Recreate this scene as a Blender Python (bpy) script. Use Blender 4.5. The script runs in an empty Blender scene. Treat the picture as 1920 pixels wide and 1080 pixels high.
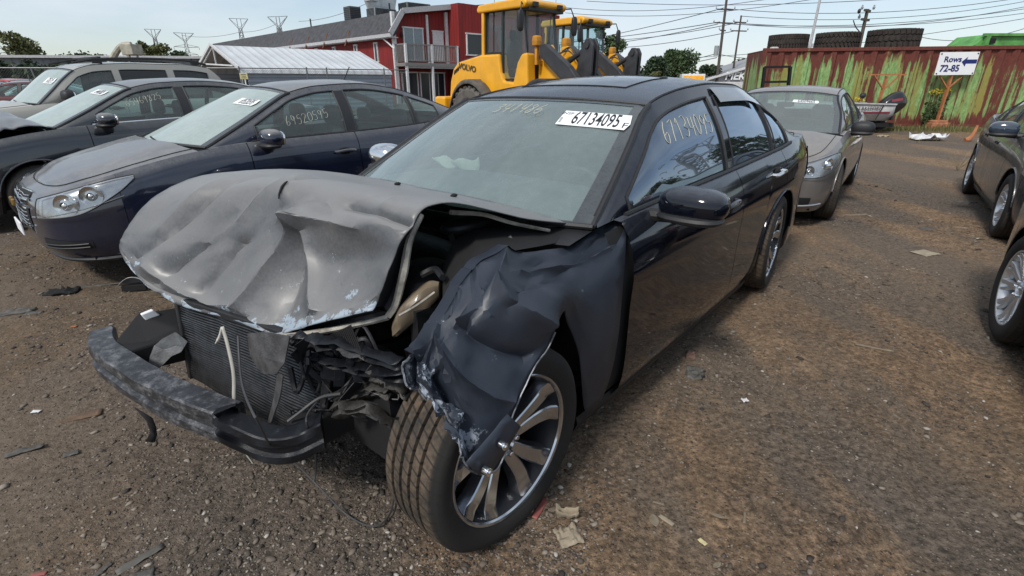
import bpy, math, random
import numpy as np
from mathutils import Vector, Matrix, noise
rad = math.radians
SC = bpy.context.scene
COL = SC.collection
rng = random.Random(7)
# ------------------------------------------------------------------ camera, world, sun
FPX, PITCH, ROLL, CAMH = 945.0, rad(22.2), rad(0.1), 1.52
cam = bpy.data.cameras.new('camera'); camo = bpy.data.objects.new('camera', cam); COL.objects.link(camo)
cam.sensor_fit = 'HORIZONTAL'; cam.sensor_width = 36; cam.lens = 36 * FPX / 1920
cam.clip_start = 0.05; cam.clip_end = 3000
_f = Vector((0, math.cos(PITCH), -math.sin(PITCH))); _r = Vector((1, 0, 0)); _d = _f.cross(_r)
_c, _s = math.cos(ROLL), math.sin(ROLL)
R_ = _c * _r + _s * _d; D_ = -_s * _r + _c * _d
camo.matrix_world = Matrix(((R_.x, -D_.x, -_f.x, 0), (R_.y, -D_.y, -_f.y, 0), (R_.z, -D_.z, -_f.z, CAMH), (0, 0, 0, 1)))
SC.camera = camo
SC.view_settings.view_transform = 'Standard'; SC.view_settings.look = 'None'
SC.view_settings.exposure = 0.22; SC.view_settings.gamma = 1.0
SUN_EL, SUN_AZ = rad(48), rad(215)     # compass style: direction the light comes from
w = bpy.data.worlds.new('World'); SC.world = w; w.use_nodes = True
nt = w.node_tree; bg = nt.nodes['Background']
sky = nt.nodes.new('ShaderNodeTexSky'); sky.sky_type = 'NISHITA'; sky.sun_disc = False
sky.sun_elevation = SUN_EL; sky.sun_rotation = SUN_AZ; sky.air_density = 1.0; sky.dust_density = 0.6; sky.ozone_density = 1.5
tc = nt.nodes.new('ShaderNodeTexCoord'); mp = nt.nodes.new('ShaderNodeMapping'); mp.inputs['Scale'].default_value = (1.0, 1.6, 5.0)
mp.inputs['Rotation'].default_value = (0.1, 0.25, 0.5)
nz = nt.nodes.new('ShaderNodeTexNoise'); nz.inputs['Scale'].default_value = 1.7; nz.inputs['Detail'].default_value = 9; nz.inputs['Roughness'].default_value = 0.56
cr = nt.nodes.new('ShaderNodeValToRGB'); cr.color_ramp.elements[0].position = 0.36; cr.color_ramp.elements[1].position = 0.66
cr.color_ramp.elements[0].color = (0.30, 0.30, 0.30, 1); cr.color_ramp.elements[1].color = (0.90, 0.90, 0.90, 1)
mx = nt.nodes.new('ShaderNodeMixRGB'); mx.inputs[2].default_value = (6.3, 6.9, 7.5, 1)
nt.links.new(tc.outputs['Generated'], mp.inputs[0]); nt.links.new(mp.outputs[0], nz.inputs[0]); nt.links.new(nz.outputs[0], cr.inputs[0])
nt.links.new(cr.outputs[0], mx.inputs[0]); nt.links.new(sky.outputs[0], mx.inputs[1]); nt.links.new(mx.outputs[0], bg.inputs[0])
bg.inputs['Strength'].default_value = 0.108
sl = bpy.data.lights.new('sun', 'SUN'); sl.energy = 2.6; sl.angle = rad(10); sl.color = (1.0, 0.95, 0.88)
so = bpy.data.objects.new('sun', sl); COL.objects.link(so)
_sd = Vector((math.sin(SUN_AZ) * math.cos(SUN_EL), math.cos(SUN_AZ) * math.cos(SUN_EL), math.sin(SUN_EL)))
so.rotation_euler = _sd.to_track_quat('Z', 'Y').to_euler(); so.location = (0, 0, 30)

# ------------------------------------------------------------------ pixel measuring (photo 1920x1080)
def ray(u, v):
    return (R_ * ((u - 960) / FPX) + D_ * ((v - 540) / FPX) + _f).normalized()
CAMP = Vector((0, 0, CAMH))
def gz(u, v, z=0.0):
    d = ray(u, v); return CAMP + d * ((z - CAMH) / d.z)
def gY(u, v, Y):
    d = ray(u, v); return CAMP + d * (Y / d.y)
class Frame:
    def __init__(s, x, y, yaw, z=0.0):
        s.x, s.y, s.a, s.z = x, y, rad(yaw), z
        s.M = Matrix.Translation((x, y, z)) @ Matrix.Rotation(s.a, 4, 'Z'); s.I = s.M.inverted()
    def p(s, u, v, ax, val):
        o = s.I @ CAMP; d = (s.I.to_3x3() @ ray(u, v)); i = 'xyz'.index(ax)
        return o + d * ((val - o[i]) / d[i])

# ------------------------------------------------------------------ materials
MATS = {}
def _new(name):
    m = bpy.data.materials.new(name); m.use_nodes = True
    return m, m.node_tree, m.node_tree.nodes['Principled BSDF']
def _n(nt, t, **k):
    n = nt.nodes.new('ShaderNode' + t)
    for a, b in k.items(): setattr(n, a, b)
    return n
def _noise(nt, scale, detail=4, rough=0.55, coord='Object', stretch=None):
    t = _n(nt, 'TexCoord'); n = _n(nt, 'TexNoise')
    n.inputs['Scale'].default_value = scale; n.inputs['Detail'].default_value = detail; n.inputs['Roughness'].default_value = rough
    if stretch:
        m = _n(nt, 'Mapping'); m.inputs['Scale'].default_value = stretch
        nt.links.new(t.outputs[coord], m.inputs[0]); nt.links.new(m.outputs[0], n.inputs[0])
    else: nt.links.new(t.outputs[coord], n.inputs[0])
    return n
def _ramp(nt, src, stops):
    r = _n(nt, 'ValToRGB'); e = r.color_ramp.elements
    while len(e) < len(stops): e.new(0.5)
    for i, (p, c) in enumerate(stops):
        e[i].position = p; e[i].color = (c if len(c) == 4 else (*c, 1)) if isinstance(c, tuple) else (c, c, c, 1)
    nt.links.new(src, r.inputs[0]); return r
def _mix(nt, f, a, b, typ='MIX'):
    m = _n(nt, 'MixRGB', blend_type=typ)
    for i, x in ((0, f), (1, a), (2, b)):
        if isinstance(x, (int, float)): m.inputs[i].default_value = x if i == 0 else (x, x, x, 1)
        elif isinstance(x, tuple): m.inputs[i].default_value = (*x, 1) if len(x) == 3 else x
        else: nt.links.new(x, m.inputs[i])
    return m
def _math(nt, op, a, b=0.0, clamp=False):
    m = _n(nt, 'Math', operation=op); m.use_clamp = clamp
    for i, x in ((0, a), (1, b)):
        if isinstance(x, (int, float)): m.inputs[i].default_value = x
        else: nt.links.new(x, m.inputs[i])
    return m.outputs[0]
def _bump(nt, b, h, s=0.3, d=0.01):
    n = _n(nt, 'Bump'); n.inputs['Strength'].default_value = s; n.inputs['Distance'].default_value = d
    nt.links.new(h, n.inputs['Height']); nt.links.new(n.outputs[0], b.inputs['Normal']); return n
def plain(name, col, rough=0.6, metal=0.0, var=0.18, scale=9.0, bump=0.0, coat=0.0, spec=0.5, bscale=None):
    if name in MATS: return MATS[name]
    m, t, b = _new(name)
    n = _noise(t, scale, 6)
    r = _ramp(t, n.outputs[0], [(0.3, tuple(c * (1 - var) for c in col)), (0.7, tuple(min(1, c * (1 + var)) for c in col))])
    t.links.new(r.outputs[0], b.inputs['Base Color'])
    b.inputs['Roughness'].default_value = rough; b.inputs['Metallic'].default_value = metal
    b.inputs['Coat Weight'].default_value = coat; b.inputs['Specular IOR Level'].default_value = spec
    if bump:
        n2 = _noise(t, bscale or scale * 6, 5); _bump(t, b, n2.outputs[0], bump, 0.01)
    MATS[name] = m; return m
def paint(name, col, dust=0.4, dustcol=(0.20, 0.19, 0.175), rough=0.12, metal=0.0, upd=0.9, side=0.06, coatw=1.0, spec=.5):
    """car paint under a clear coat; road dust lies on it, thickest on faces that point up"""
    if name in MATS: return MATS[name]
    m, t, b = _new(name)
    g = _n(t, 'NewGeometry'); sx = _n(t, 'SeparateXYZ'); t.links.new(g.outputs['Normal'], sx.inputs[0])
    up = _ramp(t, sx.outputs[2], [(0.34, side), (0.66, side + (upd - side) * .55), (0.93, upd)])
    n1 = _noise(t, 2.2, 8, 0.6); n2 = _noise(t, 60, 5, 0.7); n3 = _noise(t, 14, 5, 0.6, stretch=(1, 1, .12))
    r1 = _ramp(t, n1.outputs[0], [(0.28, 0.62), (0.72, 1.0)]); r2 = _ramp(t, n2.outputs[0], [(0.35, 0.72), (0.65, 1.0)]); r3 = _ramp(t, n3.outputs[0], [(0.35, 0.7), (0.62, 1.0)])
    f = _math(t, 'MULTIPLY', up.outputs[0], r1.outputs[0]); f = _math(t, 'MULTIPLY', f, r2.outputs[0]); f = _math(t, 'MULTIPLY', f, r3.outputs[0])
    f = _math(t, 'MULTIPLY', f, dust, True)
    c = _mix(t, f, col, dustcol); t.links.new(c.outputs[0], b.inputs['Base Color'])
    ro = _math(t, 'MULTIPLY_ADD', f, 0.6); ro.node.inputs[2].default_value = rough; t.links.new(ro, b.inputs['Roughness'])
    b.inputs['Metallic'].default_value = metal
    cw = _math(t, 'MULTIPLY_ADD', f, -1.15); cw.node.inputs[2].default_value = coatw; cw.node.use_clamp = True; b.inputs['Specular IOR Level'].default_value = spec
    t.links.new(cw, b.inputs['Coat Weight']); b.inputs['Coat Roughness'].default_value = 0.05
    MATS[name] = m; return m
def glass(name, tint=(0.75, 0.9, 0.88), dust=0.25, dustcol=(0.42, 0.47, 0.46), dark=0.0, refl=1.0, streak=(1, 1, .15), base=0.04):
    """thin automotive glass: see-through with a fresnel sky reflection and a film of dust"""
    if name in MATS: return MATS[name]
    m = bpy.data.materials.new(name); m.use_nodes = True; t = m.node_tree; t.nodes.clear()
    out = _n(t, 'OutputMaterial'); tr = _n(t, 'BsdfTransparent'); gl = _n(t, 'BsdfGlossy'); df = _n(t, 'BsdfDiffuse')
    k = 1 - dark; tr.inputs[0].default_value = (tint[0] * k, tint[1] * k, tint[2] * k, 1)
    gl.inputs['Roughness'].default_value = 0.02; gl.inputs[0].default_value = (refl, refl, refl, 1) if not isinstance(refl, tuple) else (*refl, 1)
    lw = _n(t, 'LayerWeight'); lw.inputs[0].default_value = 0.5; p5 = _math(t, 'POWER', lw.outputs['Facing'], 4.0)
    fr = _math(t, 'MULTIPLY_ADD', p5, 0.9); fr.node.inputs[2].default_value = base; fr.node.use_clamp = True
    a = _n(t, 'MixShader'); t.links.new(fr, a.inputs[0]); t.links.new(tr.outputs[0], a.inputs[1]); t.links.new(gl.outputs[0], a.inputs[2])
    n1 = _noise(t, 1.8, 6); n2 = _noise(t, 26, 8, 0.7, stretch=streak)
    r1 = _ramp(t, n1.outputs[0], [(0.3, 0.80), (0.7, 1.0)]); r2 = _ramp(t, n2.outputs[0], [(0.3, 0.82), (0.7, 1.0)])
    f = _math(t, 'MULTIPLY', r1.outputs[0], r2.outputs[0]); f = _math(t, 'MULTIPLY', f, dust, True)
    df.inputs[0].default_value = (*dustcol, 1)
    c = _n(t, 'MixShader'); t.links.new(f, c.inputs[0]); t.links.new(a.outputs[0], c.inputs[1]); t.links.new(df.outputs[0], c.inputs[2])
    t.links.new(c.outputs[0], out.inputs[0]); MATS[name] = m; return m

# ------------------------------------------------------------------ objects
def tag(o, label=None, cat=None, group=None, kind=None):
    if label: o['label'] = label
    if cat: o['category'] = cat
    if group: o['group'] = group
    if kind: o['kind'] = kind
    return o
def empty(name, label=None, cat=None, loc=(0, 0, 0), yaw=0.0, group=None):
    o = bpy.data.objects.new(name, None); o.empty_display_size = 0.2; COL.objects.link(o)
    o.location = loc; o.rotation_euler = (0, 0, yaw); return tag(o, label, cat, group)
def mesh(name, v, f, mat, parent=None, smooth=True, uv=None, sharp=None):
    me = bpy.data.meshes.new(name)
    me.from_pydata([tuple(p) for p in v], [], [tuple(q) for q in f]); me.validate()
    if smooth: me.polygons.foreach_set('use_smooth', [True] * len(me.polygons))
    if sharp is not None:
        try: me.set_sharp_from_angle(angle=rad(sharp))
        except Exception: pass
    if uv is not None:
        l = me.uv_layers.new(name='UVMap')
        for i, lo in enumerate(me.loops): l.data[i].uv = uv[lo.vertex_index]
    me.materials.append(mat); me.update()
    o = bpy.data.objects.new(name, me); COL.objects.link(o)
    if parent: o.parent = parent
    return o
class MB:
    """collects shapes and links them as one mesh"""
    def __init__(s): s.v, s.f = [], []
    def add(s, v, f):
        k = len(s.v); s.v += [Vector(p) for p in v]; s.f += [tuple(i + k for i in q) for q in f]; return s
    def box(s, c, d, rot=None, taper=None):
        """centre, full size, optional rotation matrix"""
        c = Vector(c); P = []
        for z in (-.5, .5):
            for x, y in ((-.5, -.5), (.5, -.5), (.5, .5), (-.5, .5)):
                k = 1.0 if (z < 0 or taper is None) else taper
                q = Vector((x * d[0] * k, y * d[1] * k, z * d[2]))
                P.append(c + (rot @ q if rot else q))
        return s.add(P, [(3, 2, 1, 0), (4, 5, 6, 7), (0, 1, 5, 4), (1, 2, 6, 5), (2, 3, 7, 6), (3, 0, 4, 7)])
    def bar(s, a, b, w, h=None, up=(0, 0, 1)):
        a, b = Vector(a), Vector(b); h = h or w; d = (b - a); L = d.length
        if L < 1e-6: return s
        d.normalize(); u = Vector(up)
        if abs(d.dot(u)) > .98: u = Vector((1, 0, 0))
        x = d.cross(u).normalized(); y = x.cross(d)
        R = Matrix((x, d, y)).transposed()
        return s.box((a + b) / 2, (w, L, h), R)
    def tube(s, pts, r, n=8, cap=True, smooth_pts=0):
        pts = [Vector(p) for p in pts]
        if smooth_pts: pts = spline(pts, smooth_pts)
        rs = r if isinstance(r, (list, tuple)) else [r] * len(pts)
        if len(rs) != len(pts): rs = list(np.interp(np.linspace(0, 1, len(pts)), np.linspace(0, 1, len(rs)), rs))
        V, F = [], []; pu = None
        for i, p in enumerate(pts):
            d = (pts[min(i + 1, len(pts) - 1)] - pts[max(i - 1, 0)]).normalized()
            if pu is None: pu = Vector((0, 0, 1)) if abs(d.z) < .9 else Vector((1, 0, 0))
            x = d.cross(pu);
            if x.length < 1e-6: x = d.cross(Vector((0, 1, 0)))
            x.normalize(); y = x.cross(d); pu = y
            for k in range(n):
                a = 2 * math.pi * k / n; V.append(p + (x * math.cos(a) + y * math.sin(a)) * rs[i])
        for i in range(len(pts) - 1):
            for k in range(n):
                F.append((i * n + k, i * n + (k + 1) % n, (i + 1) * n + (k + 1) % n, (i + 1) * n + k))
        if cap: F.append(tuple(range(n))[::-1]); F.append(tuple((len(pts) - 1) * n + k for k in range(n)))
        return s.add(V, F)
    def grid(s, P, close_u=False, close_v=False):
        nu, nv = len(P), len(P[0]); V = [p for row in P for p in row]; F = []
        for i in range(nu if close_u else nu - 1):
            for j in range(nv if close_v else nv - 1):
                a, b = i, (i + 1) % nu; c, d = j, (j + 1) % nv
                F.append((a * nv + c, b * nv + c, b * nv + d, a * nv + d))
        return s.add(V, F)
    def lathe(s, prof, n=48, axis='y', c=(0, 0, 0), a0=0, a1=2 * math.pi):
        """prof: list of (axial, radius)"""
        c = Vector(c); full = abs(a1 - a0 - 2 * math.pi) < 1e-6; P = []
        for k in range(n if full else n + 1):
            a = a0 + (a1 - a0) * k / n; row = []
            for ax, r in prof:
                if axis == 'y': row.append(c + Vector((r * math.cos(a), ax, r * math.sin(a))))
                elif axis == 'z': row.append(c + Vector((r * math.cos(a), r * math.sin(a), ax)))
                else: row.append(c + Vector((ax, r * math.cos(a), r * math.sin(a))))
            P.append(row)
        return s.grid(P, close_u=full)
    def ball(s, c, d, n=12, e=1.0):
        c = Vector(c); P = []
        sg = lambda x: math.copysign(abs(x) ** e, x)
        for i in range(n + 1):
            t = math.pi * i / n - math.pi / 2; row = []
            for k in range(2 * n):
                a = math.pi * k / n
                row.append(c + Vector((d[0] * sg(math.cos(t)) * sg(math.cos(a)), d[1] * sg(math.cos(t)) * sg(math.sin(a)), d[2] * sg(math.sin(t)))))
            P.append(row)
        return s.grid(P, close_v=True)
    def prism(s, poly, ax, a, b):
        """polygon (2-D) extruded between a and b along axis ax"""
        n = len(poly)
        def mk(p, w):
            return {'x': (w, p[0], p[1]), 'y': (p[0], w, p[1]), 'z': (p[0], p[1], w)}[ax]
        V = [mk(p, a) for p in poly] + [mk(p, b) for p in poly]
        F = [tuple(range(n))[::-1], tuple(range(n, 2 * n))] + [(i, (i + 1) % n, n + (i + 1) % n, n + i) for i in range(n)]
        return s.add(V, F)
    def shift(s, M):
        s.v = [M @ p for p in s.v]; return s
    def build(s, name, mat, parent=None, smooth=False, sharp=35, label=None, bevel=0.0, solid=0.0, subsurf=0):
        o = mesh(name, s.v, s.f, mat, parent, smooth, sharp=sharp if smooth else None)
        if solid: md = o.modifiers.new('solid', 'SOLIDIFY'); md.thickness = solid; md.offset = -1
        if bevel: md = o.modifiers.new('bevel', 'BEVEL'); md.width = bevel; md.segments = 2; md.limit_method = 'ANGLE'; md.harden_normals = False
        if subsurf: md = o.modifiers.new('sub', 'SUBSURF'); md.levels = md.render_levels = subsurf
        if label: o['label'] = label
        return o
def cr1(P, t):
    """catmull-rom through list P at parameter t in [0, len-1]"""
    n = len(P); i = min(int(t), n - 2); u = t - i
    p0 = P[i - 1] if i > 0 else P[0] * 2 - P[1]; p1, p2 = P[i], P[i + 1]; p3 = P[i + 2] if i + 2 < n else P[-1] * 2 - P[-2]
    return 0.5 * (p1 * 2 + (p2 - p0) * u + (p0 * 2 - p1 * 5 + p2 * 4 - p3) * u * u + (p1 * 3 - p0 - p2 * 3 + p3) * u ** 3)
def spline(P, k=8):
    P = [Vector(p) for p in P]; n = (len(P) - 1) * k
    return [cr1(P, i / k) for i in range(n + 1)]
def curve1(pts):
    """smooth 1-D function through (x, value) pairs (monotone cubic)"""
    X = [p[0] for p in pts]; Y = [p[1] for p in pts]; n = len(X)
    if X[0] > X[-1]: X, Y = X[::-1], Y[::-1]
    d = [(Y[i + 1] - Y[i]) / (X[i + 1] - X[i]) for i in range(n - 1)]
    m = [d[0]] + [0 if d[i - 1] * d[i] <= 0 else 2 * d[i - 1] * d[i] / (d[i - 1] + d[i]) for i in range(1, n - 1)] + [d[-1]]
    def f(x):
        if x <= X[0]: return Y[0]
        if x >= X[-1]: return Y[-1]
        i = 0
        while x > X[i + 1]: i += 1
        h = X[i + 1] - X[i]; t = (x - X[i]) / h
        return ((1 + 2 * t) * (1 - t) ** 2 * Y[i] + t * (1 - t) ** 2 * h * m[i] + t * t * (3 - 2 * t) * Y[i + 1] + t * t * (t - 1) * h * m[i + 1])
    return f
def lerp(a, b, t): return a + (b - a) * t
def bicubic(G, nu, nv):
    """control grid of Vectors -> refined grid"""
    rows = [[cr1(r, j * (len(r) - 1) / nv) for j in range(nv + 1)] for r in G]
    return [[cr1([rows[k][j] for k in range(len(rows))], i * (len(rows) - 1) / nu) for j in range(nv + 1)] for i in range(nu + 1)]
def text_mesh(name, s, size, mat, parent=None, M=None, extrude=0.002, shear=0.0, xscale=1.0, bold=0.0, align='CENTER'):
    cu = bpy.data.curves.new(name, 'FONT'); cu.body = s; cu.size = size; cu.extrude = extrude; cu.shear = shear; cu.offset = bold
    cu.align_x = align; cu.align_y = 'CENTER'; cu.resolution_u = 3
    ob = bpy.data.objects.new('tmp', cu); COL.objects.link(ob)
    dg = bpy.context.evaluated_depsgraph_get(); me = bpy.data.meshes.new_from_object(ob.evaluated_get(dg))
    bpy.data.objects.remove(ob); bpy.data.curves.remove(cu)
    me.name = name; me.materials.clear(); me.materials.append(mat)
    X = Matrix.Diagonal((xscale, 1, 1, 1)); me.transform((M @ X) if M else X)
    o = bpy.data.objects.new(name, me); COL.objects.link(o)
    if parent: o.parent = parent
    return o
def basis(o, x, y):
    """matrix whose local x, y follow the given directions, z their normal"""
    x = Vector(x).normalized(); y = Vector(y); z = x.cross(y).normalized(); y = z.cross(x)
    return Matrix(((x.x, y.x, z.x, o[0]), (x.y, y.y, z.y, o[1]), (x.z, y.z, z.z, o[2]), (0, 0, 0, 1)))
DIG = {'0': [[(.5, 1), (.15, .8), (.1, .3), (.4, 0), (.75, .25), (.8, .75), (.5, 1)]], '1': [[(.3, .8), (.5, 1), (.42, 0)]],
       '2': [[(.1, .8), (.45, 1), (.75, .75), (.4, .35), (.1, .02), (.8, .08)]], '3': [[(.1, .95), (.6, 1), (.7, .75), (.35, .55), (.75, .35), (.5, .02), (.1, .1)]],
       '4': [[(.2, 1), (.15, .45), (.8, .5)], [(.72, 1), (.62, 0)]], '5': [[(.75, 1), (.25, .95), (.2, .55), (.6, .6), (.75, .3), (.5, .02), (.1, .05)]],
       '6': [[(.6, 1), (.2, .6), (.1, .2), (.4, 0), (.7, .2), (.6, .45), (.2, .35)]], '7': [[(.1, .9), (.75, 1), (.4, .45), (.3, 0)]],
       '8': [[(.6, .9), (.3, 1), (.2, .75), (.6, .4), (.6, .1), (.3, 0), (.15, .25), (.55, .6), (.65, .9)]],
       '9': [[(.7, .8), (.4, 1), (.15, .75), (.35, .5), (.7, .7), (.7, .85), (.6, .3), (.45, 0)]]}
def scrawl(name, s, M, h, mat, parent, r=0.0022, wfac=.62, jit=.05, seed=1, surf=None):
    """hand-written grease pencil digits on a plane (M local xy)"""
    g = random.Random(seed); b = MB()
    for i, ch in enumerate(s):
        ox = i * h * wfac; oy = g.uniform(-.07, .07) * h
        for st in DIG[ch]:
            pts = [M @ Vector((ox + (x + g.uniform(-jit, jit)) * h * wfac * .95 + y * h * .1, oy + (y + g.uniform(-jit, jit)) * h * 1.0, 0.001)) for x, y in st]
            if surf:
                pts = spline(pts, 4)
                for p in pts:
                    car, sd = surf; bb = car.base(p.x); q = (p.z - bb.z) / max(.05, car.arch(p.x) - bb.z); p.y = sd * (abs(car.gs(p.x, q, sd).y) - .006)
                b.tube(pts, r, 5)
            else: b.tube(pts, r, 4, smooth_pts=4)
    return b.build(name, mat, parent)
def facet(o, ratio, angle):
    # stiff sheet metal: long flat facets that meet in hard kinks
    md = o.modifiers.new('dec', 'DECIMATE'); md.ratio = ratio
    dg = bpy.context.evaluated_depsgraph_get(); me = bpy.data.meshes.new_from_object(o.evaluated_get(dg)); o.modifiers.clear(); old = o.data; o.data = me; bpy.data.meshes.remove(old); me.name = o.name
    me.polygons.foreach_set('use_smooth', [True] * len(me.polygons)); me.set_sharp_from_angle(angle=rad(angle)); return o
# ------------------------------------------------------------------ shared materials
BLK = plain('black_plastic', (0.018, 0.018, 0.02), 0.55, bump=0.15, scale=30)
DBK = plain('dull_black', (0.007, 0.007, 0.008), 0.85)
RUB = plain('tyre_rubber', (0.02, 0.019, 0.018), 0.75, bump=0.2, scale=40, var=.3)
CHR = plain('chrome', (0.72, 0.73, 0.74), 0.14, 1.0, var=.05)
SIL = plain('silver_reflector', (0.45, 0.46, 0.48), 0.25, 0.8, var=.1)
SEAT = plain('seat_cloth', (0.075, 0.072, 0.07), 0.85)
SEATL = plain('pale_trim', (0.25, 0.24, 0.22), 0.85)
WHT = plain('white_label', (0.82, 0.83, 0.84), 0.45, var=.03)
INK = plain('black_ink', (0.012, 0.012, 0.016), 0.5, var=0)
WAX = plain('grease_pencil', (0.48, 0.47, 0.38), 0.7, var=.1)
LENS = glass('lamp_lens', (0.93, 0.95, 0.95), dust=0.10, dustcol=(0.45, 0.45, 0.42))
GWS = glass('sky_hazed_dusty_windscreen', (0.60, 0.76, 0.74), dust=0.46, dustcol=(0.33, 0.40, 0.40), base=.08, refl=(.88, .95, 1.0))  # pale sky haze is painted into the dust colour, along with real dust
GWB = glass('sky_bright_dusty_windscreen', (0.62, 0.80, 0.78), dust=0.72, dustcol=(0.46, 0.54, 0.52), base=.10)  # dust film also stands in for the bright sky reflection
GSD = glass('side_glass', (0.66, 0.82, 0.80), dust=0.16)
GTN = glass('tinted_glass', (0.30, 0.36, 0.38), dust=0.04, dark=.7, base=.24, refl=(.72, .84, 1.0))
FRIT = paint('glass_border_black', (0.012, 0.014, 0.016), .5, (0.16, 0.18, 0.18), upd=.9, side=.4)
GWD = glass('clearer_windscreen', (0.62, 0.78, 0.76), dust=0.36, dustcol=(0.30, 0.34, 0.33), base=.06)
GBK = glass('black_privacy_glass', (0.2, 0.22, 0.24), dust=.03, dark=.75, base=.05)
REDL = plain('tail_lamp_red', (0.25, 0.01, 0.012), 0.15, coat=1, var=.1)

def tyre_mat(name, dirt, col=(0.014, 0.0135, 0.013), dcol=(0.115, 0.083, 0.055), sip=58):
    m, t, b = _new(name)
    uv = _n(t, 'TexCoord'); sx = _n(t, 'SeparateXYZ'); t.links.new(uv.outputs['UV'], sx.inputs[0])
    # slanted sipes across the tread
    a = _math(t, 'MULTIPLY_ADD', sx.outputs[1], 3.0); t.links.new(_math(t, 'MULTIPLY', sx.outputs[0], sip), a.node.inputs[2])
    fr = _math(t, 'FRACT', a); sip_ = _math(t, 'LESS_THAN', fr, 0.17)
    n1 = _noise(t, 7, 7, 0.65); n2 = _noise(t, 55, 4, 0.6)
    d = _ramp(t, n1.outputs[0], [(0.30, 0.0), (0.58, 1.0)]); d2 = _ramp(t, n2.outputs[0], [(0.25, 0.2), (0.6, 1.0)])
    f = _math(t, 'MULTIPLY', _math(t, 'MULTIPLY', d.outputs[0], d2.outputs[0]), dirt, True)
    ay = _math(t, 'ABSOLUTE', sx.outputs[1]); tm = _ramp(t, ay, [(.40, 1.0), (.455, .03)]); f = _math(t, 'MULTIPLY', f, tm.outputs[0])
    f = _math(t, 'MULTIPLY', f, _math(t, 'SUBTRACT', 1.0, _math(t, 'MULTIPLY', sip_, 0.85)))
    c = _mix(t, f, col, dcol); t.links.new(c.outputs[0], b.inputs['Base Color']); b.inputs['Roughness'].default_value = 0.85
    h = _math(t, 'SUBTRACT', _math(t, 'MULTIPLY', n2.outputs[0], .15), sip_); _bump(t, b, h, 0.8, 0.006)
    MATS[name] = m; return m
TREAD_M = tyre_mat('muddy_tread', 0.95); TREAD_C = tyre_mat('worn_tread', 0.35)

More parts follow.
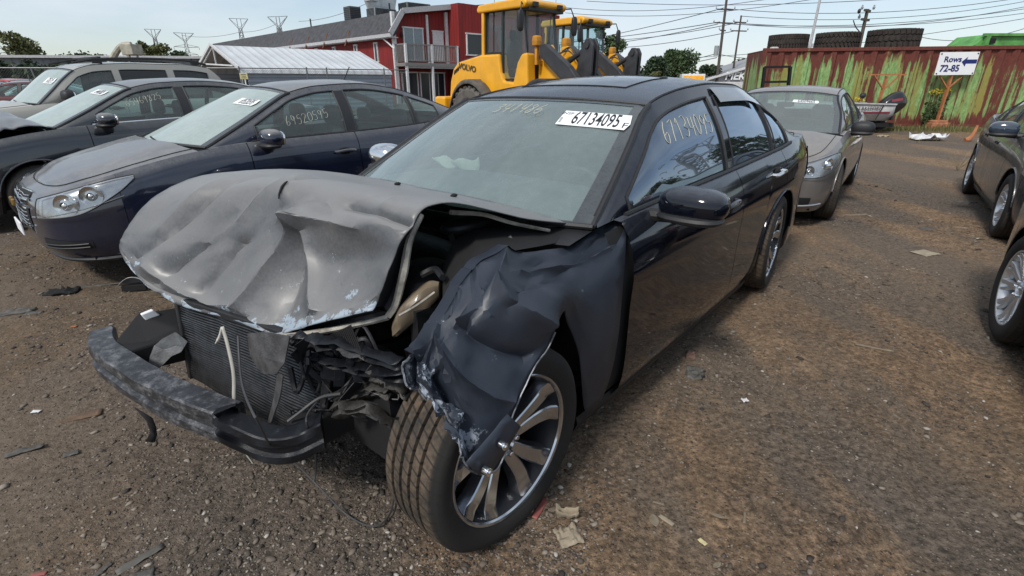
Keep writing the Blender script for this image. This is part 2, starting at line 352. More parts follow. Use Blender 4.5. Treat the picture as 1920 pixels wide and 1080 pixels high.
def make_wheel(parent, c, R, wdt, rr, side=1, steer=0.0, style='ten', rimmat=None, tread=None, n=64, hero=False, flat=0.0):
    """side=+1: outer face towards +y. rr = rim radius"""
    rimmat = rimmat or SIL
    e = empty('wheel'); e.parent = parent; e.location = c; e.rotation_euler = (0, 0, steer)
    s = side; h = wdt / 2; g = 0.015 if hero else 0.006
    prof = [(-h * .86, rr * .97), (-h * 1.0, rr * 1.05), (-h * 1.02, (rr + R) / 2), (-h * .97, R - .022), (-h * .86, R - .006)]
    nb = 5; x0, x1 = -h * .84, h * .84; gw = 0.012 if hero else 0.008
    for k in range(nb):
        a = x0 + (x1 - x0) * k / nb; b_ = x0 + (x1 - x0) * (k + 1) / nb
        crown = lambda x: R - 0.006 * (abs(x) / h) ** 2
        if k: prof += [(a + gw / 2, R - g), (a + gw / 2 + .001, crown(a))]
        if k < nb - 1: prof += [(b_ - gw / 2 - .001, crown(b_)), (b_ - gw / 2, R - g)]
    prof += [(h * .86, R - .006), (h * .97, R - .022), (h * 1.02, (rr + R) / 2 + .02), (h * 1.03, (rr + R) / 2), (h * 1.0, rr * 1.06), (h * .92, rr * 1.015), (h * .86, rr * .985)]
    V, F, UV = [], [], []; m = len(prof)
    for k in range(n + 1):
        a = 2 * math.pi * k / n
        for ax, r in prof:
            z = r * math.sin(a)
            if flat and z < -(R - flat): z = -(R - flat)
            V.append((r * math.cos(a), ax * s, z)); UV.append((k / n, ax / wdt))
    for k in range(n):
        for j in range(m - 1): F.append((k * m + j, (k + 1) * m + j, (k + 1) * m + j + 1, k * m + j + 1))
    mesh('tyre', V, F, tread or RUB, e, True, UV, sharp=40)
    b = MB()
    b.lathe([(s * (-h * .9), rr * .99), (s * (-h * .5), rr * .90), (s * (h * .35), rr * .90), (s * (h * .80), rr * .955), (s * (h * .9), rr * .975), (s * (h * .93), rr * 1.0), (s * (h * .90), rr * 1.02)], n)
    if hero or style == 'hero':
        b.build('barrel', plain('dark_barrel', (0.035, 0.036, 0.04), .35, .6, .2), e, True, sharp=30); b = MB(); b.lathe([(s * (h * .84), rr * .962), (s * (h * .9), rr * .975), (s * (h * .935), rr * 1.0), (s * (h * .90), rr * 1.02)], n)
    f0 = h * .72 if hero else h * .78     # face plane
    def spoke(a, w0, w1, bend, r0=.12, r1=.93, th=.028, dz=0.0, mid=.55):
        P = []; K = 9
        for i in range(K):
            q = i / (K - 1); r = rr * lerp(r0, r1, q); aa = a + bend * math.sin(q * math.pi) * (1) + 0 * q
            ww = lerp(w0, w1, q) * rr; y = f0 - .030 * (1 - q) - dz * math.sin(q * math.pi) + (.012 if q > .9 else 0)
            cx, cz = r * math.cos(aa), r * math.sin(aa); tx, tz = -math.sin(aa), math.cos(aa)
            P.append([Vector((cx + tx * k_ * ww / 2, s * (y - dd), cz + tz * k_ * ww / 2)) for k_, dd in ((-1.25, th), (-1.0, .004), (-.8, 0), (.8, 0), (1.0, .004), (1.25, th))])
        b.grid(P)
    dark = MB()
    if style == 'hero':
        for k in range(5):
            a = 2 * math.pi * k / 5 + .33
            for d_ in (-1, 1): spoke(a + d_ * .27, .13, .25, -d_ * .07 - .02, th=.045, r0=.16, r1=.955)
    elif style == 'split':
        for k in range(5):
            a = 2 * math.pi * k / 5 + .2
            for d_ in (-1, 1): spoke(a + d_ * .16, .13, .15, d_ * .10)
    elif style == 'multi':
        for k in range(10):
            a = 2 * math.pi * k / 10 + .1
            spoke(a, .12, .13, .03); spoke(a + .22, .07, .07, -.03, th=.02)
    else:
        for k in range(7): spoke(2 * math.pi * k / 7 + .2, .2, .24, 0.0)
    b.lathe([(s * (f0 - .06), rr * .22), (s * (f0 - .024), rr * .21), (s * (f0 - .016), rr * .17), (s * (f0 - .028), rr * .15), (s * (f0 - .026), rr * .10), (s * (f0 - .022), .001)], 24)
    b.build('rim', rimmat, e, True, sharp=30)
    nb_ = MB()
    for k in range(5):
        a = 2 * math.pi * k / 5 + .5; p = Vector((rr * .19 * math.cos(a), 0, rr * .19 * math.sin(a)))
        nb_.lathe([(s * (f0 - .05), .011), (s * (f0 - .008), .011), (s * (f0 - .004), .008), (s * (f0 - .004), .001)], 8, c=p)
    nb_.build('wheel_nut', CHR, e, True)
    dk = MB(); dk.lathe([(s * -h * .2, .001), (s * -h * .2, rr * .66), (s * -h * .28, rr * .68)], 32); dk.lathe([(s * -h * .5, .001), (s * -h * .5, rr * .95)], 24)
    dk.build('brake_disc', plain('rusty_disc', (0.06, 0.045, 0.038), .6, .4), e)
    return e

class Car:
    """a closed car body made from a plan curve swept between the rocker and the shoulder, with a glasshouse above it"""
    def __init__(s, name, label, cat, x, y, yaw, spec, z=0.0, group=None, root=None):
        s.s = S = spec; s.F = Frame(x, y, yaw, z)
        s.root = root or empty(name, label, cat, (x, y, z), rad(yaw), group)
        s.paint = S['paint']; s.zt = curve1(S['ztop']); s.zr = S.get('zr', .20)
        P = [Vector((p[0], p[1], 0)) for p in S['plan']]      # from centre-front round to centre-rear, y >= 0
        P = spline(P, 14); L = [0]
        for i in range(1, len(P)): L.append(L[-1] + (P[i] - P[i - 1]).length)
        s.L = L; s.P = P; s.len = L[-1]
        s.po = curve1(S.get('prof', [(0, .07), (.12, .025), (.35, .0), (.6, .0), (.8, .015), (.92, .04), (1, .085)]))
        s.pf = curve1(S.get('proff', [(0, .10), (.12, .03), (.3, .0), (.6, .0), (.8, .02), (.93, .06), (1, .15)]))
        s.arch = curve1(S['arch']); s.ry = curve1(S['raily'])
        xs = [p[0] for p in S['arch']]; s.xf0, s.xb0 = max(xs), min(xs)
    def at(s, l):
        i = min(max(int(np.searchsorted(s.L, l)) - 1, 0), len(s.P) - 2); t = (l - s.L[i]) / (s.L[i + 1] - s.L[i]); t = min(max(t, 0), 1)
        p = s.P[i].lerp(s.P[i + 1], t); a = s.P[max(i - 1, 0)]; b = s.P[min(i + 2, len(s.P) - 1)]; d = (b - a).normalized()
        return p, Vector((d.y * -1, d.x, 0)) * -1 if False else Vector((-d.y, d.x, 0)) * -1 * -1
    def lx(s, x):
        """arc length where the side of the plan curve passes x"""
        lo, hi = 0.0, s.len
        for _ in range(40):
            m = (lo + hi) / 2
            if s.at(m)[0].x > x: lo = m
            else: hi = m
        return lo
    def skin(s, l, tau, side=1, off=0.0):
        p, n = s.at(l); n = Vector((-n.x, -n.y, 0))
        if n.dot(p - Vector((-1.4, 0, 0))) < 0: n = -n
        zt = s.zt(p.x); fr = min(1, max(0, (abs(n.x) - .3) / .5)); o = lerp(s.po(tau), s.pf(tau), fr)
        q = p - n * (o - off); q.z = s.zr + tau * (zt - s.zr); q.y = max(q.y, 0.0)
        return Vector((q.x, q.y * side, q.z))
    def tlow(s, l):
        x = s.at(l)[0].x; y = s.at(l)[0].y; t = s.s.get('bot', lambda x: 0)(x)
        if y > s.s['W'] * .8:
            for xa in (0.0, -s.s['wb']):
                R = s.s['R']; d = abs(x - xa)
                if d < R:
                    z = s.s['rw'] + .01 + math.sqrt(R * R - d * d) * s.s.get('archk', 1.0)
                    t = max(t, (z - s.zr) / (s.zt(x) - s.zr))
        return t
    def patch(s, l0, l1, t0=None, t1=None, side=1, off=0.0, step=.035, m=14):
        n = max(3, int(abs(l1 - l0) / step)); G = []
        ls = [lerp(l0, l1, i / n) for i in range(n + 1)]
        for l in ls:
            a = s.tlow(l) if t0 is None else (t0(l) if callable(t0) else t0); b = 1.0 if t1 is None else (t1(l) if callable(t1) else t1)
            G.append([s.skin(l, lerp(a, b, j / m), side, off) for j in range(m + 1)])
        return G
    def pan(s, name, x0, x1, side, mat=None, parent=None, **k):
        b = MB(); b.grid(s.patch(s.lx(x0) if x0 < 90 else 0.0, s.lx(x1) if x1 > -90 else s.len, side=side, **k))
        return b.build(name, mat or s.paint, parent or s.root, True, sharp=60)
    def gs(s, x, q, side=1, off=0.0):
        """point on the side of the glasshouse, q=0 at the belt, 1 at the roof rail"""
        B = s.base(x); T = Vector((x, s.ry(x), s.arch(x)))
        if T.z < B.z: T = Vector((x, B.y, B.z + .001))
        p = B.lerp(T, q); p.y += s.s.get('tb', .035) * math.sin(math.pi * min(q, 1)) * min(1, (T.z - B.z) / .3) + off
        return Vector((p.x, p.y * side, p.z))
    def base(s, x):
        l = s.lx(x); p = s.skin(l, 1.0); return Vector((x, min(p.y - s.s.get('inset', .03), s.s.get('ybmax', 9)), p.z))
    def build(s, parts=None, open_front=False, windows=True, wheels=True, interior=True):
        S = s.s; rt = s.root; D = S['doors']; wb = S['wb']; xn = S['plan'][0][0]; xt = S['plan'][-1][0]; gap = .0035
        hx = S['hoodx']
        for sd in (1, -1):
            if not open_front:
                s.pan('front_bumper', 99, S['bump'] , sd) if S.get('bump') else None
                s.pan('fender', S['bump'] - gap, D[0] + gap, sd)
            s.pan('front_door', D[0] - gap, D[1] + gap, sd)
            if len(D) > 2: s.pan('rear_door', D[1] - gap, D[2] + gap, sd)
            s.pan('quarter_panel', D[-1] - gap, -99, sd)
            # black liner behind the panels and the wheel wells
            b = MB(); b.grid(s.patch(s.lx(D[0] + .1) if open_front else 0, s.len, side=sd, off=-.03, step=.08, t1=.97)); b.build('inner_liner', DBK, rt, True)
            b = MB()
            for xa in ((-wb,) if open_front else (0.0, -wb)):
                R = S['R'] + .012; G = []
                for k in range(19):
                    a = math.pi * k / 18; G.append([Vector((xa + R * math.cos(a), sd * yy, S['rw'] + R * math.sin(a) * S.get('archk', 1))) for yy in (S['W'] - .045, S['W'] - .2, S['W'] - .42)])
                b.grid(G)
            b.build('wheel_well', DBK, rt, True)
            # dark sill under the doors, belt moulding
            b = MB(); x0, x1 = -S['R'] - .02, -wb + S['R'] + .02
            G = [[s.skin(s.lx(lerp(x0, x1, i / 20)), 0.0, sd, o) + Vector((0, 0, dz)) for o, dz in ((0, .03), (.008, .0), (-.01, -.045), (-.2, -.05))] for i in range(21)]
            b.grid(G); b.build('rocker_panel', S.get('sillmat', BLK), rt, True)
            xa, xb = S['win'][0][0] + .06, S['win'][-1][1] - .03
            b = MB(); b.tube([s.gs(lerp(xa, xb, i / 24), 0.0, sd, .012) + Vector((0, 0, .006)) for i in range(25)], .011, 6)
            b.build('belt_moulding', S.get('beltmat', BLK), rt, True)
            # ledge from shoulder to the glass base
            b = MB(); x0, x1 = (s.xf0 if not open_front else D[0] - .0), s.xb0
            G = []
            for i in range(41):
                x = lerp(x0, x1, i / 40); a = s.skin(s.lx(x), 1.0, sd); c = s.base(x); G.append([a, Vector((c.x, c.y * sd, c.z + .002)), Vector((c.x, (c.y - .05) * sd, c.z - .03))])
            b.grid(G); b.build('shoulder', s.paint, rt, True)
        if not open_front: s.top('hood', hx, S.get('hcrown', .06), S['paint'])
        s.top('trunk_lid', S['deckx'], S.get('dcrown', .03), S['paint'])
        s.house(windows)
        # floor pan
        b = MB(); b.box((lerp(xn, xt, .5) - (.3 if open_front else 0), 0, s.zr + .06), ((xn - xt) - (.5 if not open_front else 1.6), S['W'] * 1.6, .08)); b.build('floor_pan', DBK, rt)
        if interior: s.interior()
        if wheels:
            for i, (xa, sd) in enumerate(((0, 1), (0, -1), (-wb, 1), (-wb, -1))):
                if open_front and xa == 0: continue
                make_wheel(rt, (xa, sd * (S['W'] - .115), S['rw'] - .004), S['rw'], S.get('tw', .225), S['rim'], sd, S.get('steer', 0) if xa == 0 else 0, S.get('wstyle', 'ten'), S.get('rimmat'), S.get('tread'), n=40)
        return s
    def top(s, name, xr, crown, mat, keep=1.0):
        """hood or trunk lid: spans between the left and right shoulder lines"""
        S = s.s; x0, x1 = xr; l0 = s.lx(x0) if x0 < 90 else 0.0; l1 = s.lx(x1) if x1 > -90 else s.len
        n = 40; G = []
        for i in range(n + 1):
            q = i / n
            if x0 > 90: q = q ** 1.6
            if x1 < -90: q = 1 - (1 - q) ** 1.6
            l = lerp(l0, l1, q); e = s.skin(l, 1.0); row = []
            for j in range(25):
                f = -1 + 2 * j / 24; y = e.y * f
                rise = crown * (1 - abs(f) ** 2.6) * min(1.0, (abs(e.y) / (S['W'] * .8)) ** 1.5)
                rise += S.get('hline', .012) * max(0, 1 - abs(abs(f) - .62) / .16) * min(1, abs(e.y) / S['W']) if name == 'hood' else 0
                xx = e.x
                if name == 'hood' and x1 < 50: xx += max(0, (q - .75) / .25) * .14 * (1 - f * f)
                row.append(Vector((xx, y, e.z + rise)))
            G.append(row)
        b = MB(); b.grid(G); o = b.build(name, mat, s.root, True, sharp=60)
        # shut line just inside the edge
        b = MB()
        for sd in (1, 23):
            b.tube([G[i][sd if sd == 1 else 23] + Vector((0, 0, .001)) for i in range(3 if x0 > 90 else 0, n + 1 - (3 if x1 < -90 else 0))], .0045, 4)
        b.build('shut_line', DBK, o, True)
        return o
    def edge(s, x, side):
        return Vector((x, s.ry(x) * side, s.arch(x)))
    def band(s, x0, x1, bow, crown, n=20, m=16, off=0.0, q0=0, q1=1):
        """surface between the two arch curves from x0 to x1; bow pushes the middle along x near the outer end"""
        G = []
        for i in range(n + 1):
            x = lerp(x0, x1, i / n); row = []; e = s.edge(x, 1); bw = lerp(bow[0], bow[1], i / n)
            for j in range(m + 1):
                f = -1 + 2 * j / m; c = lerp(crown[0], crown[1], i / n) if not callable(crown) else crown(x)
                row.append(Vector((e.x + bw * (1 - f * f), e.y * f, e.z + c * (1 - abs(f) ** 2.4) + off)))
            G.append(row)
        return G
    def house(s, windows):
        S = s.s; rt = s.root; xh, xrh = S['header'], S['rheader']; fw = S.get('fw', .055)
        bw, br = S.get('bow', .10), S.get('bowr', .10); cr = S.get('crown', .05); ch = S.get('crownh', cr)
        rc = lambda x: lerp(ch, cr, min(1, abs(x - xh) / .55))
        b = MB(); b.grid(s.band(xh, xrh, (bw * .55, -br * .5), rc, 26)); s.roof = b.build('roof', S.get('roofmat', s.paint), rt, True, sharp=60)
        G = s.band(s.xf0, xh, (bw * 1.6, bw * .55), (.02, ch), 18)
        nn = len(G[0]) - 1
        fb = MB(); up = Vector((0.002, 0, .003))
        for j0, j1 in ((0, 1), (nn, nn - 1)): fb.grid([[r[j0] + up, r[j0].lerp(r[j1], .75) + up] for r in G])
        fb.grid([[p + up, p.lerp(q_, .8) + up] for p, q_ in zip(G[-1], G[-2])]); fb.grid([[p + up, p.lerp(q_, .5) + up] for p, q_ in zip(G[0], G[1])])
        b = MB(); b.grid(G); ws = b.build('windshield', S.get('wsmat', GWB), rt, True, sharp=60); s.wsG = G
        b = MB()
        for j in (0, nn): b.tube([r[j] + Vector((0, 0, .004)) for r in G], .012, 6)
        b.tube([p + Vector((0, 0, .004)) for p in G[-1]], .008, 6); b.tube([p + Vector((0, 0, .004)) for p in G[0]], .012, 6)
        b.build('windshield_seal', BLK, ws, True); fb.build('glass_border', FRIT, ws, True)
        G0 = G; G = s.band(xrh, s.xb0, (-br * .5, -br * 1.4), (cr, .015), 16)
        b = MB(); b.grid(G); b.build('rear_window', S.get('rwmat', GSD), rt, True, sharp=60)
        # wipers and cowl
        b = MB(); c0 = G0
        cow = [[p + Vector((.16, 0, -.035)) for p in c0[0]], [p + Vector((.0, 0, -.012)) for p in c0[0]], [p + Vector((-.06, 0, -.03)) for p in c0[0]]]
        b.grid(cow); b.build('cowl', BLK, rt, True)
        b = MB()
        for f0, f1, r_ in ((5, 1, .5), (11, 6, .42)) :
            a = c0[0][min(nn, int(f0 / 12 * nn))] + Vector((.05, 0, .01)); e = c0[1][max(0, int(f1 / 12 * nn))] + Vector((.02, 0, .012))
            m_ = c0[0][int((f0 * .55 + f1 * .45) / 12 * nn)] + Vector((.03, 0, .012))
            b.tube([a, m_, e], [.012, .008, .006], 6); b.bar(m_ + Vector((-.01, 0, -.006)), e + (e - m_) * .1 + Vector((0, 0, -.006)), .008, .014)
        b.build('wiper', BLK, rt, True)
        for sd in (1, -1):
            # frames round the windows
            def qt(x):
                hgt = s.arch(x) - s.base(x).z; dx = .02; sl = (s.arch(x + dx) - s.arch(x - dx)) / (2 * dx)
                return 1 - fw * math.sqrt(1 + min(sl * sl, 6)) / max(hgt, .05)
            cuts = S['win']; b = MB()
            xs = [s.xf0] + [c for w_ in cuts for c in (w_[0], w_[1])] + [s.xb0]
            for i in range(0, len(xs), 2):      # solid columns between the windows
                n = max(2, int(abs(xs[i + 1] - xs[i]) / .04)); G = []
                for k in range(n + 1):
                    x = lerp(xs[i], xs[i + 1], k / n); G.append([s.gs(x, q / 8, sd) for q in range(9)])
                b.grid(G)
            for (xa, xb) in cuts:
                G = []
                for k in range(25):
                    x = lerp(xa, xb, k / 24); t = max(0.0, qt(x)); G.append([s.gs(x, lerp(t, 1, q / 3), sd) for q in range(4)])
                b.grid(G)
            b.build('side_frame', s.paint, rt, True, sharp=60)
            for i in range(1, len(cuts)):           # pillars between the windows
                b = MB()
                xa, xb = cuts[i - 1][1] + .004, cuts[i][0] - .004; G = []
                for k in range(5):
                    x = lerp(xa, xb, k / 4); G.append([s.gs(x, lerp(0, max(0, qt(x)), q / 8), sd, .004) for q in range(9)])
                b.grid(G); b.build('door_pillar', S.get('pilmat', BLK), rt, True)
            for wi, (xa, xb) in enumerate(cuts):
                G = []
                for k in range(25):
                    x = lerp(xa, xb, k / 24); t = max(0.0, qt(x)); G.append([s.gs(x, lerp(0, t, q / 8), sd, -.008) for q in range(9)])
                b = MB(); b.grid(G); mats = S.get('glass', [GSD]); o = b.build('side_window', mats[min(wi, len(mats) - 1)], rt, True)
                s.win = getattr(s, 'win', {}); s.win[(sd, wi)] = G
                b = MB(); loop = [r[-1] for r in G] + G[-1][::-1][1:]; loop = [p + Vector((0, .006 * sd, 0)) for p in loop]
                b.tube(G[0] and [p + Vector((0, .006 * sd, 0)) for p in G[0]] + loop[1:], .010, 6); b.build('window_seal', S.get('sealmat', BLK), o, True)
            # drip line along the roof rail
            b = MB(); b.tube([s.edge(lerp(s.xf0 - .05, s.xb0 + .1, i / 40), sd) + Vector((0, -.012 * sd, .006)) for i in range(41)], .006, 5); b.build('roof_moulding', BLK, rt, True)
    def interior(s):
        S = s.s; rt = s.root; sm = S.get('seatmat', SEAT); zb = S.get('zseat', .30); xs = S.get('seatx', -1.55); rx = S.get('rearx', -2.35); W = S['W']
        def seat(x, y, wd, hr=True, zt=.62):
            b = MB(); R = Matrix.Rotation(rad(-16), 3, 'Y')
            b.ball((x + .12, y, zb + .14), (.27, wd / 2, .10), 8, .5)
            b.ball((x - .17, y, zb + .42), (.09, wd / 2, .33), 8, .5)
            if hr: b.ball((x - .24, y, zb + zt + .21), (.055, .13, .10), 8, .6); b.bar((x - .22, y - .04, zb + .6), (x - .24, y - .04, zb + .8), .012); b.bar((x - .22, y + .04, zb + .6), (x - .24, y + .04, zb + .8), .012)
            b.build('seat', sm, rt, True)
        seat(xs, .37, .5); seat(xs, -.37, .5)
        b = MB(); b.ball((rx, 0, zb + .15), (.28, W * .72, .11), 8, .5); b.ball((rx - .3, 0, zb + .40), (.10, W * .70, .30), 8, .5)
        for y in (.36, -.36): b.ball((rx - .35, y, zb + .78), (.05, .12, .08), 8, .6)
        b.build('rear_seat', sm, rt, True)
        b = MB(); xd = s.xf0 - .42; b.ball((xd + .14, 0, s.zt(xd) - .10), (.32, W * .80, .14), 10, .5); b.build('dashboard', S.get('dashmat', BLK), rt, True)
        b = MB(); R = Matrix.Translation((xd - .20, .37, s.zt(xd) - .06)) @ Matrix.Rotation(rad(-65), 4, 'Y')
        r = MB(); r.tube([R @ Vector((.18 * math.cos(a * math.pi / 12), .18 * math.sin(a * math.pi / 12), 0)) for a in range(25)], .014, 6, cap=False); r.bar(R @ Vector((-.17, 0, 0)), R @ Vector((.17, 0, 0)), .03); r.ball(R @ Vector((0, 0, 0)), (.05, .06, .05), 6)
        r.build('steering_wheel', BLK, rt, True)
        b = MB(); b.tube([(s.wsG[-3][8].x - .05, 0, s.wsG[-3][8].z - .05), (s.wsG[-3][8].x - .07, 0, s.wsG[-3][8].z - .10)], .008); b.ball((s.wsG[-3][8].x - .08, 0, s.wsG[-3][8].z - .12), (.012, .11, .035), 6, .6); b.build('rear_view_mirror', BLK, rt, True)
    def mirror(s, x, side, mat=None, d=(.075, .12, .085), z=None, out=.13, capmat=None):
        p = s.base(x); z = z or p.z + .06; y = (p.y + out) * side
        b = MB(); b.ball((x, y, z), d, 12, .78); o = b.build('door_mirror', mat or s.paint, s.root, True)
        b = MB(); b.ball((x + .02, y, z - d[2] * .72), (d[0] * .95, d[1] * .96, d[2] * .36), 8, .8); b.tube([(x + .02, (p.y - .02) * side, z - .07), (x + .02, y - .03 * side, z - d[2] * .8)], [.032, .026], 8); b.build('mirror_foot', BLK, o, True)
        b = MB(); b.ball((x - d[0] * .82, y, z), (.015, d[1] * .85, d[2] * .78), 8, .7); b.build('mirror_glass', CHR, o, True)
        return o
    def handle(s, x, side, tau=.80, mat=None, ln=.19):
        l = s.lx(x); a = s.skin(l - ln / 2, tau, side, .03); c = s.skin(l, tau + .01, side, .04); e = s.skin(l + ln / 2, tau, side, .03)
        b = MB(); b.tube([s.skin(l - ln / 2 - .01, tau, side, 0), a, c, e, s.skin(l + ln / 2 + .01, tau, side, 0)], [.012, .014, .015, .014, .012], 8, smooth_pts=3); o = b.build('door_handle', mat or s.paint, s.root, True)
        b = MB(); b.ball(s.skin(l, tau, side, -.0), (.07, .012, .035), 8, .9); b.build('handle_recess', DBK, o, True); return o
    def lip(s, xa, side, r=.008, mat=None):
        S = s.s; b = MB(); pts = []
        for k in range(25):
            a = math.pi * k / 24; x = xa + S['R'] * .995 * math.cos(a); l = s.lx(x); pts.append(s.skin(l, s.tlow(l), side, .002))
        b.tube(pts, r, 6); return b.build('arch_lip', mat or s.paint, s.root, True)
    def lamp(s, name, l0, l1, lo, hi, side=1, bowls=((.5, .5, .07),), lensoff=.014, refl=None, bowlmat=None):
        rt = s.root
        b = MB(); b.grid(s.patch(l0, l1, lo, hi, side, .004, .03, 8)); o = b.build(name, refl or SIL, rt, True)
        for (f, g, r) in bowls:
            l = lerp(l0, l1, f); tt = lerp(lo(l), hi(l), g); c = s.skin(l, tt, side, .0); n = (s.skin(l, tt, side, .1) - c).normalized()
            M = basis(c, Vector((0, 0, 1)).cross(n), (0, 0, 1)); b = MB(); P = []
            for k in range(20):
                a = 2 * math.pi * k / 20; P.append([M @ Vector((q * math.cos(a), q * math.sin(a), h_)) for q, h_ in ((r * .35, .012), (r * .38, .03), (r * .6, .006), (r, .010), (r * 1.1, .016), (r * 1.16, .004))])
            b.grid(P, close_u=True); b.ball(c + n * .012, (r * .36,) * 3, 6); b.build('lamp_bowl', bowlmat or CHR, o, True)
        b = MB(); G = s.patch(l0, l1, lo, hi, side, lensoff + .012, .03, 8); b.grid(G); b.build('lens', LENS, o, True)
        b = MB(); b.tube([r[0] for r in G], .004, 5); b.tube([r[-1] for r in G], .004, 5); b.tube(G[0], .004, 5); b.tube(G[-1], .004, 5); b.build('lens_edge', BLK, o, True)
        return o
    def ws_frame(s, f, q, up=True):
        """matrix on the windshield: f across (-1 right .. 1 left), q from base to header; x runs towards the car's left as seen from outside"""
        G = s.wsG; i = q * (len(G) - 1); j = (f + 1) / 2 * (len(G[0]) - 1); i0, j0 = min(int(i), len(G) - 2), min(int(j), len(G[0]) - 2)
        p = G[i0][j0].lerp(G[i0 + 1][j0], i - i0).lerp(G[i0][j0 + 1].lerp(G[i0 + 1][j0 + 1], i - i0), j - j0)
        x = G[i0][j0 + 1] - G[i0][j0]; y = G[i0 + 1][j0] - G[i0][j0]
        M = basis(p, x, y); return M @ Matrix.Translation((0, 0, .004))
    def sticker(s, txt, f, q, wd=.34, ht=.085, small=True, tail='', tilt=0, parent=None):
        M = s.ws_frame(f, q) @ Matrix.Rotation(rad(tilt), 4, 'Z'); b = MB()
        b.prism([(-wd / 2, -ht / 2), (wd / 2 - .015, -ht / 2), (wd / 2, -ht * .1), (wd / 2 - .012, ht / 2), (-wd / 2 + .01, ht / 2)], 'z', 0, .0015); b.shift(M)
        o = b.build('number_sticker', WHT, parent or s.root)
        k = wd / .34
        text_mesh('sticker_text', txt, ht * 1.22, INK, o, M @ Matrix.Translation((.008 * k, .0, .0018)), .0004, xscale=wd * .74 / (len(txt) * .556 * ht * 1.22), bold=.0018)
        if tail: text_mesh('sticker_text', tail, ht * .5, INK, o, M @ Matrix.Translation((wd / 2 - .022, -ht * .22, .0018)), .0004)
        if small: text_mesh('sticker_text', 'INSP', ht * .24, INK, o, M @ Matrix.Translation((-wd / 2 + .028 * k, ht * .3, .0018)), .0004, shear=.1)
        return o
# ------------------------------------------------------------------ ground
def gh(x, y):
    """height of the yard: it climbs a little towards the parked rows on the left"""
    t = min(1, max(0, (-x - 1.0) / 4.0)); t = t * t * (3 - 2 * t)
    return .09 * t
def ground_mat():
    m, t, b = _new('yard_dirt')
    n0 = _noise(t, .22, 5, .6); n1 = _noise(t, 1.1, 8, 0.66); n2 = _noise(t, 9, 8, 0.7); n3 = _noise(t, 70, 4, 0.7)
    n5 = _noise(t, .9, 7, .6, stretch=(1.0, .28, 1))
    a = _ramp(t, n1.outputs[0], [(0.30, (0.085, 0.070, 0.058)), (0.44, (0.150, 0.103, 0.066)), (0.56, (0.215, 0.148, 0.092)), (0.75, (0.25, 0.195, 0.140))])
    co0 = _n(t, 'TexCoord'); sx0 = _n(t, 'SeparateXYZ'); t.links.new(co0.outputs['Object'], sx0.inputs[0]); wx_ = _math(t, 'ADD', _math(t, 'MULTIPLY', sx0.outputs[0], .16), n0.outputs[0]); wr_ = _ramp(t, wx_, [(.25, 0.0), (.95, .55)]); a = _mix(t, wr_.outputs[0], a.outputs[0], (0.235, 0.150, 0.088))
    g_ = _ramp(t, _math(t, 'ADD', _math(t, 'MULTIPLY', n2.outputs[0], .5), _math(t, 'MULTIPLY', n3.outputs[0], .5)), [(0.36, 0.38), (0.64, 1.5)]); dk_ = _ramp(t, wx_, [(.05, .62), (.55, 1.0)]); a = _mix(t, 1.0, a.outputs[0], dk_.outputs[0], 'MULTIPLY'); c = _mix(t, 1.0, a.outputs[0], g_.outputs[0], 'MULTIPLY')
    gr = _ramp(t, n5.outputs[0], [(0.42, 0.0), (0.54, 0.9)]); c = _mix(t, gr.outputs[0], c.outputs[0], (0.112, 0.092, 0.075))
    n6 = _noise(t, 34, 3, .75); gn = _ramp(t, n6.outputs[0], [(0.34, 0.42), (0.50, 0.95), (0.66, 1.55)]); c = _mix(t, 1.0, c.outputs[0], gn.outputs[0], 'MULTIPLY')
    far = _ramp(t, n0.outputs[0], [(0.42, 0.0), (0.62, .55)]); c = _mix(t, far.outputs[0], c.outputs[0], (0.19, 0.135, 0.088))
    co = _n(t, 'TexCoord')
    hs = []
    for sc, lo, hi in ((32, .13, .23), (75, .18, .30)):
        v = _n(t, 'TexVoronoi'); v.inputs['Scale'].default_value = sc; v.inputs['Randomness'].default_value = 1; t.links.new(co.outputs['Object'], v.inputs[0])
        st = _ramp(t, v.outputs['Distance'], [(lo, 1.0), (hi, 0.0)]); sc_ = _n(t, 'SeparateColor'); t.links.new(v.outputs['Color'], sc_.inputs[0])
        on = _ramp(t, sc_.outputs[0], [(0.38, 0.0), (0.42, .85)]); k = _math(t, 'MULTIPLY', st.outputs[0], on.outputs[0])
        col = _ramp(t, sc_.outputs[1], [(0.0, (0.035, 0.030, 0.027)), (0.40, (0.085, 0.068, 0.053)), (0.75, (0.21, 0.17, 0.13)), (1.0, (0.40, 0.35, 0.29))])
        c = _mix(t, k, c.outputs[0], col.outputs[0]); hs.append(k)
    h = _math(t, 'ADD', _math(t, 'MULTIPLY', n2.outputs[0], 1.3), _math(t, 'MULTIPLY', hs[0], .5)); h = _math(t, 'ADD', h, _math(t, 'MULTIPLY', n3.outputs[0], .45)); h = _math(t, 'ADD', h, _math(t, 'MULTIPLY', hs[1], .3))
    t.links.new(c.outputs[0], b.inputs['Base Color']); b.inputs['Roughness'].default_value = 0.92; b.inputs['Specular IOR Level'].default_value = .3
    _bump(t, b, h, 0.9, 0.022); return m
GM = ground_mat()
def axis(lo, hi, mid0, mid1, st):
    a = list(np.arange(mid0, mid1 + 1e-6, st)); s_ = st
    x = mid1
    while x < hi: s_ *= 1.16; x += s_; a.append(x)
    s_ = st; x = mid0; p_ = []
    while x > lo: s_ *= 1.16; x -= s_; p_.append(x)
    return p_[::-1] + a
AX = axis(-900, 900, -4.5, 4.5, .035); AY = axis(-300, 1200, .6, 6.5, .035)
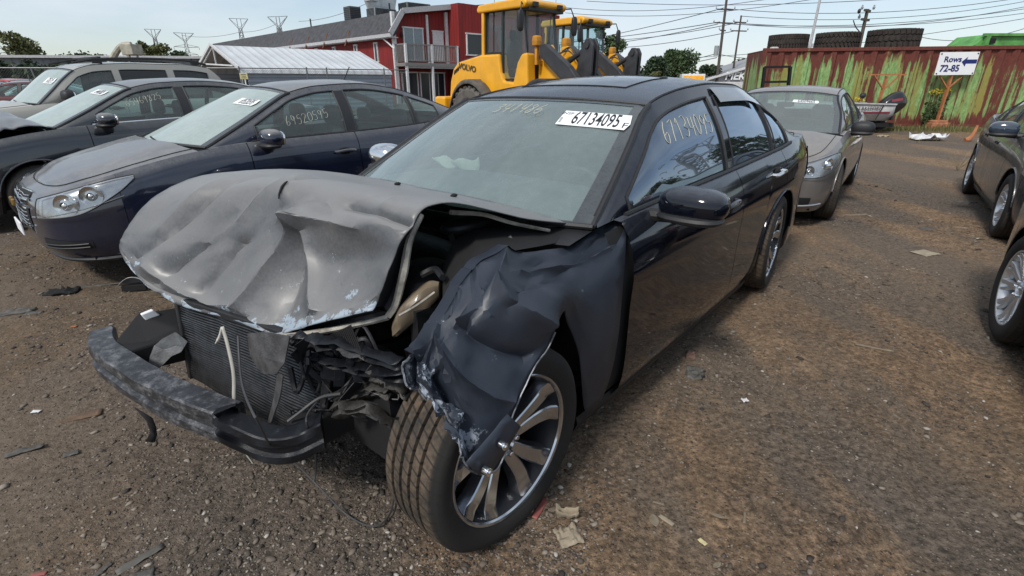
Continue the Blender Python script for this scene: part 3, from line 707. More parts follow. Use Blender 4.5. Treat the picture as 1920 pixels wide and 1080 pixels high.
def rut(x, y):
    # shallow wheel tracks along the aisle
    s_ = x * .76 - y * .65 + .12 * math.sin(.9 * (x * .65 + y * .76)); z = 0
    for c_ in (.35, 1.05, 1.95, 2.65): d = (s_ - c_) / .14; z += -.014 * math.exp(-d * d) + .006 * math.exp(-(abs(d) - 1.7) ** 2)
    return z * max(0, min(1, (9 - math.hypot(x, y)) / 3))
V = []
for yy in AY:
    for xx in AX:
        r_ = math.hypot(xx, yy); k = max(0.0, min(1, 1.6 - r_ / 16))
        z = gh(xx, yy)
        if k > 0: z += k * (.020 * noise.fractal(Vector((xx * .7, yy * .7, 0)), .9, 2, 3) + .008 * noise.fractal(Vector((xx * 4, yy * 4, 3)), .8, 2.2, 4)) - .008 + rut(xx, yy)
        V.append((xx, yy, z))
nx = len(AX); Fq = [(j * nx + i, j * nx + i + 1, (j + 1) * nx + i + 1, (j + 1) * nx + i) for j in range(len(AY) - 1) for i in range(nx - 1)]
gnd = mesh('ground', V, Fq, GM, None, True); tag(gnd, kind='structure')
def ghz(x, y):
    k = max(0.0, min(1, 1.6 - math.hypot(x, y) / 16)); z = gh(x, y)
    return z + k * (.020 * noise.fractal(Vector((x * .7, y * .7, 0)), .9, 2, 3) + .008 * noise.fractal(Vector((x * 4, y * 4, 3)), .8, 2.2, 4)) - .008 + rut(x, y)
# loose gravel lying on the dirt: one mass of small stones
def rock_mat(name, stops):
    m, t, b = _new(name); g = _n(t, 'NewGeometry'); r = _ramp(t, g.outputs['Random Per Island'], stops)
    t.links.new(r.outputs[0], b.inputs['Base Color']); b.inputs['Roughness'].default_value = 0.85; return m
GR = rock_mat('gravel_stones', [(0.0, (0.030, 0.026, 0.023)), (0.35, (0.085, 0.068, 0.053)), (0.7, (0.17, 0.138, 0.108)), (0.95, (0.25, 0.215, 0.175)), (1.0, (0.42, 0.39, 0.35))])
ph = (1 + 5 ** .5) / 2
ICO = np.array([(-1, ph, 0), (1, ph, 0), (-1, -ph, 0), (1, -ph, 0), (0, -1, ph), (0, 1, ph), (0, -1, -ph), (0, 1, -ph), (ph, 0, -1), (ph, 0, 1), (-ph, 0, -1), (-ph, 0, 1)]) / 1.9
ICF = np.array([(0, 11, 5), (0, 5, 1), (0, 1, 7), (0, 7, 10), (0, 10, 11), (1, 5, 9), (5, 11, 4), (11, 10, 2), (10, 7, 6), (7, 1, 8), (3, 9, 4), (3, 4, 2), (3, 2, 6), (3, 6, 8), (3, 8, 9), (4, 9, 5), (2, 4, 11), (6, 2, 10), (8, 6, 7), (9, 8, 1)])
def rocks(name, n, place, mat, kind='stuff'):
    r = np.random.default_rng(5); VV = np.zeros((n * 12, 3)); 
    for i in range(n):
        x, y, s_ = place(r); a = r.uniform(0, 6.28); c, s2 = math.cos(a), math.sin(a)
        v = ICO * r.uniform(.5, 1.25, (12, 3)) * np.array([1.3, .8, .42]) * s_
        v = np.stack([c * v[:, 0] - s2 * v[:, 1], s2 * v[:, 0] + c * v[:, 1], v[:, 2]], 1); v += (x, y, ghz(x, y) + s_ * .15); VV[i * 12:(i + 1) * 12] = v
    FF = (ICF[None] + (np.arange(n) * 12)[:, None, None]).reshape(-1, 3)
    me = bpy.data.meshes.new(name); me.vertices.add(len(VV)); me.vertices.foreach_set('co', VV.ravel()); me.loops.add(FF.size); me.loops.foreach_set('vertex_index', FF.ravel().astype(np.int32))
    me.polygons.add(len(FF)); me.polygons.foreach_set('loop_start', np.arange(0, FF.size, 3, dtype=np.int32)); me.update(calc_edges=True); me.materials.append(mat)
    o = bpy.data.objects.new(name, me); COL.objects.link(o); tag(o, kind=kind); return o
def place(r):
    while True:
        d = .9 + 9.0 * r.random() ** 1.6; a = r.uniform(-1.02, 1.02); x, y = d * math.sin(a), d * math.cos(a)
        k = noise.noise(Vector((x * .9, y * .9, 2))) + .6 * noise.noise(Vector((x * 3, y * 3, 5)))
        if r.random() < .35 + 1.3 * k: return x, y, (.0017 + .0042 * r.random() ** 4 + .011 * (r.random() ** 22)) * (1 + d * .13)
rocks('gravel', 62000, place, GR)

# ------------------------------------------------------------------ foliage
def leaf_mat(name, c0, c1):
    m, t, b = _new(name); g = _n(t, 'NewGeometry'); r = _ramp(t, g.outputs['Random Per Island'], [(0, c0), (1, c1)])
    t.links.new(r.outputs[0], b.inputs['Base Color']); b.inputs['Roughness'].default_value = 0.7; return m
LEAF = leaf_mat('leaves_mid', (0.022, 0.045, 0.014), (0.065, 0.105, 0.030)); LEAF2 = leaf_mat('leaves_dark', (0.014, 0.030, 0.012), (0.040, 0.070, 0.024)); LEAF3 = leaf_mat('leaves_olive', (0.06, 0.075, 0.02), (0.13, 0.13, 0.04))
BARK = plain('bark', (0.06, 0.05, 0.04), .9)
def leafball(mb, c, r, n, sz, g):
    for _ in range(n):
        a = Vector((g.gauss(0, 1), g.gauss(0, 1), g.gauss(0, 1))).normalized() * (g.random() ** .42)
        p = Vector(c) + Vector((a.x * r[0], a.y * r[1], a.z * r[2])); u = Vector((g.gauss(0, 1), g.gauss(0, 1), g.gauss(0, 1))).normalized(); v = u.cross(Vector((g.gauss(0, 1), g.gauss(0, 1), g.gauss(0, 1)))).normalized(); s_ = sz * g.uniform(.6, 1.4)
        mb.add([p - u * s_, p - v * s_ * .55, p + u * s_, p + v * s_ * .55], [(0, 1, 2, 3)])
def tree(label, x, y, h, r, seed, mat=None, n=2600, sz=.16, trunk=.35, name='leafy_tree', z0=0, group=None, bush=False, lobes=11):
    g = random.Random(seed); rt = empty(name, label, 'bush' if bush else 'tree', (x, y, z0), 0, group); mb = MB()
    lo = 0.05 if bush else trunk * h
    for k in range(lobes):
        q = (k + .5) / lobes; zc = lerp(lo, h, q); rr = r * (math.sin(math.pi * min(.93, .22 + .72 * q)) ** .8) * g.uniform(.5, .8)
        a = g.uniform(0, 6.28); d = (r - rr) * g.uniform(.3, 1.0)
        leafball(mb, (d * math.cos(a), d * math.sin(a), min(zc, h - rr * .6)), (rr, rr, rr * g.uniform(.6, .85)), n // lobes, sz, g)
    mb.build('crown', mat or LEAF, rt)
    t_ = MB(); t_.tube([(0, 0, -.05), (.03 * h, 0, h * .35), (0, .02 * h, h * .8)], [h * .028, h * .02, h * .006], 8, smooth_pts=4)
    for k in range(5):
        a = g.uniform(0, 6.28); z = h * g.uniform(.3, .6); t_.tube([(.02 * h, 0, z), (r * .4 * math.cos(a), r * .4 * math.sin(a), z + h * .12), (r * .7 * math.cos(a), r * .7 * math.sin(a), z + h * .28)], [h * .012, h * .008, h * .003], 6)
    t_.build('trunk', BARK, rt, True); return rt
# ------------------------------------------------------------------ the wrecked black sedan
BLKP = paint('black_car_paint', (0.004, 0.005, 0.010), dust=0.62, dustcol=(0.13, 0.145, 0.17), upd=.85, side=.0, rough=.06, coatw=.55, spec=.25)
def hood_mat():
    m, t, b = _new('dusty_bent_hood')
    n1 = _noise(t, 3.0, 8, 0.6); n2 = _noise(t, 90, 3, 0.6); n3 = _noise(t, 10, 10, 0.76); n4 = _noise(t, 28, 6, 0.75, stretch=(.25, 1.2, 1))
    base = _ramp(t, n1.outputs[0], [(0.28, (0.056, 0.060, 0.066)), (0.5, (0.078, 0.081, 0.087)), (0.72, (0.116, 0.117, 0.120))])
    sp = _ramp(t, n2.outputs[0], [(0.3, 0.8), (0.7, 1.12)]); c = _mix(t, 1.0, base.outputs[0], sp.outputs[0], 'MULTIPLY')
    g = _n(t, 'NewGeometry'); sz = _n(t, 'SeparateXYZ'); t.links.new(g.outputs['Normal'], sz.inputs[0])
    up = _ramp(t, sz.outputs[2], [(0.35, 0.0), (0.95, 0.9)]); c = _mix(t, up.outputs[0], c.outputs[0], (0.215, 0.212, 0.207))
    # paint cracked off in flakes near the crushed leading edge
    uv = _n(t, 'TexCoord'); sx = _n(t, 'SeparateXYZ'); t.links.new(uv.outputs['UV'], sx.inputs[0])
    e = _ramp(t, sx.outputs[0], [(0.62, 0.0), (0.90, 0.10), (0.99, 0.22)])
    k = _math(t, 'ADD', n3.outputs[0], e.outputs[0]); fl = _ramp(t, k, [(0.685, 0.0), (0.70, 1.0)])
    c2 = _mix(t, fl.outputs[0], c.outputs[0], (0.30, 0.36, 0.42))
    s4 = _ramp(t, _math(t, 'ADD', n4.outputs[0], _math(t, 'MULTIPLY', e.outputs[0], .5)), [(0.67, 0.0), (0.74, .45)]); c3 = _mix(t, s4.outputs[0], c2.outputs[0], (0.30, 0.31, 0.32))
    t.links.new(c3.outputs[0], b.inputs['Base Color']); b.inputs['Roughness'].default_value = 0.48; b.inputs['Coat Weight'].default_value = .16; b.inputs['Coat Roughness'].default_value = .26
    _bump(t, b, n2.outputs[0], 0.06, 0.004); return m
def fender_mat():
    m, t, b = _new('torn_fender_paint')
    n1 = _noise(t, 4.0, 6, 0.6); n3 = _noise(t, 9, 9, 0.74); n2 = _noise(t, 80, 3, 0.6)
    base = _ramp(t, n1.outputs[0], [(0.3, (0.015, 0.020, 0.031)), (0.7, (0.030, 0.038, 0.054))])
    uv = _n(t, 'TexCoord'); sx = _n(t, 'SeparateXYZ'); t.links.new(uv.outputs['UV'], sx.inputs[0])
    e = _ramp(t, sx.outputs[0], [(0.50, 0.0), (0.78, 0.10), (0.98, 0.17)])
    k = _math(t, 'ADD', n3.outputs[0], e.outputs[0]); fl = _ramp(t, k, [(0.69, 0.0), (0.715, 1.0)])
    c = _mix(t, fl.outputs[0], base.outputs[0], (0.30, 0.34, 0.40)); t.links.new(c.outputs[0], b.inputs['Base Color'])
    b.inputs['Roughness'].default_value = 0.5; b.inputs['Coat Weight'].default_value = .10; b.inputs['Coat Roughness'].default_value = .3
    _bump(t, b, n2.outputs[0], 0.05, 0.004); return m
def scuff(name, c0, c1, a, z):
    m, t, b = _new(name); n = _noise(t, 17, 10, .78); n2 = _noise(t, 60, 6, .75, stretch=(.4, .4, 1.8)); k = _math(t, 'ADD', _math(t, 'MULTIPLY', n.outputs[0], .65), _math(t, 'MULTIPLY', n2.outputs[0], .35))
    r = _ramp(t, k, [(a - .06, c0), (a, tuple(x * 1.8 for x in c0)), (z, c1)]); t.links.new(r.outputs[0], b.inputs['Base Color']); b.inputs['Roughness'].default_value = .42; b.inputs['Metallic'].default_value = .25; _bump(t, b, k, .4, .008); return m
HOODM = hood_mat(); FENM = fender_mat()
SCUFF = scuff('scuffed_grey_steel', (0.024, 0.025, 0.028), (0.19, 0.19, 0.195), .50, .62)
SCUFD = scuff('scuffed_black_metal', (0.008, 0.009, 0.012), (0.12, 0.125, 0.135), .58, .68)
TANP = plain('yellowed_plastic', (0.16, 0.125, 0.085), 0.45, 0, .25, 6, coat=.3)
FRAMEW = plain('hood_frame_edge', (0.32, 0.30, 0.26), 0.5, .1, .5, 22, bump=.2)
hero_spec = dict(paint=BLKP, W=.95, wb=3.05, zr=.17, R=.405, rw=.368, tw=.24, hoodx=(0, 0),
    plan=[(.90, 0), (.86, .5), (.6, .84), (.2, .94), (-.5, .95), (-1.5, .955), (-2.6, .95), (-3.3, .95), (-3.8, .91), (-4.08, .80), (-4.17, .5), (-4.20, 0)],
    ztop=[(.9, .9), (-.5, .985), (-.9, 1.005), (-1.5, 1.02), (-2.2, 1.035), (-3.0, 1.06), (-3.6, 1.095), (-4.05, 1.105), (-4.2, 1.05)],
    prof=[(0, .06), (.10, .012), (.3, .0), (.55, .0), (.74, -.006), (.80, .002), (.9, .022), (1, .075)],
    arch=[(-.58, .985), (-.82, 1.125), (-1.06, 1.265), (-1.25, 1.37), (-1.34, 1.408), (-1.55, 1.452), (-1.85, 1.487), (-2.2, 1.505), (-2.6, 1.498), (-2.9, 1.455), (-3.2, 1.37), (-3.5, 1.24), (-3.80, 1.09)],
    raily=[(-.58, .82), (-.82, .765), (-1.06, .705), (-1.28, .645), (-1.6, .615), (-2.2, .605), (-2.9, .60), (-3.3, .64), (-3.8, .74)],
    win=[(-.84, -2.02), (-2.12, -2.95), (-3.0, -3.35)], header=-1.35, crownh=.026, rheader=-2.95, deckx=(-3.74, -99), doors=[-.70, -2.07, -3.02], bow=.15, bowr=.12, crown=.055, fw=.062,
    glass=[GTN], rim=.27, wstyle='hero', rimmat=plain('hyper_rim', (0.50, 0.52, 0.55), .16, .95, .12), tread=TREAD_M, inset=.035, pilmat=BLKP, rearx=-2.7, seatx=-1.75, zseat=.28, dashmat=plain('grey_dash', (0.10, 0.105, 0.10), .8), wsmat=GWS, seatmat=SEAT)
H = Car('wrecked_sedan', 'black four door sedan with crushed front end, crumpled grey hood and missing bumper', 'car', -.681, 2.03, -130.6, hero_spec)
RIMH = hero_spec['rimmat']
H.build(open_front=True)
HR = H.root; P = H.F.p
for o in HR.children:
    if o.name.startswith('wheel') and o.type == 'EMPTY' and o.location.x < -2 and o.location.y > 0: o.rotation_euler = (0, 0, rad(6))
H.mirror(-.98, 1, d=(.10, .145, .072), z=1.045, out=.215); H.mirror(-.98, -1, mat=CHR, d=(.10, .13, .088), z=1.06, out=.20)
H.handle(-1.80, 1, .84, ln=.20); H.handle(-2.78, 1, .87, mat=CHR, ln=.20); H.handle(-1.80, -1, .84)
H.lip(-3.05, 1, .008)
# chrome rain visor over the rear window
b = MB(); G = []
for k in range(16):
    x = lerp(-2.13, -2.93, k / 15); G.append([H.gs(x, lerp(.80, .97, j / 5), 1, .010 + .022 * math.sin((1 - j / 5) * 1.4)) for j in range(6)])
b.grid(G); b.build('rain_visor', plain('smoked_visor', (0.03, 0.035, 0.04), .12, 0, .1, coat=1), HR, True)
b = MB(); G = []; G3 = []
for i in range(13):
    x = lerp(-1.62, -2.12, i / 12); e = H.edge(x, 1); cc = lerp(.026, .055, min(1, abs(x + 1.35) / .55)); bw = lerp(.15 * .55, -.06, (x + 1.35) / -1.6)
    row = [Vector((x + bw * (1 - f * f), e.y * f, e.z + cc * (1 - abs(f) ** 2.4) + .0015)) for f in [lerp(-.60, .60, j / 12) for j in range(13)]]; G.append(row)
b.grid(G); o = b.build('sunroof', paint('dusty_sunroof_glass', (0.006, 0.008, 0.010), .62, (0.15, 0.16, 0.165), upd=.9), HR, True)
b = MB(); b.tube([r[0] for r in G], .004, 4); b.tube([r[-1] for r in G], .004, 4); b.tube(G[0], .004, 4); b.tube(G[-1], .004, 4); b.build('sunroof_seal', DBK, o, True)
# digits written on the glass and the number on the windscreen
H.sticker('67134095', .70, .775, wd=.36, ht=.128, tail='F')
b = MB()
M = H.ws_frame(.70, .775)
b = MB(); [b.box(M @ Vector((-.165 + k * .0, -.045 + .010 * k, .0022)), (.012, .004, .0006), M.to_3x3()) for k in range(5)]; b.build('sticker_barcode', INK, HR)
Wf = H.win[(1, 0)]
pa, pb = Wf[6][5], Wf[14][5]; pu = Wf[10][7] - Wf[10][2]
M = basis(Wf[7][5] + Vector((0, .006, 0)), Wf[6][5] - Wf[14][5], pu)
pw = P(1254, 268, 'y', .762); i0 = min(range(25), key=lambda i: abs(Wf[i][4].x - pw.x)); pu = Wf[i0 + 4][7] - Wf[i0 + 4][1]
M = basis(Vector((pw.x, .783, pw.z)), (-1, -.03, .02), pu)
# read from outside: text runs towards the tail on the left side
scrawl('window_writing', '67134095', M, .105, WAX, HR, .0019, .74, seed=3, surf=(H, 1))
M = H.ws_frame(-.28, .80); scrawl('window_writing', '341486', M, .09, WAX, HR, .0015, .7, seed=8)
# white deflated airbag on the dash seen through the windscreen, garment on the seat
b = MB(); g = random.Random(4); G = []
for i in range(14):
    row = []
    for j in range(10):
        q, r_ = i / 13, j / 9; row.append(Vector((-.98 - .06 * q + .02 * math.sin(9 * q + 3 * r_), -.56 + .30 * q, 1.075 - .07 * q + .035 * r_ * (1 + 2.2 * q * q) + .012 * math.sin(14 * q + 5 * r_))))
    G.append(row)
b.grid(G); b.build('airbag', plain('airbag_cloth', (0.72, 0.66, 0.55), .8), HR, True, solid=.004)
# front wheel, turned a little out
FW = make_wheel(HR, (0.045, .835, .362), .37, .245, .272, 1, rad(-2), 'hero', RIMH, TREAD_M, n=96, hero=True)
make_wheel(HR, (-.04, -.82, .362), .37, .245, .272, -1, rad(-7), 'hero', RIMH, TREAD_M, n=48)

# ---- crumpled hood
def wr(p, amp, sc, oct_=3):
    return (noise.fractal(Vector(p) * sc, 0.9, 2.0, oct_)) * amp
rows = [
 [(-.52, -.76, 1.02), (-.50, -.5, 1.045), (-.47, -.25, 1.055), (-.46, 0, 1.055), (-.48, .26, 1.05), (-.53, .52, 1.025), (-.64, .745, .975)],
 [(-.25, -.775, 1.085), (-.24, -.5, 1.11), (-.22, -.25, 1.10), (-.21, 0, 1.10), (-.24, .26, 1.10), (-.28, .52, 1.085), (-.32, .71, 1.055)],
 [P(400, 325, 'y', -.78), (.06, -.5, 1.155), (.0, -.25, 1.15), (-.02, 0, 1.155), (-.05, .28, 1.155), (-.06, .50, 1.15), P(868, 381, 'y', .665)],
 [P(300, 362, 'y', -.79), (.30, -.52, 1.12), (.22, -.28, 1.145), (.16, -.02, 1.165), (.12, .26, 1.165), (.09, .47, 1.16), P(803, 388, 'y', .635)],
 [P(250, 412, 'y', -.80), P(330, 420, 'y', -.55), P(432, 420, 'y', -.30), P(520, 415, 'y', -.05), P(600, 408, 'y', .22), P(690, 415, 'y', .45), P(768, 425, 'y', .63)],
 [P(232, 440, 'y', -.80), P(300, 470, 'y', -.56), P(400, 475, 'y', -.32), P(490, 480, 'y', -.07), P(590, 490, 'y', .20), P(680, 485, 'y', .42), P(740, 478, 'y', .61)],
 [P(224, 462, 'y', -.79), P(270, 520, 'y', -.60), P(352, 545, 'y', -.36), P(450, 560, 'y', -.10), P(545, 570, 'y', .18), P(640, 560, 'y', .41), P(718, 540, 'y', .60)],
 [P(240, 492, 'y', -.74), P(283, 540, 'y', -.57), P(345, 575, 'y', -.38), P(432, 598, 'y', -.10), P(505, 622, 'y', .16), P(600, 606, 'y', .39), P(700, 582, 'y', .585)],
]
rows = [[Vector(p) for p in r] for r in rows]
NU, NV = 230, 200
G = bicubic(rows, NU, NV)
def seg(p, a, b_):
    a = Vector(a); b_ = Vector(b_); ab = b_ - a; t = max(0, min(1, (p - a).dot(ab) / ab.length_squared)); return (p - a - ab * t).length, t
# creases: from, to (grid fractions row, col), width, height (+ ridge, - valley)
CRS = [((.36, .44), (.66, .30), .030, .030), ((.36, .44), (.50, .50), .028, .03), ((.42, .40), (.86, .22), .040, -.028), ((.58, .58), (.92, .78), .026, .040), ((.58, .58), (.92, .50), .028, .036),
       ((.62, .60), (.97, .66), .04, -.05), ((.50, .72), (.56, .98), .030, -.030), ((.56, .52), (.60, .80), .018, .022), ((.30, .20), (.62, .12), .035, .020), ((.34, .28), (.80, .10), .03, -.018),
       ((.66, .40), (.95, .36), .035, -.030), ((.80, .16), (.92, .42), .022, .026), ((.30, .50), (.44, .46), .014, -.022), ((.36, .82), (.62, .86), .045, .018), ((.90, .05), (.96, .55), .015, -.020),
       ((.12, .22), (.50, .25), .012, .006), ((.12, .78), (.45, .74), .012, .006), ((.16, .62), (.40, .58), .010, .005)]
G2 = []
for i in range(NU + 1):
    row = []
    for j in range(NV + 1):
        u_, v_ = i / NU, j / NV; p = G[i][j]
        a = G[min(i + 1, NU)][j] - G[max(i - 1, 0)][j]; c = G[i][min(j + 1, NV)] - G[i][max(j - 1, 0)]; n = c.cross(a).normalized()
        if n.z < 0 and u_ < .5: n = -n
        if n.x < 0 and u_ >= .5: n = -n
        q = Vector((u_, v_, 0)); h = 0
        for (c0, c1, wd, ht) in CRS:
            d, t = seg(q, (c0[0], c0[1], 0), (c1[0], c1[1], 0)); k = abs(d) / wd
            if k < 3: h += ht * 1.15 * math.exp(-(math.sqrt(k * k + .03) - .17) * 1.25) * (1 - .4 * t)
        am = 0.002 + .007 * max(0, u_ - .35) + .05 * max(0, u_ - .90)
        kk = min(1, max(0, (u_ - .30) / .25)); h = h * min(1, max(0, (u_ - .32) / .16)) if u_ > .14 else h * .6
        h += wr((u_ * 3, v_ * 3, 1), am, 2.0, 4) + kk * (.010 * (.35 - abs(noise.noise(Vector((u_ * 4.2, v_ * 3.4, 11))))) + .004 * (.3 - abs(noise.noise(Vector((u_ * 9, v_ * 8, 21))))) + .012 * max(0, u_ - .8) * (.3 - abs(noise.noise(Vector((u_ * 20, v_ * 19, 31))))))
        row.append(p + n * h)
    G2.append(row)
UV = [(i / NU, j / NV) for i in range(NU + 1) for j in range(NV + 1)]
b = MB(); b.grid(G2)
hood = mesh('hood', b.v, b.f, HOODM, HR, True, UV, sharp=24)
facet(hood, .04, 20)
md = hood.modifiers.new('solid', 'SOLIDIFY'); md.thickness = .004; md.offset = -1
# inner frame of the hood: pale folded flange along the driver's edge and the front
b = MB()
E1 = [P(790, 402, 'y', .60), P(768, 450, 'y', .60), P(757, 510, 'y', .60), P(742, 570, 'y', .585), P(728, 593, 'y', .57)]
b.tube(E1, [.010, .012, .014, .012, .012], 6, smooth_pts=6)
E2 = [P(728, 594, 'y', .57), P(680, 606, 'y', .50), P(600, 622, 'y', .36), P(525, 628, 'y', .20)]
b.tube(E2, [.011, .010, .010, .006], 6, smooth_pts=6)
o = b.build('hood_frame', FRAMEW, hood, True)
b = MB(); G = []
for i in range(13):
    q = i / 12; e = spline(E1, 3)[i]; r0 = G2[int(lerp(.43, .97, q) * NU)][NV - 2]
    G.append([r0 + Vector((-.01, -.01, -.006)), r0.lerp(e, .5) + Vector((-.03, -.02, 0)), e])
b.grid(G); b.build('hood_underside', SCUFD, hood, True)
b = MB(); G = []
E2s = spline(E2, 6)
for i in range(19):
    q = i / 18; r0 = G2[NU - 2][int(lerp(.98, .55, q) * NV)]; G.append([r0 + Vector((-.008, 0, -.002)), r0.lerp(E2s[i], .5) + Vector((-.03, 0, -.0)), E2s[i]])
b.grid(G); b.build('hood_underside', SCUFD, hood, True)
for u_, v_ in ((.06, .42), (.10, .70)):
    b = MB(); p = G2[int(u_ * NU)][int(v_ * NV)]; b.ball(p + Vector((0, 0, .006)), (.018, .012, .008), 6); b.build('washer_jet', DBK, hood, True)
b = MB()
pts = [G2[int(lerp(.44, .50, k / 5) * NU)][int(lerp(.475, .485, k / 5) * NV)] + Vector((.006, .004, .004)) for k in range(6)]
b.tube(pts, [.003, .006, .005, .003], 5)
b.build('hood_gash', DBK, hood, True)
b = MB(); pts = [Vector((-.55, .60, 1.035)), Vector((-.45, .45, 1.05)), Vector((-.30, .3, 1.06))]
# wiper stubs standing in front of the glass
# lifted rear corner: dark support bar under it
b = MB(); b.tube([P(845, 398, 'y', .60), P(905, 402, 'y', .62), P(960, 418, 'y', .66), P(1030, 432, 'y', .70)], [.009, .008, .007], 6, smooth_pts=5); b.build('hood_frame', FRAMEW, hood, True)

# ---- torn driver's fender
def fp(u, v, y): return P(u, v, 'y', y)
rows = [      # from the door forwards; each row top -> lip
 [fp(1176, 402, .845), fp(1173, 470, .925), fp(1166, 560, .945), fp(1158, 640, .95), fp(1146, 700, .948), fp(1128, 752, .935)],
 [fp(1128, 422, .80), fp(1130, 490, .90), fp(1126, 570, .945), fp(1120, 650, .955), fp(1112, 710, .95), fp(1098, 772, .93)],
 [fp(1072, 458, .79), fp(1090, 500, .88), fp(1098, 560, .94), fp(1096, 610, .955), fp(1092, 640, .955), fp(1086, 668, .95)],
 [fp(1015, 468, .80), fp(1040, 500, .88), fp(1064, 535, .95), fp(1072, 560, .965), fp(1070, 585, .955), fp(1064, 606, .945)],
 [fp(955, 476, .81), fp(975, 505, .90), fp(1008, 530, .99), fp(1035, 548, 1.01), fp(1054, 566, 1.02), fp(1056, 585, 1.01)],
 [fp(905, 488, .82), fp(915, 528, .90), fp(938, 560, .97), fp(970, 595, 1.0), fp(1008, 625, 1.02), fp(1026, 652, 1.02)],
 [fp(880, 512, .82), fp(884, 560, .89), fp(896, 600, .95), fp(925, 640, .98), fp(965, 675, 1.01), fp(998, 694, 1.025)],
 [fp(858, 540, .82), fp(856, 592, .88), fp(862, 640, .93), fp(890, 690, .96), fp(930, 735, 1.0), fp(962, 772, 1.03)],
 [fp(836, 574, .82), fp(826, 630, .87), fp(835, 672, .91), fp(860, 725, .94), fp(905, 790, .99), fp(948, 842, 1.03)],
 [fp(812, 615, .82), fp(796, 660, .86), fp(806, 700, .90), fp(838, 748, .93), fp(880, 815, .98), fp(920, 886, 1.03)],
 [fp(785, 655, .83), fp(775, 680, .85), fp(782, 710, .89), fp(812, 742, .92), fp(852, 798, .97), fp(872, 874, 1.02)],
 [fp(760, 668, .84), fp(758, 690, .85), fp(764, 722, .88), fp(792, 740, .90), fp(826, 762, .93), fp(852, 800, .97)],
]
NU, NV = 230, 110
G = bicubic(rows, NU, NV)
CRS = [((.38, .0), (.44, .30), .03, .030), ((.44, .30), (.42, .85), .022, .030), ((.30, .1), (.42, .5), .06, -.030), ((.62, .30), (.52, .92), .03, -.030), ((.74, .2), (.62, .95), .022, .022), ((.80, .05), (.98, .55), .020, -.03),
       ((.86, .3), (.98, .9), .018, .028), ((.80, .45), (.86, .98), .02, -.028), ((.07, .15), (.36, .20), .02, .018), ((.12, .05), (.3, .3), .045, -.02), ((.70, .10), (.84, .36), .014, .016), ((.90, .1), (.93, .8), .014, -.02)]
G2f = []
for i in range(NU + 1):
    row = []
    for j in range(NV + 1):
        u_, v_ = i / NU, j / NV; p = G[i][j]
        a = G[min(i + 1, NU)][j] - G[max(i - 1, 0)][j]; c = G[i][min(j + 1, NV)] - G[i][max(j - 1, 0)]; n = a.cross(c)
        n = n.normalized() if n.length > 1e-9 else Vector((0, 1, 0))
        if n.y < 0: n = -n
        h = 0; q = Vector((u_, v_, 0))
        for (c0, c1, wd, ht) in CRS:
            d, t = seg(q, (c0[0], c0[1], 0), (c1[0], c1[1], 0)); k = abs(d) / wd
            if k < 3: h += ht * 1.2 * math.exp(-(math.sqrt(k * k + .03) - .17) * 1.25)
        am = .002 + .008 * max(0, u_ - .45) + .05 * max(0, u_ - .82)
        kk = min(1, max(0, (u_ - .48) / .3)); h += wr((u_ * 4, v_ * 2, 3), am, 2.2, 4) + kk * (.020 * (.35 - abs(noise.noise(Vector((u_ * 6, v_ * 2.6, 13))))) + .014 * u_ * (.3 - abs(noise.noise(Vector((u_ * 14, v_ * 6, 23))))) + .008 * u_ * (.3 - abs(noise.noise(Vector((u_ * 34, v_ * 15, 33))))))
        row.append(p + n * h)
    G2f.append(row)
UV = [(i / NU, j / NV) for i in range(NU + 1) for j in range(NV + 1)]
b = MB(); b.grid(G2f); fen = mesh('fender', b.v, b.f, FENM, HR, True, UV, sharp=24)
facet(fen, .05, 22)
md = fen.modifiers.new('solid', 'SOLIDIFY'); md.thickness = .004; md.offset = -1
b = MB(); b.tube([r[-1] + Vector((0, .003, 0)) for r in G2f[int(.42 * NU):]], .0028, 5); b.tube([p_ + Vector((.003, .002, 0)) for p_ in G2f[-1]], .003, 5); b.build('torn_edge_highlight', plain('scratched_edge_highlight', (0.16, 0.17, 0.19), .45, .4, .7, 40), fen, True)  # pale tubes: scratched metal plus a painted edge highlight along lip and tear
# folded mounting strip on the inner edge with bolt holes
b = MB(); T = [r[0] for r in G2f]; G = [[T[i] + Vector((0, .004, .003)), T[i] + Vector((-.01, -.05, -.006)), T[i] + Vector((-.03, -.07, -.05))] for i in range(int(.33 * NU), NU - 3, 3)]
b.grid(G); b.build('fender_flange', FENM, fen, True)
# torn metal tabs and clips on the tip
b = MB(); tip = P(925, 850, 'y', 1.035)
A, B_ = P(860, 868, 'y', 1.0), P(975, 760, 'y', 1.05)
G = [[P(u + dx, v + dx * .9, 'y', 1.045 + wr((i, dx * .02, 0), .006, 1)) for dx in (0, 9 + (i * 7) % 5, 17 + (i * 5) % 7, 24 + (i * 11) % 13)] for i, (u, v) in enumerate([(872, 868), (885, 852), (898, 838), (912, 822), (926, 806), (938, 790), (950, 776)])]
b.grid(G); b.build('fender_bracket', FENM, fen, True, solid=.004)
for u, v in ((948, 838), (918, 886)):
    b = MB(); p = P(u, v, 'y', 1.075); b.lathe([(0.004, .001), (.004, .004), (.0, .006), (.0, .012), (-.004, .013), (-.02, .013)], 14, c=p); b.build('push_clip', CHR, fen, True)

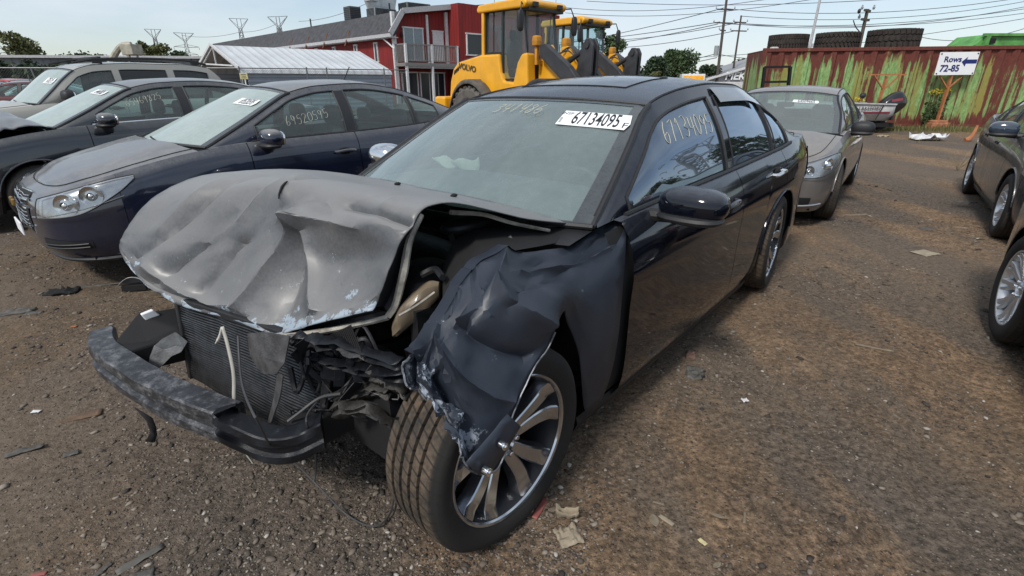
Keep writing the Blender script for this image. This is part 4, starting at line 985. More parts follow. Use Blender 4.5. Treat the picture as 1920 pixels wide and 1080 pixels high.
# ---- engine bay
b = MB()
b.box((-.66, 0, .62), (.04, 1.5, .70)); b.box((-.2, 0, .22), (.9, .9, .04)); b.box((-.1, -.80, .66), (1.15, .04, .5)); b.box((-.25, .62, .62), (.85, .04, .42)); b.box((.30, .50, .50), (.04, .3, .40))
b.build('engine_bay', DBK, HR)
b = MB(); b.ball((-.12, 0, .70), (.34, .36, .18), 10, .5); b.ball((.02, -.1, .86), (.2, .25, .05), 8, .5); b.ball((-.05, .40, .78), (.16, .14, .10), 8, .6)
b.tube([(.25, .3, .62), (.1, .4, .8), (-.2, .45, .86), (-.45, .3, .88)], .028, 8, smooth_pts=6); b.tube([(.3, -.3, .7), (.1, -.4, .85), (-.3, -.45, .9)], .03, 8, smooth_pts=6)
b.build('engine', plain('engine_plastic', (0.014, 0.014, 0.015), .4, 0, .4, 7, bump=.4), HR, True)
b = MB()      # inner fender top with air duct and strut tower
G = [[P(u, v, 'y', y) for u, v, y in r] for r in ([(1095, 425, .72), (1080, 448, .76)], [(1020, 428, .64), (1010, 462, .78)], [(960, 425, .58), (940, 474, .79)], [(890, 430, .52), (895, 482, .78)], [(850, 450, .48), (860, 515, .76)], [(830, 500, .46), (830, 560, .74)])]
b.grid(G); b.build('inner_fender', DBK, HR, True)
b = MB(); b.tube([P(960, 445, 'y', .68), P(915, 470, 'y', .62), P(875, 478, 'y', .55), P(855, 462, 'y', .50), P(845, 440, 'y', .46)], .012, 6, smooth_pts=6); b.build('bay_tubing', plain('dark_bay_metal', (0.03, 0.032, 0.036), .4, .4, .4), HR, True); b = MB()
b.tube([P(1060, 430, 'y', .66), P(1000, 432, 'y', .62), P(955, 436, 'y', .58)], .017, 6, smooth_pts=4); b.build('bay_tubing', MATS['dark_bay_metal'], HR, True); b = MB(); b.tube([P(830, 520, 'y', .70), P(815, 505, 'y', .64), P(790, 515, 'y', .6)], .012, 6, smooth_pts=4)
b.build('bay_tubing', MATS['dark_bay_metal'], HR, True); b = MB(); b.ball(P(880, 418, 'y', .45), (.14, .06, .025), 8, .8)
b.build('bay_tubing', plain('dark_bay_metal', (0.03, 0.032, 0.036), .4, .4, .4), HR, True)
b = MB(); S_ = spline([P(738, 618, 'y', .57), P(752, 600, 'y', .585), P(778, 575, 'y', .60), P(802, 556, 'y', .62), P(824, 543, 'y', .64)], 6); G = []
for i, p_ in enumerate(S_):
    q = i / (len(S_) - 1); r1 = .046 * (math.sin(math.pi * min(1, .12 + q * .78)) ** .55); row = []
    for k in range(16):
        a = 2 * math.pi * k / 16; rr_ = r1 * (1 + .16 * abs(math.sin(2.5 * a))) * (1 + .18 * noise.noise(Vector((q * 4, math.cos(a) * 2, math.sin(a) * 2)))); row.append(p_ + Vector((.6 * rr_ * math.cos(a), .5 * rr_ * math.cos(a), 1.05 * rr_ * math.sin(a))))
    G.append(row)
b.grid(G, close_v=True); k0 = len(b.v) - len(G) * 16; b.f.append(tuple(k0 + i for i in range(16))); b.f.append(tuple(k0 + (len(G) - 1) * 16 + i for i in range(16)))
b.build('lamp_housing', TANP, HR, True)
b = MB(); b.tube([P(748, 592, 'y', .63), P(782, 572, 'y', .65), P(815, 548, 'y', .67)], .004, 6, smooth_pts=4); b.build('lamp_housing', FRAMEW, HR, True)
# crushed rails between the hood and the wheel
b = MB()
def twist(pts, w0, w1, seed, mb, k=6):
    S_ = spline(pts, k); n = len(S_); G = []
    for i, p in enumerate(S_):
        q = i / (n - 1); w_ = lerp(w0, w1, q); nx = noise.noise(Vector((q * 5 + seed, seed, 0))); row = []
        for a_, o_ in ((-1, 0), (-.4, .02), (.1, .0), (.45, .03), (1, .0)):
            row.append(p + Vector((o_ * (1 + nx) + .012 * noise.noise(Vector((q * 9, a_ * 2, seed))), .3 * a_ * w_ * nx, a_ * w_)) + Vector((.0, .0, .015 * noise.noise(Vector((q * 12, a_ * 3, seed + 4))))))
        G.append(row)
    mb.grid(G)
twist([P(560, 640, 'y', .34), P(620, 645, 'y', .46), P(690, 665, 'y', .60), P(760, 685, 'y', .76)], .035, .028, 1, b)
twist([P(590, 670, 'y', .38), P(660, 690, 'y', .52), P(770, 705, 'y', .78)], .02, .03, 5, b)
b.build('upper_rail', SCUFD, HR, True, sharp=18, solid=.003)
b = MB(); twist([P(630, 770, 'y', .50), P(690, 765, 'y', .60), P(750, 800, 'y', .68)], .035, .015, 9, b); twist([P(640, 745, 'y', .46), P(700, 730, 'y', .58), P(735, 740, 'y', .66)], .03, .03, 12, b)
twist([P(700, 700, 'y', .62), P(735, 715, 'y', .68), P(770, 740, 'y', .74)], .04, .03, 14, b)
b.build('wheel_apron', plain('muddy_bracket', (0.036, 0.033, 0.030), .6, .2, .5, 16, bump=.3), HR, True, solid=.003)
b = MB()
for k in range(16): 
    a = P(612 + k * 3, 632 - k * 1.5, 'y', .40 + k * .012); b.bar(a, a + Vector((-.02, .02, -.12)), .004)
b.build('intercooler', plain('dark_fins', (0.02, 0.02, 0.022), .5), HR)

b = MB(); gg = random.Random(21)
for k in range(16):
    u, v = gg.uniform(555, 745), gg.uniform(650, 800); y = lerp(.34, .72, (u - 555) / 190); p0 = P(u, v, 'y', y - .05)
    pts = [p0 + Vector((gg.uniform(-.08, .05), gg.uniform(-.09, .09), gg.uniform(-.07, .07))) for _ in range(4)]; b.tube(pts, gg.choice((.003, .004, .006, .010)), 6, smooth_pts=5)
b.build('broken_harness', plain('harness_black', (0.022, 0.022, 0.025), .5, 0, .6, 20), HR, True)
b = MB()
for k in range(12):
    u, v = gg.uniform(560, 750), gg.uniform(640, 790); y = lerp(.36, .74, (u - 555) / 190); p0 = P(u, v, 'y', y - .02); Rm = Matrix.Rotation(gg.uniform(0, 3), 3, 'X') @ Matrix.Rotation(gg.uniform(0, 3), 3, 'Z')
    b = MB(); b.box(p0, (gg.uniform(.02, .07), gg.uniform(.01, .05), .003), Rm); b.build('broken_bracket', SCUFD, HR)
# ---- radiator
b = MB(); tl, tr, bl, br_ = Vector((.53, -.47, .69)), Vector((.36, .42, .70)), Vector((.56, -.45, .33)), Vector((.42, .34, .28))
RZ = lambda u_, v_: tl.lerp(tr, u_).lerp(bl.lerp(br_, u_), v_)
nrm = (tr - tl).cross(bl - tl).normalized(); nrm = nrm if nrm.x > 0 else -nrm
G = [[RZ(u_ / 8, v_ / 4) for v_ in range(5)] for u_ in range(9)]; b.grid(G)
rd = b.build('radiator', plain('radiator_core', (0.008, 0.008, 0.009), .7), HR)
b = MB()
for k in range(34):
    v_ = (k + .5) / 34; pts = [RZ(u_ / 10, v_) + nrm * (.014 + .008 * noise.noise(Vector((u_ * .5, v_ * 6, 0)))) + Vector((0, 0, .006 * noise.noise(Vector((u_ * .6, v_ * 3, 4))))) for u_ in range(11)]
    b.tube(pts, .0036, 4)
b.build('cooling_fins', plain('fin_metal', (0.045, 0.046, 0.048), .35, .6, .5, 30), rd, True)
b = MB(); b.bar(tl + nrm * .01, bl + nrm * .01, .03, .03); b.bar(tr + nrm * .01, br_ + nrm * .01, .03, .03); b.bar(tl + nrm * .012, tr + nrm * .012, .03, .03); b.build('radiator_frame', BLK, rd, bevel=.004)
# white plastic strips hanging in front of the core
b = MB()
def ribbon(pts, w_, mb, th=.003, k=6):
    S_ = spline(pts, k); G = []
    for i, p in enumerate(S_):
        d = (S_[min(i + 1, len(S_) - 1)] - S_[max(i - 1, 0)]).normalized(); s_ = d.cross(Vector((1, .6, .2))).normalized() * w_ * (1 if i < len(S_) - 3 else .5)
        G.append([p - s_, p + Vector((th, th * .5, 0)), p + s_])
    mb.grid(G)
ribbon([P(417, 612, 'y', .0), P(428, 650, 'y', .03), P(438, 700, 'y', .06), P(439, 745, 'y', .08), P(440, 772, 'y', .09)], .0065, b)
ribbon([P(417, 614, 'y', .0), P(412, 632, 'y', -.01), P(405, 644, 'y', -.02)], .005, b)
b.build('plastic_strip', plain('ivory_plastic', (0.50, 0.48, 0.42), .5), HR, True, solid=.002)
b = MB(); G = [[P(u, v, 'x', x) for u, v, x in r] for r in ([(466, 625, .53), (470, 665, .54), (485, 690, .54)], [(500, 622, .52), (500, 670, .54), (498, 700, .54)], [(545, 630, .50), (535, 680, .52), (520, 700, .53)])]
b.grid(G); G = [[P(u, v, 'x', x) for u, v, x in r] for r in ([(520, 700, .53), (530, 705, .53)], [(512, 750, .53), (524, 745, .54)], [(500, 795, .53), (508, 792, .55)])]; b.grid(bicubic(G if 0 else [[Vector(p) for p in r] for r in G], 8, 2))
b.build('shroud_piece', plain('grey_shroud', (0.06, 0.06, 0.063), .5, 0, .5, 20, bump=.3), HR, False, solid=.004)
# ---- bumper reinforcement beam, bent
def sweep(pts, prof, mb, k=6, twist_=None):
    S_ = spline(pts, k); G = []
    for i, p in enumerate(S_):
        d = (S_[min(i + 1, len(S_) - 1)] - S_[max(i - 1, 0)]); d.z = 0; d.normalize(); out = Vector((d.y, -d.x, 0)); out = out if out.x > 0 else -out
        G.append([p + out * a_ + Vector((0, 0, c_)) + Vector((wr((p.x * 9 + a_ * 30, p.y * 9, c_ * 30), .006, 1, 2),) * 3) for a_, c_ in prof])
    mb.grid(G, close_v=True); n = len(prof); k0 = len(mb.v) - len(G) * n; mb.f.append(tuple(k0 + i for i in range(n))); mb.f.append(tuple(k0 + (len(G) - 1) * n + i for i in range(n))[::-1])
bprof = [(0, .0), (-.006, .006), (-.085, .010), (-.095, -.004), (-.09, -.11), (-.005, -.125), (.0, -.118), (.002, -.085), (-.012, -.075), (-.012, -.045), (.003, -.035)]
b = MB(); sweep([(.81, -.86, .505), (.845, -.66, .515), (.825, -.45, .51), (.80, -.30, .50), (.765, -.12, .495), (.70, .08, .48), (.665, .17, .47)], bprof, b, 8); b.build('bumper_beam', SCUFF, HR, True, sharp=22)
b = MB(); sweep([(.675, .155, .50), (.70, .22, .515), (.665, .27, .475), (.62, .36, .45), (.56, .44, .46), (.48, .49, .49)], [(a_ * .8, c_ * .8) for a_, c_ in bprof], b, 8)
b.build('bumper_beam', SCUFD, HR, True, sharp=22)
b = MB(); b.box((.58, -.55, .46), (.36, .09, .11)); b.build('frame_rail', DBK, HR, bevel=.01); b = MB(); b.box((.34, .36, .40), (.36, .10, .12)); b.build('frame_rail', DBK, HR, bevel=.01)
b = MB(); G = [[P(u, v, 'y', y) for u, v, y in r] for r in ([(252, 765, -.20), (285, 785, -.18)], [(275, 790, -.20), (292, 802, -.18)], [(282, 812, -.20), (294, 818, -.19)], [(272, 828, -.21), (290, 830, -.2)])]; b.grid(G)
b.build('hanging_flap', DBK, HR, True, solid=.004)
# black duct box and torn headlamp bracket at the passenger's corner
b = MB(); V = [P(205, 650, 'y', -.62), P(255, 588, 'y', -.66), P(330, 615, 'y', -.50), P(350, 640, 'y', -.45), P(300, 690, 'y', -.48), P(250, 672, 'y', -.56)]
cen = sum(V, Vector()) / 6; V2 = [p + Vector((-.16, 0, -.02)) for p in V]
b.add(V + V2 + [cen + Vector((.01, 0, .01))], [(0, 1, 12), (1, 2, 12), (2, 3, 12), (3, 4, 12), (4, 5, 12), (5, 0, 12)] + [(i, i + 6, (i + 1) % 6 + 6, (i + 1) % 6) for i in range(6)])
b.build('air_duct', DBK, HR, bevel=.012)
b = MB(); G = [[P(u, v, 'y', y) for u, v, y in r] for r in ([(290, 648, -.50), (282, 668, -.50), (278, 688, -.50)], [(305, 635, -.47), (308, 655, -.47), (300, 690, -.47)], [(330, 622, -.44), (330, 648, -.44), (322, 668, -.44)], [(352, 640, -.42), (345, 652, -.42), (340, 660, -.42)])]; b.grid(G)
b.build('lamp_bracket', plain('torn_lamp_plastic', (0.13, 0.135, 0.14), .5, 0, .4, 24, bump=.3), HR, False, solid=.004)
# loose wires and lines down to the ground
b = MB(); gp = lambda u, v: H.F.I @ gz(u, v, .012)
b.tube([P(446, 630, 'x', .56), P(450, 690, 'x', .60), P(458, 735, 'x', .66), P(485, 795, 'x', .70), P(520, 855, 'z', .20), P(552, 868, 'z', .14), P(600, 915, 'z', .08), gp(650, 965), gp(700, 987), gp(730, 965), gp(742, 915)], .0035, 6, smooth_pts=6)
b.tube([P(603, 745, 'y', .40), P(578, 775, 'y', .44), P(576, 800, 'y', .46), P(590, 840, 'z', .25), P(592, 880, 'z', .14), P(588, 905, 'z', .09)], .0042, 6, smooth_pts=6)
b.tube([P(640, 738, 'y', .5), P(600, 746, 'y', .42), P(560, 775, 'y', .38), P(540, 790, 'y', .36)], .006, 6, smooth_pts=5)
b.build('loose_wire', plain('wire_grey', (0.05, 0.05, 0.053), .5), HR, True)
b = MB(); b.bar(P(452, 838, 'z', .30), P(474, 868, 'z', .22), .008, .004); b.build('plastic_strip', MATS['ivory_plastic'], HR)
# rear light edge, left
l0 = H.lx(-3.86); 
b = MB(); b.grid(H.patch(H.lx(-3.80), H.len * .985, .62, .90, 1, .006, .03, 8)); b.build('tail_lamp', REDL, HR, True)
# ------------------------------------------------------------------ the other cars
def sx(pts, kx=1, ox=0): return [(p[0] * kx + ox, *p[1:]) for p in pts]
NAVY = paint('navy_paint', (0.004, 0.008, 0.026), dust=.82, dustcol=(0.31, 0.30, 0.28), upd=1.0, side=.04, rough=.14)
DKGR = paint('black_blue_paint', (0.005, 0.008, 0.015), dust=.80, dustcol=(0.27, 0.27, 0.26), upd=1.0, side=.04)
BEIG = paint('beige_paint', (0.34, 0.33, 0.29), dust=.5, dustcol=(0.30, 0.29, 0.26), rough=.3, upd=.8)
TAUP = paint('taupe_paint', (0.13, 0.118, 0.112), dust=.85, dustcol=(0.33, 0.31, 0.285), rough=.25, metal=.2, upd=1.0, side=.30)
CHAR = paint('charcoal_paint', (0.018, 0.019, 0.021), dust=.75, dustcol=(0.13, 0.125, 0.12), upd=.8, side=.40, rough=.18)
BLK2 = paint('glossy_black_paint', (0.004, 0.004, 0.005), dust=.35, upd=.6, side=.05)
def sedan(**k):
    s_ = dict(W=.895, wb=2.69, zr=.19, R=.365, rw=.325, tw=.21,
      plan=[(.96, 0), (.94, .35), (.86, .62), (.66, .79), (.30, .87), (-.5, .895), (-1.4, .90), (-2.4, .895), (-3.0, .87), (-3.42, .78), (-3.60, .55), (-3.65, 0)],
      ztop=[(.96, .72), (.86, .735), (.6, .79), (.3, .86), (-.1, .93), (-.5, .965), (-.9, .975), (-1.5, .985), (-2.2, 1.005), (-2.8, 1.045), (-3.3, 1.075), (-3.65, 1.02)],
      arch=[(-.20, .945), (-.55, 1.115), (-.85, 1.26), (-1.06, 1.35), (-1.35, 1.405), (-1.8, 1.425), (-2.2, 1.385), (-2.55, 1.30), (-2.9, 1.18), (-3.15, 1.075)],
      raily=[(-.20, .76), (-.6, .70), (-1.06, .58), (-1.8, .56), (-2.4, .56), (-3.15, .68)],
      win=[(-.62, -1.49), (-1.60, -2.34), (-2.38, -2.72)], header=-1.06, rheader=-2.45, hoodx=(99, -.12), deckx=(-3.12, -99), doors=[-.50, -1.55, -2.45], bump=.47, bow=.13, bowr=.12, crown=.05, fw=.05, rim=.215, wstyle='ten', rimmat=SIL, tread=TREAD_C, seatx=-1.35, rearx=-2.1)
    s_.update(k); return s_
def tz(C, z, x): return (z - C.zr) / (C.zt(x) - C.zr)
def handles(C, side, xs, tau=.80, mat=None):
    for x in xs: C.handle(x, side, tau, mat)
# -- navy compact saloon beside the wreck
N_ = Car('parked_sedan', 'navy blue compact sedan with dusty hood parked between the wreck and the dark car', 'car', -3.2, 4.6, -131.3, sedan(paint=NAVY), z=.08); N_.build()
N_.mirror(-.66, 1, d=(.085, .125, .078), z=1.0, out=.16); handles(N_, 1, (-1.38, -2.2), .80); N_.lip(0, 1); N_.lip(-2.69, 1)
C = N_; L_ = C.lx(.36)
def ly(C, y):      # arc length on the nose where y is reached
    lo, hi = 0, C.lx(.2)
    for _ in range(30):
        m = (lo + hi) / 2
        if C.at(m)[0].y < y: lo = m
        else: hi = m
    return lo
def zcurve(C, pts):
    f = curve1(pts); return lambda l: (f(l) - C.zr) / (C.zt(C.at(l)[0].x) - C.zr)
for sd in (1, -1):
    a = ly(C, .50)
    lo = zcurve(C, [(a, .53), (a + .3, .56), (L_ - .12, .70), (L_, .79)]); hi = zcurve(C, [(a, .668), (a + .3, .735), (L_ - .1, .80), (L_, .812)])
    C.lamp('headlight', a, L_, lo, hi, sd, bowls=((.36, .45, .072), (.60, .52, .066)), refl=plain('lamp_inner', (0.40, 0.41, 0.43), .22, .8, .3))
    b = MB(); b.grid(C.patch(0, ly(C, .30), zcurve(C, [(0, .635), (.3, .65)]), zcurve(C, [(0, .685), (.3, .69)]), sd, .004, .03, 4)); b.grid(C.patch(0, ly(C, .31), zcurve(C, [(0, .40), (.33, .46)]), zcurve(C, [(0, .565), (.33, .575)]), sd, .004, .03, 4)); b.build('grille', DBK, C.root, True)
    b = MB()
    for z in (.43, .46, .49, .52, .55, .65, .67):
        b.tube([C.skin(lerp(0, ly(C, .29), i / 8), tz(C, z + .004 * math.sin(i), .9), sd, .010) for i in range(9)], .004, 4)
    b.build('grille_bars', SIL, C.root)
    b = MB()
    for zz in ([(0, .625), (.32, .64)], [(0, .69), (.32, .695)], [(0, .572), (.32, .58)], [(0, .395), (.32, .45)]):
        f = zcurve(C, zz); b.tube([C.skin(lerp(0, ly(C, .31), i / 10), f(lerp(0, .32, i / 10)), sd, .012) for i in range(11)], .008, 6)
    b.build('grille_trim', CHR, C.root, True)
    b = MB(); b.grid(C.patch(ly(C, .45), C.lx(.70), zcurve(C, [(.45, .30), (1, .31)]), zcurve(C, [(.45, .38), (1, .36)]), sd, .004, .03, 4)); b.build('fog_recess', DBK, C.root, True)
    b = MB()
    for z in (.315, .34): b.tube([C.skin(lerp(ly(C, .46), C.lx(.72), i / 8), tz(C, z, .85), sd, .012) for i in range(9)], .006, 5)
    b.build('fog_trim', BLK, C.root, True)
    b = MB(); b.tube([C.skin(lerp(0, C.lx(.42), i / 20), .03, sd, .008) for i in range(21)], .018, 6); b.build('front_lip', BLK, C.root, True)
    b = MB(); b.tube([C.skin(lerp(ly(C, .36), C.lx(.45), i / 12), tz(C, .535 + .006 * i, .8), sd, .0) for i in range(13)], .007, 5); b.build('bumper_crease', C.paint, C.root, True)
b = MB(); b.box((.99, 0, .60), (.02, .16, .045)); b.box((.99, 0, .60), (.02, .05, .07)); b.build('nose_badge', plain('gold_badge', (0.35, 0.22, 0.06), .3, .6), C.root, bevel=.006)
b = MB(); b.box((1.0, -.02, .40), (.012, .30, .10)); b.build('plate_holder', WHT, C.root, bevel=.004)
C.sticker('69520595', .60, .72, wd=.28, ht=.11, small=False)
Wf = C.win[(1, 0)]; M = basis(Wf[8][3] + Vector((0, .010, 0)), Wf[16][3] - Wf[8][3], Wf[12][6] - Wf[12][2]); scrawl('window_writing', '69520595', M, .085, WAX, C.root, .0018, .66, seed=5, surf=(C, 1))
b = MB(); p0 = C.band(-2.0, -2.1, (0, 0), (.05, .05), 1)[0][8]; b.bar(p0, p0 + Vector((-.09, 0, .14)), .008); b.box(p0 + Vector((0, 0, .0)), (.07, .03, .02)); b.build('aerial', BLK, C.root)
# -- black-blue saloon with the folded hood, next row
DC_ = Car('parked_sedan', 'blue black sedan with chrome window line and folded hood in front of the beige wagon', 'car', -5.55, 5.85, -129.5, sedan(paint=DKGR, beltmat=CHR, wb=2.8, hoodx=(-.15, -.16), bow=.12, deckx=(-3.13, -99), ztop=[(.96, .72), (.86, .755), (.6, .82), (.3, .90), (-.1, .965), (-.5, 1.0), (-.9, 1.015), (-1.5, 1.035), (-2.2, 1.06), (-2.8, 1.09), (-3.3, 1.10), (-3.65, 1.04)],
    arch=[(-.25, .985), (-.55, 1.13), (-.85, 1.28), (-1.06, 1.37), (-1.35, 1.425), (-1.8, 1.445), (-2.2, 1.42), (-2.55, 1.35), (-2.9, 1.24), (-3.15, 1.11)]), z=.09)
DC_.build(); DC_.mirror(-.66, 1, d=(.09, .13, .075), z=1.06, out=.17); handles(DC_, 1, (-1.35, -2.2), .84); DC_.lip(0, 1)
C = DC_; rows = [[Vector((x, y * k, z)) for (x, k, z) in r] for y in (1,) for r in ([(-.20, -.74, .99), (-.14, -.35, 1.04), (-.12, 0, 1.05), (-.14, .35, 1.05), (-.22, .72, 1.0)],
    [(.05, -.75, 1.06), (.07, -.35, 1.13), (.06, 0, 1.14), (.05, .35, 1.11), (.0, .78, 1.02)], [(.28, -.75, 1.02), (.28, -.35, 1.09), (.28, 0, 1.10), (.26, .35, 1.06), (.22, .80, .96)],
    [(.62, -.70, .86), (.66, -.35, .92), (.68, 0, .93), (.64, .35, .90), (.55, .72, .84)], [(.85, -.6, .72), (.92, -.3, .78), (.94, 0, .80), (.9, .3, .80), (.80, .6, .80)])]
G = bicubic(rows, 30, 30)
for i in range(31):
    for j in range(31): G[i][j].z += wr((i * .1, j * .1, 3), .02, 1.5) + .03 * math.exp(-((i - 13) / 1.5) ** 2)
b = MB(); b.grid(G); b.build('hood', DC_.paint, C.root, True, sharp=40, solid=.004)
C.sticker('64469825', .55, .78, wd=.26, ht=.10, small=False)
Wf = C.win[(1, 0)]; M = basis(Wf[9][5] + Vector((0, .010, 0)), Wf[16][5] - Wf[8][5], Wf[12][7] - Wf[12][3]); scrawl('window_writing', '65469825', M, .075, WAX, C.root, .0018, .66, seed=6, surf=(C, 1))
for sd in (1, -1):
    b = MB(); b.grid(C.patch(ly(C, .5), C.lx(.4), zcurve(C, [(.5, .56), (1.3, .68)]), zcurve(C, [(.5, .68), (1.3, .80)]), sd, .006, .03, 6)); b.build('headlight', SIL, C.root, True)
# -- beige boxy wagon
J_ = Car('parked_wagon', 'beige boxy sport utility wagon with black roof rails parked at the back left', 'suv', -8.35, 8.75, -125, sedan(paint=BEIG, W=.92, wb=2.65, R=.41, rw=.37, zr=.34, rim=.22, header=-.90, rheader=-3.02, hoodx=(99, -.22), deckx=(-3.30, -99),
    plan=[(.86, 0), (.84, .5), (.74, .74), (.45, .88), (-.5, .92), (-1.4, .92), (-2.4, .92), (-3.0, .90), (-3.35, .84), (-3.50, .6), (-3.52, 0)],
    ztop=[(.86, .95), (.5, 1.02), (0, 1.07), (-.5, 1.115), (-1.5, 1.13), (-2.5, 1.14), (-3.52, 1.14)],
    arch=[(-.30, 1.10), (-.55, 1.32), (-.75, 1.50), (-.92, 1.62), (-1.2, 1.70), (-1.8, 1.735), (-2.6, 1.735), (-3.05, 1.69), (-3.25, 1.52), (-3.42, 1.16)],
    raily=[(-.3, .80), (-.9, .72), (-1.8, .71), (-3.0, .71), (-3.42, .78)], win=[(-.62, -1.42), (-1.54, -2.28), (-2.42, -3.02)], doors=[-.52, -1.48, -2.35], bow=.08, bowr=.03, crown=.04, fw=.10, tb=.03, glass=[GSD, GBK, GBK], pilmat=BEIG, seatx=-1.25, rearx=-2.05, zseat=.5), z=.10)
J_.build(); J_.mirror(-.66, 1, BLK, d=(.09, .12, .10), z=1.22, out=.14); handles(J_, 1, (-1.3, -2.15), .86, BLK); J_.lip(0, 1, .03, BLK); J_.lip(-2.65, 1, .03, BLK)
b = MB()
for sd in (.60, -.60):
    b.tube([(-.95, sd, 1.735), (-1.3, sd, 1.80), (-2.0, sd, 1.83), (-2.7, sd, 1.82), (-3.1, sd, 1.755)], .022, 6, smooth_pts=5)
    for x in (-1.3, -2.9): b.box((x, sd, 1.77), (.14, .04, .08))
for x in (-1.35, -2.85): b.bar((x, -.6, 1.83), (x, .6, 1.83), .05, .025)
b.build('roof_rack', BLK, J_.root)
J_.sticker('67052195', .62, .62, wd=.30, ht=.13, small=False, tilt=0)
b = MB(); b.lathe([(0, .10), (.004, .10), (.004, .001)], 16, c=(-.32, .905, .88)); b.build('fender_badge', SIL, J_.root)
# -- taupe saloon nose-on behind the wreck
T_ = Car('parked_sedan', 'dusty taupe sedan parked behind the tail of the black wreck', 'car', 3.11, 6.44, -126.7, sedan(paint=TAUP, wb=2.8, W=.895, R=.37, rw=.335, wstyle='split', steer=rad(10), wsmat=GWD))
T_.build(); T_.mirror(-.66, 1, BLK, d=(.09, .125, .08), z=1.0, out=.17); T_.mirror(-.66, -1, TAUP, d=(.09, .125, .08), z=1.0, out=.17); handles(T_, 1, (-1.35,), .84); T_.lip(0, 1)
C = T_; L_ = C.lx(.30)
for sd in (1, -1):
    a = ly(C, .42); lo = zcurve(C, [(a, .585), (a + .3, .575), (L_ - .1, .69), (L_, .75)]); hi = zcurve(C, [(a, .68), (a + .25, .72), (L_ - .1, .80), (L_, .80)])
    C.lamp('headlight', a, L_, lo, hi, sd, bowls=((.3, .45, .055), (.62, .48, .07)))
    b = MB(); b.grid(C.patch(0, ly(C, .38), zcurve(C, [(0, .52), (.4, .53)]), zcurve(C, [(0, .67), (.4, .66)]), sd, .004, .03, 4)); b.grid(C.patch(0, C.lx(.78), zcurve(C, [(0, .28), (1, .29)]), zcurve(C, [(0, .40), (.8, .36)]), sd, .004, .03, 4)); b.build('grille', DBK, C.root, True)
    b = MB(); b.tube([C.skin(lerp(ly(C, .2), C.lx(.62), i / 12), tz(C, .275, .8), sd, .010) for i in range(13)], .010, 5); b.build('bumper_trim', SIL, C.root, True)
C.sticker('64509665', .42, .72, wd=.30, ht=.07, small=False)
# reddish tone on the wreck's rear pillar is a reflection and is not drawn
# -- charcoal saloon across the aisle, door handles gone
E_ = Car('parked_sedan', 'charcoal sedan with missing door handles parked by the rusty container', 'car', 5.81, 4.68, -124.9, sedan(paint=CHAR, wb=2.75, R=.37, rw=.33, wstyle='split', rimmat=plain('bright_rim', (0.62, 0.63, 0.64), .3, .6), glass=[GSD]))
E_.build(); E_.mirror(-.66, -1, paint('blue_grey_mirror', (0.03, 0.045, 0.07), .4), d=(.09, .13, .08), z=1.04, out=.18); E_.lip(0, -1); E_.lip(-2.75, -1)
b = MB()
for x in (-1.30, -2.20): p = E_.skin(E_.lx(x), .82, -1, .004); b.ball(p, (.035, .006, .02), 8); b.ball(p + Vector((-.14, 0, .0)), (.02, .006, .018), 8)
b.build('handle_hole', DBK, E_.root)
for sd in (1, -1):
    b = MB(); b.grid(E_.patch(ly(E_, .5), E_.lx(.3), zcurve(E_, [(.5, .58), (1.3, .70)]), zcurve(E_, [(.5, .69), (1.3, .80)]), sd, .006, .03, 6)); b.build('headlight', SIL, E_.root, True)
# -- black car whose tail stands at the right edge
yaw = -122.0; fx, fy = math.cos(rad(yaw)), math.sin(rad(yaw)); wx, wy = 3.07, 2.90      # outer face of its right rear wheel
BC_ = Car('parked_hatchback', 'glossy black car at the right edge showing its multi spoke rear wheel', 'car', wx + 2.7 * fx - .90 * fy * 1.0, wy + 2.7 * fy + .90 * fx * 1.0, yaw, sedan(paint=BLK2, wb=2.7, R=.375, rw=.34, rim=.235, wstyle='multi', rimmat=plain('bright_rim', (0.62, 0.63, 0.64), .3, .6), glass=[GTN]))
BC_.build(); BC_.lip(-2.7, -1)
b = MB(); b.grid(BC_.patch(BC_.lx(-3.12), BC_.len * .975, .72, .96, -1, .006, .03, 8)); b.build('tail_lamp', REDL, BC_.root, True)
# -- vehicles far off
def lowcar(name, label, cat, x, y, yaw, col, z=0, **k):
    c = Car(name, label, cat, x, y, yaw, sedan(paint=paint(name + '_' + label.split()[0] + '_paint', col, .4), **k), z=z); c.build(interior=False); c.mirror(-.66, 1); return c
lowcar('distant_sedan', 'dark red sedan parked at far left before the chain link fence', 'car', -18.6, 18.6, -155, (0.10, 0.008, 0.008), .12)
lowcar('distant_sedan', 'white sedan parked at far left behind the red one', 'car', -20.5, 21.5, -150, (0.6, 0.6, 0.6), .12)
lowcar('distant_sedan', 'bright red car beyond the white sedan at far left', 'car', -21.0, 24.2, -20, (0.45, 0.02, 0.01), .25)
lowcar('distant_sedan', 'silver sedan at the far left edge by the hedge', 'car', -24.0, 22.0, -150, (0.5, 0.5, 0.5), .2)
lowcar('distant_sedan', 'grey sedan parked before the white shop at right', 'car', 20.8, 44.0, -160, (0.25, 0.27, 0.28), .15)
